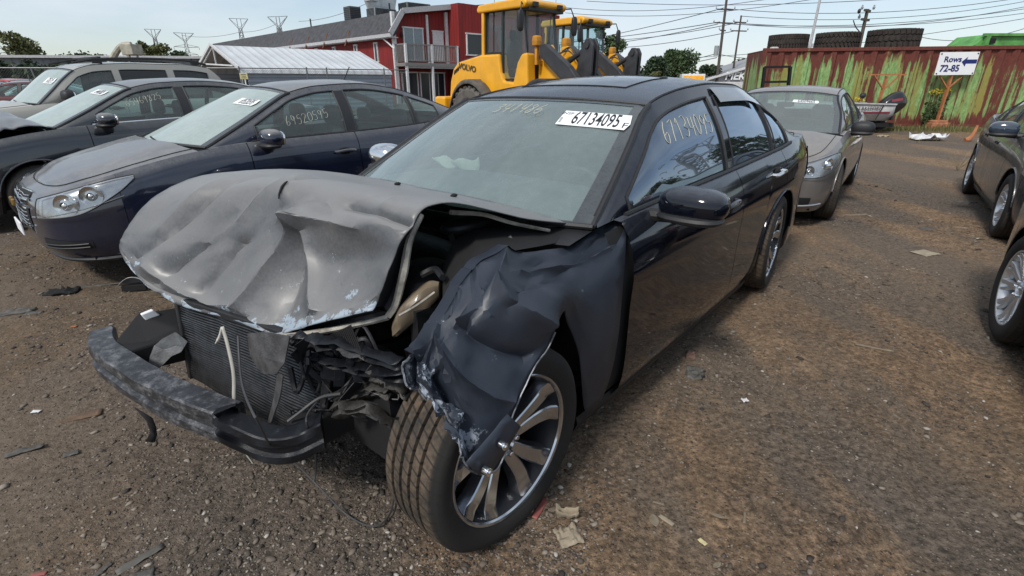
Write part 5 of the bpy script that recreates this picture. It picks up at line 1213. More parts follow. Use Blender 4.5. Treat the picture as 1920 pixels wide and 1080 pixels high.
# ------------------------------------------------------------------ red barn-like building
def siding(name, col, sc=1.0, dark=.55, axis_='x', period=.3):
    m, t, b = _new(name); co = _n(t, 'TexCoord'); s_ = _n(t, 'SeparateXYZ'); t.links.new(co.outputs['Object'], s_.inputs[0])
    a = _math(t, 'ADD', s_.outputs[0], s_.outputs[1]); f = _math(t, 'FRACT', _math(t, 'MULTIPLY', a, 1 / period)); g = _math(t, 'LESS_THAN', f, .16)
    n = _noise(t, 1.5, 6, .6, stretch=(1, 1, .2)); r = _ramp(t, n.outputs[0], [(.3, tuple(c * .72 for c in col)), (.7, tuple(min(1, c * 1.2) for c in col))])
    c = _mix(t, _math(t, 'MULTIPLY', g, dark), r.outputs[0], tuple(c * .3 for c in col)); t.links.new(c.outputs[0], b.inputs['Base Color']); b.inputs['Roughness'].default_value = .75
    _bump(t, b, _math(t, 'SUBTRACT', 1, g), .6, .03); MATS[name] = m; return m
RED = siding('red_board_siding', (0.22, 0.014, 0.012)); SHI = plain('grey_shingles', (0.060, 0.060, 0.066), .95, var=.35, scale=3, bump=.5, bscale=14)
TRIM = plain('grey_white_trim', (0.42, 0.42, 0.43), .6); DKW = plain('dark_window', (0.02, 0.025, 0.03), .12); WFR = plain('white_frame', (0.62, 0.62, 0.62), .5); DECK = plain('weathered_deck', (0.20, 0.19, 0.18), .8)
bx, by, byaw = -7.35, 38.0, 43.8
RB = empty('barn_building', 'long red barn style building with grey roof and upstairs balcony', 'building', (bx, by, 0), rad(byaw))
LB = 46; WB = 16; ez, bz, pz = 4.62, 6.0, 6.95
b = MB(); b.prism([(0, 0), (WB, 0), (WB, ez), (WB - .9, bz), (WB / 2, pz), (.9, bz), (0, ez)], 'y', 1.4, LB); b.build('wall', RED, RB)
b = MB()       # upper floor stands over the porch
b.prism([(0, 2.75), (4.6, 2.75), (4.6, 6.45), (.9, bz), (0, ez)], 'y', 1.2, 1.4); b.build('upper_wall', RED, RB)
b = MB(); b.box((10.2, .6, 3.4), (11.0, 1.6, 6.8)); b.build('front_block', RED, RB)
b = MB()
b.prism([(-.45, ez - .12), (-.45, ez), (.62, bz + .08), (WB / 2, pz + .12), (WB - .62, bz + .08), (WB + .4, ez), (WB + .4, ez - .12), (WB - .6, bz - .05), (WB / 2, pz - .02), (.68, bz - .05), (-.1, ez - .12)], 'y', .75, LB + .4); b.build('roof', SHI, RB)
b = MB(); 
for a_, c_ in (((-.5, ez - .02), (.62, bz + .06)), ((.62, bz + .06), (6.0, bz + .80))): b.bar((a_[0], .72, a_[1]), (c_[0], .72, c_[1]), .10, .34)
b.box((-.42, LB / 2, ez - .10), (.16, LB - 1.4, .22)); b.box((-.18, LB / 2, ez - .24), (.5, LB - 1.4, .05)); b.build('fascia', TRIM, RB)
b = MB()
for x in (0.02, 4.55): b.box((x, 1.16, 3.0 if x < 1 else 4.5), (.22, .22, 6.0 if x < 1 else 3.6))
b.box((2.85, 1.16, 4.4), (.18, .10, 3.2)); b.box((-.02, 1.2, 2.3), (.16, .16, 4.5)); b.tube([(-.35, 2.0, ez - .25), (-.2, 1.6, ez - .55), (-.12, 1.1, ez - .9), (-.12, 1.1, 0)], .06, 6); b.build('corner_trim', WFR, RB)
b = MB(); b.box((2.3, .55, 2.68), (4.7, 1.5, .22)); b.box((2.3, -.15, 2.62), (4.7, .08, .36)); b.build('deck', DECK, RB)
b = MB(); b.box((2.3, -.15, 3.95), (4.6, .08, .08)); b.box((2.3, -.15, 2.95), (4.6, .05, .05)); b.box((-.0, .5, 3.95), (.06, 1.3, .08))
for k in range(31): b.box((.05 + k * .15, -.15, 3.4), (.045, .045, 1.1))
for k in range(8): b.box((0, -.1 + k * .16, 3.4), (.045, .045, 1.1))
b.build('railing', DECK, RB)
for x in (.05, 2.2, 4.5):
    b = MB(); b.box((x, -.12, 1.95 if x < 3 else 3.3), (.15, .15, 4.1 if x < 3 else 1.4)); b.build('porch_post', WFR, RB)
def opening(x, z, w_, h_, y=1.17, fr=WFR, pane=DKW, mull=0, nm='window', rt=RB, side='y'):
    b = MB()
    def bx_(cx, cz, sx_, sz_, dy, th):
        if side == 'y': b.box((cx, y + dy, cz), (sx_, th, sz_))
        else: b.box((y + dy, cx, cz), (th, sx_, sz_))
    f_ = .09
    bx_(x, z + h_ / 2, w_ + f_ * 2, f_, 0, .1); bx_(x, z - h_ / 2, w_ + f_ * 2, f_, 0, .1); bx_(x - w_ / 2, z, f_, h_, 0, .1); bx_(x + w_ / 2, z, f_, h_, 0, .1)
    for k in range(mull): bx_(x - w_ / 2 + w_ * (k + 1) / (mull + 1), z, .07, h_, 0, .09)
    o = b.build(nm, fr, rt); b = MB(); bx_(x, z, w_, h_, .01, .05); b.build('pane', pane, o)
opening(1.6, 4.05, 1.6, 2.1, 1.14, mull=1, nm='patio_door', pane=plain('curtained_glass', (0.22, 0.27, 0.29), .25))
opening(3.75, 4.0, .85, 2.0, 1.14, nm='door', pane=WFR)
opening(6.2, 4.15, 1.7, 1.45, -.24, nm='window'); opening(1.2, 1.15, 1.3, 2.1, 1.36, nm='door'); opening(2.9, 1.15, 1.6, 2.1, 1.36, nm='door', mull=1); opening(4.0, 1.15, .6, 2.1, 1.36, nm='door')
for yy in (3.6, 6.6, 10.2, 13.5): opening(yy, 3.55, .42, 1.25, -.04, side='x')
for yy in (7.2, 11.0, 14.5, 18.0):
    b = MB(); b.bar((-.75, yy - .3, ez - .55), (-.05, yy + .1, ez + .55), .10, .12); b.bar((-.7, yy - .3, ez - .55), (-.05, yy - .3, ez - 1.1), .07); b.build('roof_bracket', plain('rust_brown', (0.11, 0.045, 0.025), .8), RB)
b = MB(); b.ball((.62, 1.1, 4.6), (.09, .1, .16), 8); b.build('wall_lamp', BLK, RB, True)
def hvac(x, y, z, w_, d_, h_, mat, label, legs=True, extra=None):
    M_ = Matrix.Translation((bx, by, 0)) @ Matrix.Rotation(rad(byaw), 4, 'Z'); p = M_ @ Vector((x, y, z))
    r_ = empty('rooftop_unit', label, 'air conditioner', p, rad(byaw), 'units on the red building roof'); b = MB(); b.box((0, 0, h_ / 2 + .25), (w_, d_, h_)); 
    b.build('casing', mat, r_, bevel=.03)
    b = MB()
    for k in range(8): b.box((0, -d_ / 2 - .012, .35 + k * h_ / 9), (w_ * .9, .03, .05)); b.box((-w_ / 2 - .012, 0, .35 + k * h_ / 9), (.03, d_ * .9, .05))
    b.build('grille', BLK, r_); b = MB()
    for a_ in (-1, 1):
        for c_ in (-1, 1): b.box((a_ * w_ * .42, c_ * d_ * .42, .0), (.08, .08, .6))
    b.build('stand', BLK, r_)
    if extra: extra(r_)
    return r_
GALV = plain('galvanised_sheet', (0.42, 0.44, 0.45), .35, .5, .2, 3)
hvac(1.6, 9.6, 5.75, 1.0, 1.0, 1.15, plain('unit_dark', (0.08, 0.085, 0.09), .5), 'small dark rooftop condenser, leftmost on the red building')
def ex(r_):
    b = MB(); b.prism([(-.9, .9), (.9, .9), (1.2, 2.0), (1.2, 2.6), (-.8, 2.6), (-1.1, 1.5)], 'y', -.5, .5); b.lathe([(2.4, .45), (3.1, .45), (3.1, .6), (3.3, .6)], 16, 'z', c=(.2, 0, 0)); b.box((-.95, -.3, 1.9), (.7, .9, 1.1)); b.build('duct', GALV, r_, False)
hvac(2.0, 5.8, 5.75, 1.9, 1.2, .7, GALV, 'tall galvanised kitchen extractor on the red building roof', extra=ex)
hvac(3.4, 3.4, 5.95, 2.1, 1.2, .75, plain('unit_green_grey', (0.17, 0.20, 0.18), .5), 'wide grey green rooftop unit nearest the gable')
b = MB()
for x, y in ((.9, 16), (1.0, 3.0), (2.6, 2.0), (3.3, 1.6)): b.tube([(x, y, 5.9), (x, y, 6.75)], .06, 6)
b.build('vent_pipe', BLK, RB)
# ------------------------------------------------------------------ white metal carport
def corr_mat(name, col, period, ax=2, dk=.5, stain=.3):
    m, t, b = _new(name); co = _n(t, 'TexCoord'); s_ = _n(t, 'SeparateXYZ'); t.links.new(co.outputs['Object'], s_.inputs[0])
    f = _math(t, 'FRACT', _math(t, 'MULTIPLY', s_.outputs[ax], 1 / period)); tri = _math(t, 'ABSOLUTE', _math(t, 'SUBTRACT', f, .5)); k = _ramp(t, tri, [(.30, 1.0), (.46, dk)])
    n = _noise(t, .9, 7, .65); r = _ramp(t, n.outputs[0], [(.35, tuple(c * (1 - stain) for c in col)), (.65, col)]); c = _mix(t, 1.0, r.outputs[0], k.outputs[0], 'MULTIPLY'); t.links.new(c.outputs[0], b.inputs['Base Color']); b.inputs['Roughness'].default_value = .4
    _bump(t, b, tri, .8, .04); MATS[name] = m; return m
CPW = corr_mat('white_metal_roof', (0.60, 0.62, 0.63), .45, 0, .78, .18); CPS = corr_mat('blue_white_metal_wall', (0.34, 0.39, 0.46), .22, 2, .6, .2)
CP = empty('carport', 'white corrugated metal carport with open gable end beside the red building', 'carport', (-13.0, 26.5, 0), rad(45.3))
LC, WC = 8.3, 6.5
b = MB()      # local x along its length, y across to the far eave
b.grid([[Vector((x, -.18, 1.95)), Vector((x, -.12, 2.12)), Vector((x, .15, 2.26)), Vector((x, WC / 2, 3.32)), Vector((x, WC - .15, 2.3)), Vector((x, WC + .15, 2.0))] for x in (-.2, 2, 4, 6, LC)]); b.build('roof', CPW, CP, solid=.04)
b = MB(); b.box((LC / 2 + .1, 0, 1.0), (LC - .2, .05, 2.0)); b.box((LC - .1, WC / 2, 1.1), (.05, WC - .1, 2.2)); b.box((LC / 2, WC, 1.0), (LC - .2, .05, 2.0)); b.build('wall', CPS, CP)
b = MB()
for y in (0.03, WC): b.box((-.1, y, 1.0), (.08, .10, 2.1))
b.bar((-.1, 0, 2.1), (-.1, WC / 2, 3.22), .08); b.bar((-.1, WC, 2.1), (-.1, WC / 2, 3.22), .08); b.bar((-.1, .8, 2.3), (-.1, WC - .8, 2.5), .07); b.bar((-.1, WC / 2, 2.4), (-.1, WC / 2, 3.2), .06)
b.bar((-.2, -.16, 2.2), (-.2, WC / 2, 3.36), .05, .12); b.bar((-.2, WC + .1, 2.2), (-.2, WC / 2, 3.36), .05, .12); b.build('frame', WFR, CP)
b = MB(); b.box((3, WC / 2, .7), (2.5, 4, 1.4)); b.box((6.8, 2, .9), (1.2, 2, 1.8)); tag(b.build('stored_crate', DBK, None), 'dark bulky load stored inside the white carport', 'crate'); o = bpy.data.objects['stored_crate']; o.matrix_world = Matrix.Translation((-13.0, 26.5, 0)) @ Matrix.Rotation(rad(45.3), 4, 'Z')
# ------------------------------------------------------------------ chain link fence
WIRE = plain('galvanised_wire', (0.16, 0.165, 0.17), .5, .5)
FE = empty('chain_link_fence', 'grey chain link fence running behind the parked cars to the carport', 'fence', (-18, 24.5, 0))
pl = [Vector(p) for p in ((-45, 20, 0), (-30.5, 23.0, 0), (-23, 24.3, 0), (-17.6, 25.0, 0), (-12.6, 25.4, 0), (-9.3, 27.6, 0), (-5.7, 30.0, 0))]; O_ = Vector((-18, 24.5, 0))
mw = MB(); rl = MB(); FH = 2.15; posts = []
for a_, c_ in zip(pl, pl[1:]):
    d = c_ - a_; L = d.length; d.normalize(); rl.tube([a_ + Vector((0, 0, FH)) - O_, c_ + Vector((0, 0, FH)) - O_], .028, 6)
    k = 0.0
    while k < L: posts.append(a_ + d * k); k += 3.0
    s_ = .11; n = int(L / s_); w_ = .0035; nrm = Vector((-d.y, d.x, 0)) * .002
    for i in range(-int(FH / s_), n):
        for sg in (1, -1):
            x0, x1 = (i * s_, i * s_ + FH); z0, z1 = (0, FH) if sg > 0 else (FH, 0)
            if x1 <= 0 or x0 >= L: continue
            t0, t1 = max(0, (0 - x0) / FH), min(1, (L - x0) / FH); p = a_ + d * lerp(x0, x1, t0) - O_; q = a_ + d * lerp(x0, x1, t1) - O_
            p.z = lerp(z0, z1, t0); q.z = lerp(z0, z1, t1); up = Vector((0, 0, w_))
            mw.add([p - up, q - up, q + up, p + up, p + nrm * 2, q + nrm * 2], [(0, 1, 2, 3), (0, 4, 5, 1), (3, 2, 5, 4)])
mw.build('wire_mesh', WIRE, FE); rl.build('top_rail', WIRE, FE, True)
for p in posts:
    b = MB(); b.tube([p - O_, p - O_ + Vector((0, 0, FH + .08))], .036, 8); b.build('post', WIRE, FE, True)
def at_px(u, v, Y): return gY(u, v, Y)
# small yellow sign on a leaning stake, rebar poles
p = gY(465, 143, 25.6); r_ = empty('small_sign', 'small pale yellow notice board on a white stake before the carport', 'sign', (p.x, p.y - .4, 0)); b = MB(); b.box((0, 0, p.z), (.36, .02, .26)); o = b.build('board', plain('pale_yellow', (0.50, 0.45, 0.22), .5), r_, bevel=.005)
b = MB(); 
for k in range(3): b.box((0, -.014, p.z + .07 - .07 * k), (.24 - .05 * (k % 2), .004, .022))
b.build('faded_lettering', BLK, o); b = MB(); b.box((0.02, .02, p.z / 2), (.05, .03, p.z)); b.build('stake', WFR, r_)
r_ = empty('steel_stake', 'two thin steel stakes leaning in front of the fence at left', 'stake', (-15.0, 17.8, 0)); b = MB(); b.tube([gY(250, 120, 18) - r_.location, gY(300, 180, 18) - r_.location], .02, 6)
A_ = gY(57, 127, 18); B2 = gY(80, 180, 18); r_.location = (B2.x, B2.y, 0); b = MB(); b.tube([A_ - r_.location, B2 - r_.location], .022, 6); b.tube([gY(52, 140, 18) - r_.location, gY(66, 182, 18) - r_.location], .016, 6); b.build('pole', WIRE, r_, True)
# long grey building behind the fence, hopper
r_ = empty('warehouse', 'low grey warehouse with pale roof edge beyond the chain link fence', 'building', (-34, 46, 0), rad(10)); b = MB(); b.box((0, 0, 1.6), (34, 10, 3.3)); b.build('wall', corr_mat('grey_metal_wall', (0.20, 0.21, 0.22), .5, 0, .7), r_); b = MB(); b.box((0, 0, 3.33), (34.6, 10.6, .18)); b.build('roof', TRIM, r_)
M_ = gY(236, 118, 34); HO = empty('excavator_arm', 'beige machine arm with a boxy hopper rising behind the beige wagon', 'excavator', (M_.x, M_.y, 0)); q = lambda u, v: gY(u, v, 34) - HO.location
CRM = plain('cream_steel', (0.36, 0.34, 0.27), .55, 0, .3, 4); b = MB(); b.tube([q(205, 150), q(208, 118), q(222, 92), q(231, 84), q(246, 83)], [.22, .20, .17, .15, .14], 8, smooth_pts=3); b.build('boom', CRM, HO, True)
b = MB(); A_ = [q(233, 83), q(255, 83), q(261, 103), q(240, 104)]; b.add([p + Vector((0, -.5, 0)) for p in A_] + [p + Vector((0, .5, 0)) for p in A_], [(0, 1, 2, 3), (7, 6, 5, 4), (0, 4, 5, 1), (1, 5, 6, 2), (2, 6, 7, 3), (3, 7, 4, 0)]); b.bar(q(243, 104), q(243, 122), .10); b.bar(q(258, 103), q(259, 122), .10); b.bar(q(232, 95), q(243, 112), .07); b.build('hopper', CRM, HO, bevel=.03)
# ------------------------------------------------------------------ trees
def tpx(label, u, vtop, Y, r, seed, **k):
    p = gY(u, vtop, Y); return tree(label, p.x, p.y, p.z * (1.04 if k.get('bush') else 1.14), r, seed, **k)
tpx('tall loose green tree at the far left above the hedge', 30, 79, 42, 1.7, 1, mat=LEAF3, n=3600, sz=.14, trunk=.3)
tpx('dark bushy tree at the left edge behind the fence', 5, 118, 38, 2.2, 2, mat=LEAF2, n=3000, sz=.14, bush=True, name='bush')
tpx('dark rounded bush beside the far left tree', 62, 124, 36, 2.0, 3, mat=LEAF2, n=3000, sz=.14, bush=True, name='bush')
tpx('dark low tree above the grey warehouse roof', 152, 111, 70, 3.3, 4, mat=LEAF2, n=2400, sz=.22)
tpx('yellow green tree behind the machine arm', 280, 93, 60, 2.2, 5, mat=LEAF3, n=2400, sz=.18)
tpx('dark tree between the arm and the carport', 330, 107, 75, 2.6, 6, mat=LEAF2, n=2000, sz=.22)
tpx('tall narrow green tree standing behind the second loader', 1147, 67, 48, 1.5, 7, mat=LEAF, n=3600, sz=.13, trunk=.2)
tpx('wide dark green tree at centre right, crown to the poles', 1265, 104, 62, 3.2, 8, mat=LEAF, n=5200, sz=.17, trunk=.15)
tpx('dark green tree right behind the second loader arms', 1222, 116, 60, 2.6, 9, mat=LEAF2, n=4200, sz=.16, trunk=.12)
tpx('bright green bush under the centre right trees', 1222, 136, 56, 1.2, 10, mat=LEAF3, n=1500, sz=.12, bush=True, name='bush')
tpx('small dark tree behind the yellow box truck', 1325, 130, 66, 2.2, 11, mat=LEAF2, n=2400, sz=.16, trunk=.1)
tpx('small tree left of the utility poles', 1350, 128, 75, 1.5, 12, mat=LEAF2, n=1500, sz=.16, trunk=.1)
tpx('dark tree top behind the white shop roof', 1392, 118, 78, 2.2, 13, mat=LEAF2, n=1800, sz=.18, trunk=.2)
# ------------------------------------------------------------------ lattice towers
STL = plain('tower_steel', (0.22, 0.235, 0.25), .6, .3)
def tower(label, u, v, Y, kind, yaw=0, w_=.17, loc=None, Hh=None):
    p = gY(u, v, Y) if loc is None else Vector(loc); Hh = Hh or p.z; r_ = empty('transmission_tower', label, 'power pylon', (p.x, p.y, 0), yaw, 'transmission towers on the skyline'); b = MB()
    n = 9; lv = []
    for i in range(n + 1):
        q = i / n; h = Hh * .86 * q; hw = lerp(Hh * .085, Hh * .022, q ** .8); lv.append([Vector((a_ * hw, c_ * hw, h)) for a_, c_ in ((-1, -1), (1, -1), (1, 1), (-1, 1))])
    for A_, B_l in zip(lv, lv[1:]):
        for k in range(4): b.bar(A_[k], B_l[k], w_); b.bar(A_[k], B_l[(k + 1) % 4], w_ * .7); b.bar(A_[(k + 1) % 4], B_l[k], w_ * .7); b.bar(B_l[k], B_l[(k + 1) % 4], w_ * .7)
    b.build('mast', STL, r_); b = MB(); t_ = Hh * .86; hw = Hh * .028; aw = Hh * (.17 if kind == 0 else .22)
    for s_ in (-1, 1):
        b.bar((s_ * hw, 0, t_), (s_ * aw * .8, 0, Hh), w_); b.bar((0, 0, t_ + .3), (s_ * aw * .8, 0, Hh), w_ * .7); b.bar((s_ * hw * 2, 0, Hh), (s_ * aw * .8, 0, Hh), w_ * .8); b.bar((s_ * hw, 0, t_), (s_ * hw, 0, Hh), w_)
        for z, e in ((.64, .9), (.46, .75)) if kind == 0 else ((.74, 1.0), (.60, .8)):
            z *= Hh; b.bar((s_ * hw, 0, z), (s_ * aw * e, 0, z + .2), w_); b.bar((s_ * hw, 0, z + Hh * .05), (s_ * aw * e, 0, z + .2), w_ * .7); b.bar((s_ * aw * e, 0, z), (s_ * aw * e, 0, z - Hh * .045), w_ * .9)
    b.bar((-aw * .8, 0, Hh), (aw * .8, 0, Hh), w_ * .8); b.build('cross_arms', STL, r_); return r_
tower('lattice transmission tower with narrow arms, second from the left', 286, 55, 250, 0, rad(20), .20)
tower('lattice transmission tower with a flat wide top, third from the left', 344, 62, 240, 1, rad(30), .20)
tower('lattice transmission tower above the left end of the red building roof', 447, 35, 210, 0, rad(20), .18)
tower('lattice transmission tower nearest the rooftop units', 520, 31, 200, 1, rad(-15), .18)
tower('faint small transmission tower, leftmost and farthest', 192, 102, 420, 0, rad(20), .26)
# ------------------------------------------------------------------ utility poles and wires
PW = plain('pole_wood', (0.085, 0.07, 0.06), .9)
def pole(label, u0, v0, u1, v1, Y, r_=.14, arms=(), mat=PW, name='utility_pole', lamp=False):
    t_ = gY(u0, v0, Y); bb = gY(u1, v1, Y); k = bb.z / max(.01, (t_.z - bb.z)); base = bb + (bb - t_) * k; base.z = 0
    o = empty(name, label, 'utility pole' if name == 'utility_pole' else 'lamp post', base); b = MB(); b.tube([(0, 0, 0), t_ - base], [r_, r_ * .7], 10); b.build('shaft', mat, o, True)
    out = []
    for (v, w_, nins) in arms:
        q = (gY(u0 + (u1 - u0) * (v - v0) / (v1 - v0), v, Y) - base); b = MB(); b.bar(q - Vector((w_ / 2, .3, 0)), q + Vector((w_ / 2, .3, 0)), .12); a_ = b.build('crossarm', mat, o); b = MB()
        for i in range(nins): e = q + Vector((lerp(-w_ / 2, w_ / 2, i / max(1, nins - 1)), 0, .06)); b.lathe([(0, .05), (.10, .08), (.16, .05), (.24, .04), (.24, .001)], 8, 'z', c=e); out.append(base + e + Vector((0, 0, .24)))
        b.build('insulator', plain('insulator_grey', (0.25, 0.27, 0.3), .4), a_, True)
    return o, out
p1, w1 = pole('tall dark wooden utility pole, left of the pair behind the black roof', 1366, -30, 1344, 150, 62, .17, ((18, 2.0, 2), (43, 2.2, 3), (57, .8, 1)))
b = MB(); b.lathe([(-.5, .001), (-.5, .25), (.5, .25), (.5, .001)], 12, 'z', c=gY(1349, 95, 62) - p1.location + Vector((-.35, 0, 0))); b.build('transformer', plain('transformer_grey', (0.3, 0.32, 0.33), .5), p1, True)
p2, w2 = pole('thinner wooden utility pole, right of the pair', 1390, 29, 1372, 150, 66, .13, ((42, 1.6, 3), (58, 2.0, 3)))
p3, w3 = pole('pale steel lamp post rising above the first container tyre', 1546, -40, 1518, 90, 40, .11, (), TRIM, 'lamp_post')
p4, w4 = pole('short dark pole top between the container tyres', 1627, 17, 1608, 100, 34, .13, ((20, .7, 2), (37, .8, 1)))
b = MB(); b.tube([gY(1600, 38, 33.8) - p4.location, gY(1604, 50, 33.8) - p4.location, gY(1612, 60, 33.8) - p4.location], .03, 5, smooth_pts=3); b.ball(gY(1611, 21, 33.8) - p4.location, (.09, .09, .14), 6); b.build('bracket', BLK, p4, True)
def wire(a_, c_, sag, r_=.022):
    a_, c_ = Vector(a_), Vector(c_); pts = [a_.lerp(c_, i / 24) - Vector((0, 0, sag * 4 * (i / 24) * (1 - i / 24))) for i in range(25)]
    b = MB(); b.tube(pts, r_, 4); o = b.build('power_line', plain('cable_grey', (0.12, 0.13, 0.15), .6), None, True); return o
lines = [((1357, 15, 62), (940, 95, 120)), ((1360, 16, 62), (1925, -6, 60)), ((1350, 41, 62), (900, 80, 130)), ((1352, 42, 62), (1925, 12, 60)), ((1354, 44, 62), (1925, 16, 62)), ((1346, 45, 62), (1000, 88, 120)), ((1388, 30, 66), (1925, 2, 70)),
 ((1342, 101, 62), (1060, 128, 110)), ((1344, 108, 62), (1060, 140, 110)), ((1346, 101, 62), (1600, 76, 50)), ((1386, 42, 66), (1050, 72, 120)), ((1382, 57, 66), (1050, 84, 120)), ((1390, 44, 66), (1925, 24, 70)), ((1100, 2, 80), (1925, -22, 60)), ((1060, 14, 90), (1500, -12, 70)), ((1060, 24, 90), (1560, -8, 70)),
 ((1250, 110, 90), (1925, 34, 70)), ((1700, 62, 60), (1925, 52, 55)), ((560, 40, 150), (710, -5, 120)), ((340, 66, 240), (450, 60, 210)), ((450, 60, 210), (520, 44, 200))]
L_p = 'power line running left from the tall pole, '; R_p = 'power line running right from the tall pole, '
WL = [L_p + 'attached highest', R_p + 'rising steeply off the top edge', L_p + 'outer wire of the middle crossarm', R_p + 'upper wire of the middle crossarm', R_p + 'lower wire of the middle crossarm', L_p + 'inner wire of the middle crossarm', 'power line from the thin pole top towards the upper right corner',
 L_p + 'upper wire at the transformer', L_p + 'lower wire at the transformer', 'low power line from the transformer dipping behind the container tyres', 'power line running left from the upper crossarm of the thin pole', 'power line running left from the lower crossarm of the thin pole', 'power line running right from the upper crossarm of the thin pole', 'power line crossing the very top edge above the farther loader', 'power line above the farther loader, upper of the close pair', 'power line above the farther loader, lower of the close pair',
 'lowest long power line, passing behind the pole bases and the tyres', 'short stretch of power line above the green tray at right', 'power line rising over the rooftop units of the red building', 'power line strung between the flat topped tower and the next one right', 'power line strung between the two towers above the carport']
for i, (a_, c_) in enumerate(lines):
    o = wire(gY(*a_), gY(*c_), .8 + .12 * (i % 4), .020 + .00018 * max(a_[2], c_[2])); tag(o, WL[i], 'power line', 'overhead power lines')
# ------------------------------------------------------------------ shop, trucks in the distance
SH = empty('shop_building', 'white shop building with grey gable and red lettering behind the container', 'building', (gY(1330, 150, 62).x - .3, 62, 0)); o0 = SH.location
q = lambda u, v: gY(u, v, 62) - o0
pA, pB, pC = q(1330, 148), q(1440, 112), q(1440, 150)
b = MB(); b.add([(pA.x, 0, 0), (pA.x + 14, 0, 0), (pA.x + 14, 0, pB.z + 2.0), (pA.x, 0, pA.z), (pA.x, 12, 0), (pA.x + 14, 12, 0), (pA.x + 14, 12, pB.z + 2.0), (pA.x, 12, pA.z)], [(0, 1, 2, 3), (5, 4, 7, 6), (1, 5, 6, 2), (4, 0, 3, 7), (3, 2, 6, 7)]); b.build('wall', plain('shop_grey', (0.27, 0.27, 0.28), .7), SH)
b = MB(); b.bar((pA.x - .5, -.2, pA.z - .1), (pA.x + 14, -.2, pB.z + 2.0), .5, .18); b.build('roof_edge', WFR, SH); b = MB(); b.box((5.2, -.25, .78), (9.0, .3, 1.5)); b.build('lower_wall', WFR, SH)
pt = q(1368, 143); text_mesh('shop_lettering', 'MEKA', 1.12, WHT, SH, Matrix.Translation((pt.x + .95, -.12, pt.z)) @ Matrix.Rotation(rad(90), 4, 'X'), .05, shear=.15, xscale=1.05, bold=.03)
pt = q(1405, 143); b = MB(); b.box((pt.x + .9, -.1, pt.z + .02), (3.0, .1, 1.1)); o = b.build('red_panel', plain('sign_red', (0.45, 0.02, 0.02), .5), SH); text_mesh('shop_lettering', 'TRO', 1.0, WHT, o, Matrix.Translation((pt.x + .7, -.16, pt.z)) @ Matrix.Rotation(rad(90), 4, 'X'), .03, shear=.15, bold=.03)
TP = gY(1297, 147, 48); r_ = empty('box_truck', 'box truck with a yellow side panel and white roof in the distance', 'truck', (TP.x, TP.y, 0), rad(-14)); b = MB(); b.box((0, 0, 1.48), (1.9, 3.4, 1.35)); b.build('cargo_box', WFR, r_, bevel=.04); b = MB(); b.box((0, -1.71, 1.50), (1.62, .03, 1.0)); o = b.build('side_panel', plain('truck_yellow', (0.80, 0.36, 0.01), .5), r_)
b = MB(); b.box((.97, 0, 1.48), (.03, 3.0, 1.1)); b.build('side_panel', plain('truck_orange', (0.36, 0.16, 0.06), .6), r_); b = MB(); b.box((0, -2.5, .95), (1.7, 1.3, 1.2)); b.box((0, 0, .6), (1.6, 5, .25)); b.build('cab', WFR, r_, bevel=.1)
for x in (-.8, .8):
    for y in (-2.4, 1.0): b = MB(); b.lathe([(-.12, .001), (-.12, .36), (.12, .36), (.12, .001)], 16, 'x', c=(x, y, .38)); b.build('wheel', RUB, r_)
c = Car('pickup_truck', 'white pickup truck in the distance beside the box truck', 'truck', gY(1318, 153, 44).x, 44, -12, sedan(paint=paint('white_truck_paint', (0.62, 0.63, 0.64), .2), W=.98, R=.42, rw=.38, zr=.4, ztop=[(.96, 1.0), (-.5, 1.12), (-2, 1.12), (-3.65, 1.12)], arch=[(-.2, 1.12), (-.9, 1.62), (-1.1, 1.75), (-1.8, 1.80), (-2.2, 1.78), (-2.5, 1.6), (-2.7, 1.13)], raily=[(-.2, .8), (-1.1, .7), (-2.2, .7), (-2.7, .75)], header=-1.05, rheader=-2.25, win=[(-.6, -1.35), (-1.45, -2.2)], doors=[-.5, -1.4, -2.3], deckx=(-2.8, -99)), z=0); c.build(interior=False)
# ------------------------------------------------------------------ wheel loaders
YEL = plain('loader_yellow', (0.78, 0.37, 0.012), .38, 0, .12, 3, coat=.3); YELD = plain('loader_yellow_dull', (0.50, 0.22, 0.02), .5, 0, .25, 5); GRY = plain('loader_dark_grey', (0.035, 0.036, 0.04), .5, 0, .3, 5)
GLC = glass('cab_glass', (0.70, 0.84, 0.86), dust=.10); MUD = plain('muddy_grey', (0.11, 0.10, 0.09), .9, 0, .4, 6, bump=.4)
LSC = .85     # the cab and frames are drawn at full length and set to this machine's size
def bigwheel(parent, c, R, w_, side=1, steer=0):
    e = empty('wheel'); e.parent = parent; e.location = c; e.scale = (1 / LSC, 1 / LSC, 1); b = MB(); h = w_ / 2
    b.lathe([(-h * .8, R * .5), (-h, R * .62), (-h, R * .86), (-h * .85, R * .95), (h * .85, R * .95), (h, R * .86), (h, R * .62), (h * .8, R * .5)], 40)
    for k in range(22):
        a = 2 * math.pi * k / 22
        for s_ in (-1, 1):
            a2 = a + (.14 if s_ > 0 else 0); M = Matrix.Rotation(-a2, 4, 'Y'); q = MB(); q.box((R * .965, s_ * h * .48, 0), (R * .08, h * .92, R * .15), Matrix.Rotation(s_ * .35, 3, 'X')); q.shift(M); b.add(q.v, q.f)
    b.build('tyre', MUD, e, True, sharp=30); b = MB(); s_ = side
    b.lathe([(s_ * h * .8, R * .5), (s_ * h * .35, R * .46), (s_ * h * .3, R * .24), (s_ * h * .55, R * .22), (s_ * h * .55, .001)], 28); b.build('rim', YELD, e, True); return e
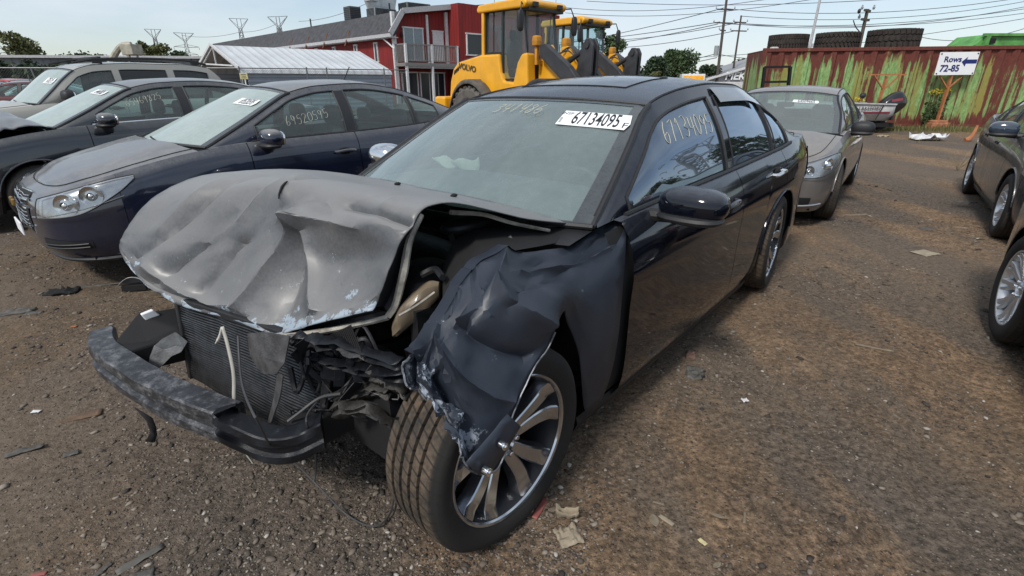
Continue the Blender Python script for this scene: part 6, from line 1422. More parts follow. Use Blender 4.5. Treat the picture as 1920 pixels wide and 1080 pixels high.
def loader(label, x, y, yaw):
    r_ = empty('wheel_loader', label, 'wheel loader', (x, y, 0), rad(yaw), 'yellow wheel loaders'); wb = 2.95; r_.scale = (LSC, LSC, 1)     # origin at the rear axle, +x forward
    for xa in (0, wb):
        for s_ in (1, -1): bigwheel(r_, (xa, s_ * .93, .71), .72, .50, s_)
    b = MB(); b.prism([(-1.70, .75), (-1.55, 1.55), (-1.38, 1.86), (-1.15, 2.02), (.15, 2.20), (.15, 1.0), (-.9, .9)], 'y', -.62, .62); b.build('engine_hood', YEL, r_, bevel=.05)
    b = MB(); b.prism([(-1.1, 2.035), (.18, 2.22), (.18, 2.26), (-.75, 2.12), (-1.12, 2.06)], 'y', -.5, .5); b.build('hood_cover', GRY, r_, bevel=.02)
    b = MB(); b.box((-1.62, 0, .85), (.55, 2.1, .62)); b.box((-1.2, 0, .95), (.5, 1.5, .5)); b.build('counterweight', YEL, r_, bevel=.06)
    b = MB()
    for k in range(4):
        for s_ in (-1, 1): b.box((-1.30 + .07 * k, s_ * .63, 1.78 + .03 * k), (.035, .02, .12), Matrix.Rotation(.5, 3, 'Y'))
    for k in range(6): b.box((.28 , .64, 2.1 + .05 * k), (.02, .02, .02))
    b.build('cooling_vent', BLK, r_)
    for s_ in (1, -1):
        M = Matrix.Translation((-.78, s_ * .635, 1.88)) @ Matrix.Rotation(rad(-8) if s_ > 0 else rad(8), 4, 'Y') @ (Matrix.Rotation(rad(180), 4, 'Z') if s_ > 0 else Matrix()) @ Matrix.Rotation(rad(90), 4, 'X')
        text_mesh('hood_lettering', 'VOLVO', .20, plain('letter_dark', (0.10, 0.07, 0.03), .5), r_, Matrix.Translation((.12, 0, 0)) @ M, .006, xscale=1.25, bold=.006)
    for xa in (0, wb):
        b = MB(); G = []
        a0, a1 = (rad(15), rad(180)) if xa == 0 else (rad(60), rad(175))
        for s_ in (1, -1):
            G = [[Vector((xa + .92 * math.cos(a) * (1.02), s_ * yy, .70 + .90 * math.sin(a) + dz)) for yy, dz in ((.55, .0), (1.20, 0), (1.24, -.10))] for a in [lerp(a0, a1, k / 14) for k in range(15)]]; b.grid(G)
        b.build('mudguard', GRY if xa else MUD, r_, True, sharp=40, solid=.03)
    b = MB()
    for s_ in (1, -1): G = [[Vector((.80 * math.cos(a), s_ * yy, .70 + .86 * math.sin(a))) for yy in (.5, 1.12)] for a in [lerp(.3, 3.0, k / 12) for k in range(13)]]; b.grid(G)
    b.build('wheel_arch', YELD, r_, True)
    # cab base with the swept door step
    b = MB(); pr = [(.20, 1.12), (.20, 2.16), (1.02, 2.16), (1.10, 1.75), (1.22, 1.55), (1.62, 1.52), (1.78, 1.95), (1.95, 2.14), (2.15, 2.16), (2.2, 1.45), (2.05, 1.12)]
    b.prism(pr, 'y', .52, .86); b.prism(pr, 'y', -.86, -.52); b.box((1.2, 0, 1.25), (1.9, 1.3, .25)); b.build('cab_base', YEL, r_, bevel=.05)
    b = MB(); b.box((1.2, .80, 1.06), (1.95, .22, .10)); b.box((.95, .85, .80), (.5, .3, .05)); b.box((.95, .85, .52), (.45, .28, .05)); b.bar((.72, .85, .45), (.72, .85, 1.1), .04); b.bar((1.18, .85, .45), (1.18, .85, 1.1), .04); b.build('step', BLK, r_)
    # cab frame, glass, roof
    zt = 3.12; b = MB(); X0, X1, XM = .32, 1.98, 1.08
    for s_ in (1, -1):
        b.bar((X0, s_ * .70, 2.15), (X0 + .02, s_ * .68, zt), .13); b.bar((XM, s_ * .74, 1.55), (XM, s_ * .70, zt), .07); b.bar((X1 + .02, s_ * .62, 1.7), (X1 - .18, s_ * .60, zt), .06); b.bar((X0, s_ * .71, zt), (X1 - .15, s_ * .68, zt), .07); b.bar((X0, s_ * .73, 2.18), (XM, s_ * .73, 2.18), .06)
        b.bar((XM, s_ * .74, 1.58), (1.75, s_ * .72, 1.58), .05); b.bar((.68, s_ * .72, 2.2), (.68, s_ * .70, zt), .03)
    b.bar((X1, -.62, 1.9), (X1, .62, 1.9), .06); b.bar((X1 - .18, -.6, zt), (X1 - .18, .6, zt), .07); b.build('cab_frame', BLK, r_)
    b = MB()
    for s_ in (1, -1): b.bar((X0 - .03, s_ * .74, 2.1), (X0 - .02, s_ * .72, zt + .02), .16, .10)
    b.build('cab_pillar', YEL, r_, bevel=.02)
    b = MB()
    for s_ in (1, -1): b.add([(X0, s_ * .72, 2.18), (XM, s_ * .73, 2.18), (XM, s_ * .70, zt), (X0 + .02, s_ * .69, zt)], [(0, 1, 2, 3)]); b.add([(XM, s_ * .74, 1.58), (1.72, s_ * .72, 1.58), (X1, s_ * .64, 2.1), (X1 - .18, s_ * .62, zt), (XM, s_ * .71, zt)], [(0, 1, 2, 3, 4)])
    b.add([(X1 + .05, -.62, 1.9), (X1 + .05, .62, 1.9), (X1 - .16, .60, zt), (X1 - .16, -.60, zt)], [(0, 1, 2, 3)]); b.add([(X0, -.68, 2.2), (X0, .68, 2.2), (X0, .66, zt), (X0, -.66, zt)], [(0, 1, 2, 3)]); b.build('cab_window', GLC, r_)
    b = MB(); b.prism([(.12, 3.10), (.08, 3.17), (.16, 3.27), (1.9, 3.30), (2.08, 3.24), (2.10, 3.17), (2.02, 3.10)], 'y', -.84, .84); b.build('cab_roof', YEL, r_, bevel=.04)
    b = MB(); b.box((1.95, 0, 3.08), (.28, 1.4, .07))
    for s_ in (-.5, .5): b.box((2.12, s_, 3.17), (.08, .18, .10))
    b.build('work_lamp', BLK, r_, bevel=.01)
    b = MB(); b.ball((.95, 0, 1.75), (.25, .26, .12), 8, .6); b.ball((.78, 0, 2.15), (.09, .25, .38), 8, .6); b.ball((.75, 0, 2.62), (.06, .15, .12), 6, .7); b.build('driver_seat', BLK, r_, True)
    b = MB(); b.tube([(1.75, 0, 1.5), (1.55, 0, 2.05)], .05, 8); b.tube([(1.55 + .16 * math.cos(a * .5236), .2 * math.sin(a * .5236), 2.08 + .07 * math.cos(a * .5236)) for a in range(13)], .016, 6, cap=False); b.box((1.78, 0, 1.75), (.2, .5, .5)); b.build('steering_column', BLK, r_, True)
    b = MB(); b.tube([(2.02, .25, 3.02), (2.08, .12, 2.5), (2.1, .1, 2.1)], .012, 5); b.tube([(2.02, .05, 1.95), (2.10, .2, 2.3), (2.06, .28, 2.62)], .014, 5); b.tube([(2.02, -.3, 1.95), (2.10, -.12, 2.35), (2.06, -.05, 2.6)], .014, 5); b.build('wiper', BLK, r_, True)
    for s_ in (1, -1):
        b = MB(); b.tube([(1.85, s_ * .7, 3.16), (2.1, s_ * 1.02, 3.18), (2.15, s_ * 1.10, 3.0)], .018, 6); b.ball((2.16, s_ * 1.12, 2.80), (.06, .10, .22), 8, .6); b.build('mirror', BLK, r_, True)
    b = MB(); b.tube([(-.9, .66, 1.75), (-.9, .9, 1.8), (-.9, .9, 2.85), (-.9, .68, 2.9), (-.45, .68, 2.92)], .022, 6); b.tube([(-.45, .9, 1.8), (-.45, .9, 2.7)], .022, 6); b.tube([(-.9, .9, 2.1), (-.45, .9, 2.1)], .02, 6); b.build('handrail', BLK, r_, True)
    b = MB(); b.ball((-.55, .80, 2.62), (.10, .07, .34), 8, .55); b.tube([(-.5, .6, 2.2), (-.55, .78, 2.35)], .03, 6); b.build('rear_mirror', BLK, r_, True)
    # front frame, lift arms, bell crank
    b = MB(); b.prism([(2.15, .75), (2.2, 1.9), (2.38, 2.30), (2.62, 2.32), (2.95, 1.95), (3.35, 1.2), (3.3, .75)], 'y', -.42, -.30); b.prism([(2.15, .75), (2.2, 1.9), (2.38, 2.30), (2.62, 2.32), (2.95, 1.95), (3.35, 1.2), (3.3, .75)], 'y', .30, .42); b.box((2.65, 0, 1.0), (1.2, .7, .5)); b.build('front_frame', YEL, r_, bevel=.02)
    b = MB(); 
    for s_ in (.62, -.62): b.bar((2.3, s_, 1.9), (2.3, s_, 2.28), .08); b.ball((2.3, s_, 2.40), (.10, .13, .12), 6, .5)
    b.box((2.3, 0, 1.95), (.10, 1.3, .08)); b.build('headlight', YELD, r_)
    b = MB()
    for s_ in (.42, -.62): b.prism([(2.38, 2.32), (2.60, 2.34), (3.45, 1.85), (4.35, 1.05), (4.75, .40), (4.60, .28), (4.1, .85), (3.3, 1.50), (2.42, 2.06)], 'y', s_, s_ + .20)
    b.build('lift_arm', GRY, r_, bevel=.02)
    b = MB()
    for s_ in (-.16, .06): b.prism([(3.35, 1.35), (3.28, 1.62), (3.48, 2.28), (3.60, 2.42), (3.74, 2.42), (3.84, 2.28), (3.82, 1.7), (3.72, 1.15)], 'y', s_, s_ + .09)
    b.build('bell_crank', GRY, r_, bevel=.02)
    b = MB(); b.lathe([(-.2, .001), (-.2, .075), (.2, .075), (.2, .001)], 14, c=(3.66, 0, 2.29)); b.tube([(2.45, 0, 1.75), (3.62, 0, 2.28)], [.075, .05], 10); b.tube([(3.55, 0, 1.3), (4.6, 0, .6)], .06, 8); b.tube([(2.5, .2, 2.2), (2.75, .3, 2.28), (3.1, .2, 1.95)], .02, 5, smooth_pts=4); b.tube([(2.5, .1, 2.15), (2.8, .15, 2.2), (3.2, .1, 1.95)], .02, 5, smooth_pts=4); b.build('tilt_cylinder', GRY, r_, True)
    b = MB(); G = [[Vector((4.55 + dx, yy, z)) for yy in (-1.25, 1.25)] for dx, z in ((.0, 1.15), (-.05, .6), (.08, .2), (.5, .08), (1.15, .06))]; b.grid(G); b.build('bucket', GRY, r_, True, solid=.05)
    b = MB(); b.tube([(.6, -.6, 3.28), (.6, -.6, 3.95)], .008, 4); b.build('aerial', BLK, r_); return r_
loader('nearer yellow wheel loader with black window frames, left of the pair', -.41, 14.67, -45.5)
loader('farther yellow wheel loader half hidden behind the nearer one', 1.35, 18.1, -45.5)
# ------------------------------------------------------------------ rusty container
def cont_mat():
    m, t, b = _new('rusty_green_container'); 
    n1 = _noise(t, 2.6, 8, .7, stretch=(1, 1, .12)); n2 = _noise(t, 1.1, 9, .72); n3 = _noise(t, 16, 8, .75, stretch=(1, 1, .4)); n4 = _noise(t, 2.9, 7, .62, stretch=(1.7, 1, .07))
    co = _n(t, 'TexCoord'); s_ = _n(t, 'SeparateXYZ'); t.links.new(co.outputs['Object'], s_.inputs[0])
    gr = _ramp(t, n3.outputs[0], [(.32, (0.10, 0.17, 0.06)), (.5, (0.21, 0.35, 0.12)), (.68, (0.36, 0.50, 0.23))])
    yl = _ramp(t, n1.outputs[0], [(.50, 0.0), (.62, 1.0)]); c = _mix(t, yl.outputs[0], gr.outputs[0], (0.26, 0.23, 0.055))
    ru = _ramp(t, n3.outputs[0], [(.35, (0.075, 0.018, 0.012)), (.55, (0.14, 0.030, 0.018)), (.7, (0.10, 0.045, 0.025))])
    zb = _ramp(t, s_.outputs[2], [(0.05, .17), (.22, 0.0), (0.70, 0.0), (0.97, .20)]); zb.color_ramp.interpolation = 'LINEAR'
    zz = _math(t, 'MULTIPLY', s_.outputs[2], 1 / 2.62); t.links.new(zz, zb.inputs[0])
    k = _math(t, 'ADD', n4.outputs[0], zb.outputs[0]); k = _math(t, 'ADD', k, _math(t, 'MULTIPLY', _math(t, 'SUBTRACT', n2.outputs[0], .5), .22)); k = _math(t, 'ADD', k, _math(t, 'MULTIPLY', _math(t, 'SUBTRACT', n3.outputs[0], .5), .30)); f = _ramp(t, k, [(.515, 0.0), (.57, 1.0)])
    c = _mix(t, f.outputs[0], c.outputs[0], ru.outputs[0]); t.links.new(c.outputs[0], b.inputs['Base Color']); b.inputs['Roughness'].default_value = .7; _bump(t, b, n3.outputs[0], .4, .02); return m
CM = cont_mat(); A_ = Vector((8.80, 19.40, 0)); B2 = Vector((16.35, 18.0, 0)); yw = math.atan2(B2.y - A_.y, B2.x - A_.x); CH = 2.60
CN = empty('shipping_container', 'long rusty shipping container with peeling green and yellow paint', 'container', A_, yw)
b = MB(); row = []; x = .12; LCN = 12.2
while x < LCN - .15:
    for dx, dy in ((0, 0.0), (.15, 0.0), (.20, .06), (.36, .06)): row.append((x + dx, dy + .04))
    x += .42
b.grid([[Vector((xx, yy, z)) for xx, yy in row] for z in np.linspace(.12, CH - .10, 12)]); b.build('side_wall', CM, CN)
b = MB(); b.box((LCN / 2, .06, CH - .055), (LCN, .10, .11)); b.box((LCN / 2, .06, .07), (LCN, .12, .14))
for xx in (.06, LCN - .06): b.box((xx, .07, CH / 2), (.13, .14, CH + .02))
b.box((LCN / 2, 1.3, CH - .07), (LCN - .05, 2.36, .05)); b.box((.05, 1.3, CH / 2), (.06, 2.3, CH - .2)); b.box((LCN - .05, 1.3, CH / 2), (.06, 2.3, CH - .2)); b.box((LCN / 2, 2.4, CH / 2), (LCN - .1, .05, CH - .1)); b.build('frame', CM, CN, bevel=.008)
b = MB(); b.tube([(0.55, -.12, 0), (.85, -.02, 2.1)], .035, 6); q_ = lambda u, v: CN.matrix_basis.inverted() @ gY(u, v, 18.9)
cq = lambda u, v, Y=18.6: gY(u, v, Y)
LR = empty('steel_rack', 'black rectangular steel rack leaning on the left end of the container', 'rack', (cq(1450, 165).x, 18.5, 0)); o_ = LR.location; b = MB()
pts = [cq(1434, 126) - o_, cq(1482, 125) - o_, cq(1474, 200) - o_, cq(1424, 205) - o_]
for k in range(4): b.bar(pts[k], pts[(k + 1) % 4], .07)
b.bar(cq(1431, 154) - o_, cq(1478, 153) - o_, .07); b.bar(pts[0], pts[3], .13, .07); b.bar(pts[1], pts[2], .13, .07); b.build('bar', DBK, LR)
# tyres on top
TYM = plain('old_tyre', (0.032, 0.026, 0.022), .9, 0, .5, 7, bump=.3)
for i, (u0, u1, vt, Y, lab, hh, tilt) in enumerate(((1447, 1533, 69, 19.9, 'leftmost big tyre lying on the rusty container, fine tread', .50, -2), (1539, 1632, 62, 19.6, 'middle big tyre lying on the container, slanted tread lugs', .54, -2), (1640, 1748, 57, 19.2, 'right hand big tyre on the container, blocky honeycomb tread', .60, -2))):
    c0, c1 = gY(u0, vt + 20, Y), gY(u1, vt + 20, Y); R = (c1.x - c0.x) / 2 * .81; cx = (c0.x + c1.x) / 2; b = MB(); t_ = empty('big_tyre', lab, 'tyre', (cx, Y + .55 * 1, CH + .0), 0, 'tyres lying on the container'); 
    b.lathe([(.04, R * .55), (.0, R * .62), (.0, R * .84), (.05, R * .94), (hh * .5, R), (hh - .05, R * .94), (hh, R * .88), (hh, R * .62), (hh - .04, R * .55), (.04, R * .55)], 48, 'z'); b.build('casing', TYM, t_, True, sharp=40)
    b = MB(); n = (44, 34, 30)[i]
    for k in range(n):
        a = 2 * math.pi * k / n
        for j in range(3):
            z = hh * (j + .5) / 3; a2 = a + (.5 * 2 * math.pi / n if j % 2 else 0); p = Vector((R * .985 * math.cos(a2), R * .985 * math.sin(a2), z)); w2 = 2 * math.pi * R / n
            Rm = Matrix.Rotation(a2, 3, 'Z') @ Matrix.Rotation((.0, .6 * (-1) ** j, .25 * (-1) ** j)[i], 3, 'X'); b.box(p, (R * .06, w2 * (.55, .62, .82)[i], hh * (.30, .30, .27)[i]), Rm)
    b.build('tread', TYM, t_)
GRN = plain('green_steel', (0.10, 0.30, 0.075), .55, 0, .35, 4)
GB = empty('green_tipper_body', 'bright green steel tray lying on the right end of the container', 'steel tray', (17.3, 19.2, CH)); o_ = GB.location; b = MB(); b.prism([(-1.75, 0), (-1.35, .38), (4.5, .38), (4.5, 0)], 'y', -.35, .9); b.build('tray', GRN, GB, bevel=.02)
b = MB(); b.box((1.5, -.40, .37), (6.0, .10, .08)); b.box((1.5, -.40, .03), (6.4, .10, .07)); 
for xx in (-1.35, .35, 2.0): b.box((xx, -.40, .2), (.14, .12, .30))
b.build('rib', GRN, GB); b = MB()
for xx in (-1.2, .5): b.box((xx, -.42, .18), (.18, .14, .16))
b.build('pocket', DBK, GB)
b = MB(); p = gY(1462, 97, 19.3); b.ball((0, 0, .02), (.14, .1, .05), 6, .6); o = b.build('white_rag', plain('off_white', (.5, .48, .45), .8), None, True); o.location = (p.x, 19.75, CH + .0); tag(o, 'small white rag lying before the leftmost container tyre', 'rag')
# ------------------------------------------------------------------ signs
ORW = plain('orange_painted_wood', (0.40, 0.15, 0.06), .7, 0, .3, 8); ORB = plain('orange_concrete', (0.36, 0.15, 0.075), .85, 0, .4, 9, bump=.4); NBL = plain('navy_lettering', (0.008, 0.018, 0.14), .5, var=.05)
def signpost(label, ub, vb, utop, vtop, board, Yb=None):
    base = gz(ub, vb, .0) if Yb is None else Vector((gY(ub, vb, Yb).x, Yb, 0)); Y = base.y; r_ = empty('row_sign', label, 'sign', base); tp = gY(utop, vtop, Y) - base
    b = MB(); b.box((0, 0, .12), (.62, .45, .24)); b.box((0, 0, .27), (.50, .36, .08)); b.build('base_block', ORB, r_, bevel=.03)
    b = MB(); b.bar((0, 0, .1), tp, .11, .05); b.build('post', ORW, r_)
    b = MB(); k = tp * 1.0; 
    for s_ in (-1, 1): b.bar(k - Vector((0, 0, .42)), k + Vector((s_ * .42, 0, .03)), .05, .03)
    b.bar(k + Vector((-.62, 0, .05)), k + Vector((.62, 0, .05)), .05, .04); b.build('brace', ORW, r_); return r_, base, Y
r_, base, Y = signpost('white Rows 72-85 sign with blue arrow on an orange post', 1752, 243, 1784, 141, True)
BL, BR, TR, TL = [gY(u, v, Y - .06) for u, v in ((1751, 141), (1824, 140), (1838, 96), (1765, 98))]
ax_x = (BR - BL); ax_y = (TL - BL); M = basis(BL - base, ax_x, ax_y); Wd, Hd = ax_x.length, ax_y.length; ang = M.to_3x3() @ Vector((0, 1, 0))
b = MB(); b.box((0, 0, 0), (Wd, Hd, .015)); MC = M @ Matrix.Translation((Wd / 2, Hd / 2, .01)); b.shift(MC); bo = b.build('board', WHT, r_)
text_mesh('sign_text', 'Rows', .235, NBL, bo, MC @ Matrix.Translation((-.17, .12, .012)), .002, bold=.006, xscale=1.08); text_mesh('sign_text', '72-85', .275, NBL, bo, MC @ Matrix.Translation((-.20, -.15, .012)), .002, bold=.008, xscale=1.0)
b = MB(); b.prism([(.13, .05), (.30, .20), (.28, .115), (.62, .115), (.62, -.005), (.28, -.005), (.27, -.095)], 'z', .010, .014); b.shift(MC); b.build('arrow', NBL, bo)
b = MB(); [b.lathe([(.0, .02), (.02, .02), (.02, .001)], 8, 'z', c=(sx_ * Wd * .46, sy_ * Hd * .43, .006)) for sx_ in (-1, 1) for sy_ in (-1, 1)]; b.shift(MC); b.build('bolt', BLK, bo)
signpost('empty orange sign post with bare T bracket behind the outboard motor', 1634, 235, 1663, 143, False, 18.0)
# ------------------------------------------------------------------ boat with outboard
o_ = gY(1640, 238, 17.3); o_ = Vector((o_.x, 17.3, 0)); BT = empty('small_boat', 'white aluminium boat with red stripe on the ground behind the taupe sedan', 'boat', o_); zk = lambda v: gY(1640, v, 17.3).z
b = MB(); G = []
for i in range(9):
    q_ = i / 8; x = -3.6 * q_; w_ = .72 * (1 - q_ ** 3 * .8); t_ = zk(194) + .12 * q_ ** 2; k_ = zk(224) + .25 * q_ ** 3
    G.append([Vector((x, -w_, t_)), Vector((x, -w_ * .97, lerp(k_, t_, .35))), Vector((x, -w_ * .75, k_)), Vector((x, 0, k_ - .06)), Vector((x, w_ * .75, k_)), Vector((x, w_, t_))])
b.grid(G); b.build('hull', plain('boat_white', (.45, .44, .43), .35), BT, True, sharp=30, solid=.03)
b = MB(); b.box((0.01, 0, (zk(194) + zk(224)) / 2), (.05, 1.38, zk(194) - zk(224) - .04)); b.build('transom', BLK, BT)
b = MB(); zt_ = zk(194); b.bar((0, -.73, zt_), (-3.0, -.70, zt_ + .08), .06, .04); b.build('gunwale', TRIM, BT)
b = MB(); b.box((-.75, -.735, lerp(zk(194), zk(224), .5)), (1.2, .012, .06)); b.build('hull_stripe', plain('maroon_stripe', (.16, .02, .03), .5), BT)
text_mesh('hull_lettering', 'LAKEFORD', .15, INK, BT, Matrix.Translation((-.78, -.745, lerp(zk(194), zk(224), .25))) @ Matrix.Rotation(rad(90), 4, 'X'), .004)
b = MB(); b.box((-.6, 0, zk(232)), (1.6, 1.1, .12)); b.box((-2.6, 0, .22), (1.0, 1.1, .35)); b.build('trailer_bunk', DBK, BT)
b = MB(); b.bar((-.55, -.74, zk(222)), (-.35, -.74, zt_ + .10), .02); b.ball((-.9, -.4, zt_ + .25), (.09, .09, .09), 6); b.build('cleat', BLK, BT)
OM = empty('outboard_motor', 'black outboard motor tilted on the transom of the white boat', 'outboard motor', (o_.x + .1, 17.15, 0)); q = lambda u, v: gY(u, v, 17.1) - OM.location
b = MB(); b.ball(q(1670, 197), (.42, .22, .30), 12, .62); b.shift(Matrix.Translation(q(1670, 195)) @ Matrix.Rotation(rad(-38), 4, 'Y') @ Matrix.Translation(-q(1670, 195))); b.build('cowl', plain('gloss_black', (.008, .008, .009), .2, coat=.6), OM, True)
b = MB(); b.tube([q(1662, 205), q(1655, 222), q(1649, 236)], [.17, .11, .10], 8); b.ball(q(1650, 238), (.20, .07, .06), 8); b.prism([(q(1645, 236).x, .12), (q(1662, 236).x, .10), (q(1658, 236).x, -.02 + .1), (q(1649, 240).x, .02)], 'y', -.02, .02); b.bar(q(1645, 200), q(1640, 215), .14, .2); b.bar(q(1650, 192), q(1672, 178), .05); b.build('leg', BLK, OM, True)
b = MB(); b.box((0, 0, 0), (.34, .01, .07), Matrix.Rotation(rad(-8), 3, 'Y')); b.shift(Matrix.Translation(q(1673, 187) + Vector((0, -.225, 0)))); b.build('decal', plain('decal_red', (.30, .05, .07), .4), OM)
# ------------------------------------------------------------------ weeds along the container
WD = leaf_mat('weeds_mix', (0.06, 0.085, 0.022), (0.20, 0.16, 0.06)); g = random.Random(12); b = MB()
def blade(x, y, h, w_, mb, lean=.5):
    a = g.uniform(0, 6.28); d = Vector((math.cos(a), math.sin(a), 0)); s_ = Vector((-d.y, d.x, 0)) * w_; p = Vector((x, y, gh(x, y) - .01)); l = lean * h * g.random()
    mb.add([p - s_, p + s_, p + d * l * .4 + Vector((0, 0, h * .6)) + s_ * .6, p + d * l * .4 + Vector((0, 0, h * .6)) - s_ * .6, p + d * l + Vector((0, 0, h))], [(0, 1, 2, 3), (3, 2, 4)])
for _ in range(12000):
    t_ = g.random(); x = 6.5 + 13 * t_; y = A_.y + (x - A_.x) * math.tan(yw) - .15 - abs(g.gauss(0, .55)); k = .5 + .9 * max(0, noise.noise(Vector((x * .9, y * .6, 0))))
    blade(x, y, g.uniform(.06, .30) * k * (1.6 if g.random() < .05 else 1), .010, b)
for _ in range(1500):
    x = g.uniform(5, 16); y = g.uniform(10.5, 17.5)
    if noise.noise(Vector((x * .8, y * .8, 4))) > .18: blade(x, y, g.uniform(.03, .10), .006, b)
o = b.build('weeds', WD); tag(o, kind='stuff')
YF = plain('yellow_bloom', (.55, .42, .02), .7)
for i, (u, v) in enumerate(((1610, 186), (1755, 172), (1778, 170), (1762, 200))):
    p = gY(u, v, 18.0); r_ = empty('tall_weed', ['yellow flowering weed beside the bare sign post', 'tall yellow flowering weed left of the Rows sign post', 'tall yellow flowering weed right of the Rows sign post', 'leafy green weed growing at the Rows sign post'][i], 'weed', (p.x, 18.0 + .05 * i, 0), 0, 'tall weeds by the container'); b = MB()
    for k in range(5): b.tube([(0, 0, 0), (.05 * (k - 2), .02, p.z * .6), (.09 * (k - 2), 0, p.z * g.uniform(.85, 1.05))], .008, 4, smooth_pts=3)
    b.build('stem', LEAF, r_); b = MB(); leafball(b, (0, 0, p.z * .5), (.22, .12, p.z * .45), 160, .05, g); b.build('leaf', LEAF, r_)
    if i < 3: b = MB(); leafball(b, (0, -.03, p.z), (.20, .1, .12), 110, .022, g); b.build('flower', YF, r_)
# dry weed in the aisle
p = gz(1795, 320); r_ = empty('dry_weed', 'wispy dry weed standing in the dirt aisle left of the charcoal sedan', 'weed', (p.x, p.y, 0)); b = MB()
for k in range(26): a = g.uniform(0, 6.28); l = g.uniform(.1, .3); b.tube([(0, 0, 0), (l * .5 * math.cos(a), l * .5 * math.sin(a), l * .8), (l * math.cos(a), l * math.sin(a), l * 1.2)], .0025, 3)
b.build('stem', plain('straw', (.24, .19, .11), .8), r_)
# ------------------------------------------------------------------ litter on the dirt
CARD = plain('dirty_cardboard', (0.30, 0.25, 0.18), .85, 0, .25, 16, bump=.3); PLY = plain('brown_wood', (0.12, 0.075, 0.045), .8, 0, .4, 20, bump=.4); GPL = plain('grey_scrap_plastic', (0.085, 0.08, 0.072), .7, 0, .4, 18, bump=.3); PNK = plain('faded_red_plastic', (0.25, 0.075, 0.065), .6, 0, .2, 12); PWH = plain('white_scrap', (.62, .62, .62), .6, 0, .1); LF = plain('dead_leaf', (0.19, 0.155, 0.11), .75, 0, .3, 20)
def scrap(name, label, cat, u, v, L, W_, mat, rot=0, th=.004, crump=.01, n=9, curl=0, holes=0, z=.004, shape=None):
    """a sheet of litter: outline by width along its length, bent and creased, lying on the dirt"""
    p = gz(u, v, .01); r_ = rad(rot); b = MB(); G = []; s0 = hash(label) % 97 if 0 else sum(map(ord, label)) % 97
    for i in range(n + 1):
        q_ = i / n; row = []; w_ = W_ * (shape(q_) if shape else 1.0) * (1 + .18 * noise.noise(Vector((q_ * 5, s0, 0))))
        for j in range(7):
            f = -1 + 2 * j / 6; x = (q_ - .5) * L; y = f * w_ / 2
            row.append(Vector((x + .06 * L * noise.noise(Vector((j, s0, q_ * 2))), y, crump * (1.2 * abs(noise.noise(Vector((x * 22 / max(L, .03) * .2, y * 30 + s0, s0)))) + .8 * abs(noise.noise(Vector((x * 40, y * 50, s0 + 3)))) ) + curl * f * f * L + curl * (q_ - .5) ** 2 * L * 2)))
        G.append(row)
    b.grid(G); o = b.build(name, mat, None, True, sharp=25, solid=th); o.location = (p.x, p.y, ghz(p.x, p.y) + z); o.rotation_euler = (0, 0, r_); tag(o, label, cat); return o
leafy = lambda q_: max(.06, math.sin(math.pi * min(1, q_ * 1.02 + .02)) ** .8)
scrap('paper_scrap', 'crumpled beige paper piece beside the front wheel, larger of two', 'paper', 1066, 1003, .088, .085, CARD, 20, .001, .018)
scrap('paper_scrap', 'smaller curled paper strip above the larger beige piece', 'paper', 1063, 968, .085, .028, CARD, -5, .001, .022, curl=.35)
scrap('plastic_strip', 'faded red plastic strip lying next to the front tyre', 'plastic scrap', 1013, 948, .11, .024, PNK, 62, .004, .002)
scrap('dead_leaf', 'oval brown leaf next to the red strip', 'leaf', 1040, 950, .055, .022, LF, 15, .001, .004, shape=leafy)
scrap('dead_leaf', 'pointed pale leaf, left of the pair in the dirt foreground', 'leaf', 1227, 970, .062, .038, LF, 88, .001, .004, shape=leafy)
scrap('wood_chip', 'short brown wood chip right of the pointed leaf', 'wood chip', 1250, 970, .06, .016, CARD, -48, .006, .002)
scrap('dead_leaf', 'long thin dead leaf in the middle foreground dirt', 'leaf', 1349, 968, .065, .018, LF, -25, .001, .004, shape=leafy)
scrap('twig', 'small curved twig right of the long thin leaf', 'twig', 1396, 970, .06, .008, LF, 65, .005, .002)
scrap('yellow_chip', 'small cream yellow chip in the lower foreground dirt', 'litter', 1318, 1012, .032, .016, plain('cream_chip', (.55, .48, .25), .6), -55, .003, .004)
scrap('dead_leaf', 'small pale leaf near the bottom edge of the aisle', 'leaf', 1346, 1054, .04, .02, LF, 30, .001, .005, shape=leafy)
scrap('white_scrap', 'small crumpled white scrap in the middle of the aisle', 'litter', 1398, 745, .035, .03, PWH, 10, .002, .012)
scrap('wood_chip', 'thin pale stick lying above the pair of leaves', 'stick', 1235, 940, .045, .010, LF, -20, .003, .002)
scrap('dirt_clod', 'dark broken clod of earth below the rear door', 'clod', 1303, 695, .12, .09, GPL, 70, .03, .03)
scrap('dirt_clod', 'smaller reddish clod just above the dark one', 'clod', 1296, 660, .08, .05, plain('red_clod', (.15, .09, .07), .9), 70, .02, .02)
scrap('cardboard_scrap', 'flat grey cardboard scrap in the aisle right of the rear wheel', 'cardboard', 1735, 473, .20, .16, CARD, 20, .004, .006)
scrap('stick', 'straight pale stick on the dirt beside the charcoal sedan', 'stick', 1795, 423, .26, .03, LF, -8, .02, .003)
scrap('dark_scrap', 'dark flat scrap near the charcoal sedan front wheel', 'litter', 1810, 379, .22, .09, GPL, 0, .02, .01)
scrap('dark_scrap', 'dark rubber scrap left of the pale stick', 'litter', 1738, 426, .16, .07, GPL, -10, .02, .01)
scrap('stick', 'pale branch lying on the dirt beside the taupe sedan wheel', 'stick', 1600, 398, .42, .03, LF, 8, .02, .006)
scrap('white_scrap', 'white crumpled plastic bag before the rows sign base', 'plastic bag', 1738, 262, .75, .5, PWH, -15, .01, .25)
scrap('white_scrap', 'small pale stone like scrap by the outboard motor', 'litter', 1655, 255, .3, .15, CARD, 0, .03, .06)
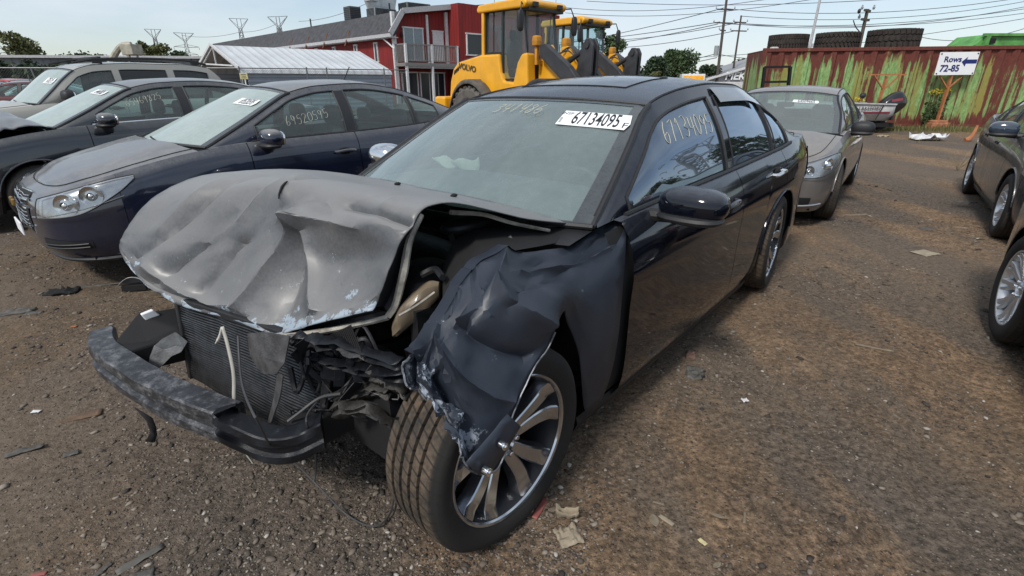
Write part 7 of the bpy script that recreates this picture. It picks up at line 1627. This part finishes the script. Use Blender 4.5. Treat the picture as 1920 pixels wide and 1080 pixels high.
scrap('wood_board', 'broken brown wooden slat on the dirt left of the beam', 'wood', 150, 780, .17, .055, PLY, 28, .008, .004)
scrap('grey_scrap', 'long grey plastic shard lying near the left edge', 'plastic scrap', 48, 848, .13, .03, GPL, 35, .006, .012)
scrap('grey_scrap', 'small flat grey shard right of the long one', 'plastic scrap', 132, 848, .055, .03, GPL, 35, .004, .004)
scrap('white_scrap', 'tiny white paper scrap above the wooden slat', 'litter', 70, 776, .04, .022, PWH, 5, .001, .004)
scrap('metal_bracket', 'bent perforated metal strip at the lower left', 'metal strip', 262, 1045, .14, .032, plain('bracket_steel', (.13, .12, .105), .6, .3), 52, .003, .006)
scrap('grey_scrap', 'curled grey scrap at the bottom edge left of the strip', 'plastic scrap', 192, 1066, .06, .014, GPL, 70, .004, .004)
scrap('grey_scrap', 'flat tan shard at the bottom edge right of the strip', 'plastic scrap', 265, 1078, .07, .035, GPL, 25, .004, .004)
scrap('red_chip', 'small red plastic chip in the bottom left corner', 'plastic scrap', 70, 1071, .045, .013, PNK, 12, .004, .001)
scrap('black_debris', 'black broken plastic lump on the dirt before the navy sedan', 'plastic scrap', 120, 556, .20, .11, DBK, 20, .02, .05)
scrap('plastic_trim', 'thin grey trim strip lying before the navy sedan bumper', 'trim strip', 165, 543, .55, .03, GPL, 18, .008, .006)
scrap('grey_scrap', 'pale flat shard among the gravel left of the black lump', 'plastic scrap', 68, 597, .10, .035, GPL, 15, .01, .006)
scrap('dark_scrap', 'dark scrap half buried at the far left edge', 'litter', 36, 596, .20, .08, GPL, 25, .015, .02)
scrap('orange_chip', 'tiny orange chip on the dirt by the navy sedan', 'litter', 142, 620, .035, .02, plain('orange_chip', (.30, .10, .04), .6), 0, .004, .002)
scrap('broken_branch', 'thin broken reddish branch in the aisle at right', 'stick', 1640, 650, .2, .012, LF, -28, .008, .006)
# broken silver mirror shell and white lamp piece at the wreck's far corner
p = gz(243, 540, .05); r_ = empty('mirror_shell', 'broken silver plastic shell on the dirt beside the crushed hood corner', 'plastic scrap', (p.x, p.y, ghz(p.x, p.y))); b = MB(); G = [[Vector((.22 * (i / 8 - .5) + .05, .10 * (j / 6 - .5), .02 + .10 * math.sin(math.pi * min(1, i / 8 * .8 + .1)) * (1 - (j / 6) ** 2))) for j in range(7)] for i in range(9)]; b.grid(G); b.build('shell', plain('silver_plastic', (.36, .36, .37), .35, .3), r_, True, solid=.004); b = MB(); b.box((.05, -.04, .03), (.16, .03, .04)); b.build('mount', DBK, r_); r_.rotation_euler = (0, 0, rad(15))
b = MB(); p = H.F.M @ P(283, 590, 'y', -.62); b.prism([(-.03, -.01), (.025, -.015), (.035, .015), (-.01, .022)], 'y', -.012, .012); o = b.build('lamp_fragment', WHT, HR, bevel=.004); o.location = H.F.I @ p
# tan dog-like toy shape is an orange traffic stub: small orange post
p = gz(1815, 265, .0); r_ = empty('orange_stub', 'small broken orange marker stub by the charcoal sedan', 'marker post', (p.x, p.y, 0)); b = MB(); b.tube([(-.10, 0, .03), (0, 0, .06), (.08, 0, .20), (.12, 0, .42)], [.06, .06, .045, .03], 8, smooth_pts=3); b.build('stub', ORW, r_, True)
# ------------------------------------------------------------------ behind the photographer: what the glass and paint mirror
tower('lattice transmission tower beyond the yard to the right, mirrored in the door glass', 0, 0, 0, 0, rad(-60), .40, (96.7, 52.5, 0), 25)
tower('second, farther transmission tower beyond the yard to the right', 0, 0, 0, 0, rad(-60), .45, (131, 78, 0), 33)
for i, (x, y, h, r__) in enumerate(((40, 19.5, 4.6, 2.8), (34, 23, 7.0, 2.8), (38, 30, 6.5, 3.0), (46, 20, 5.0, 3.4))):
    tree(('low', 'tall', 'wide', 'far')[i] + ' green tree beyond the yard out past the right edge', x, y, h, r__, 40 + i, LEAF2, n=1500, sz=.22, group='trees beyond the yard to the right')
bpy.context.view_layer.update()
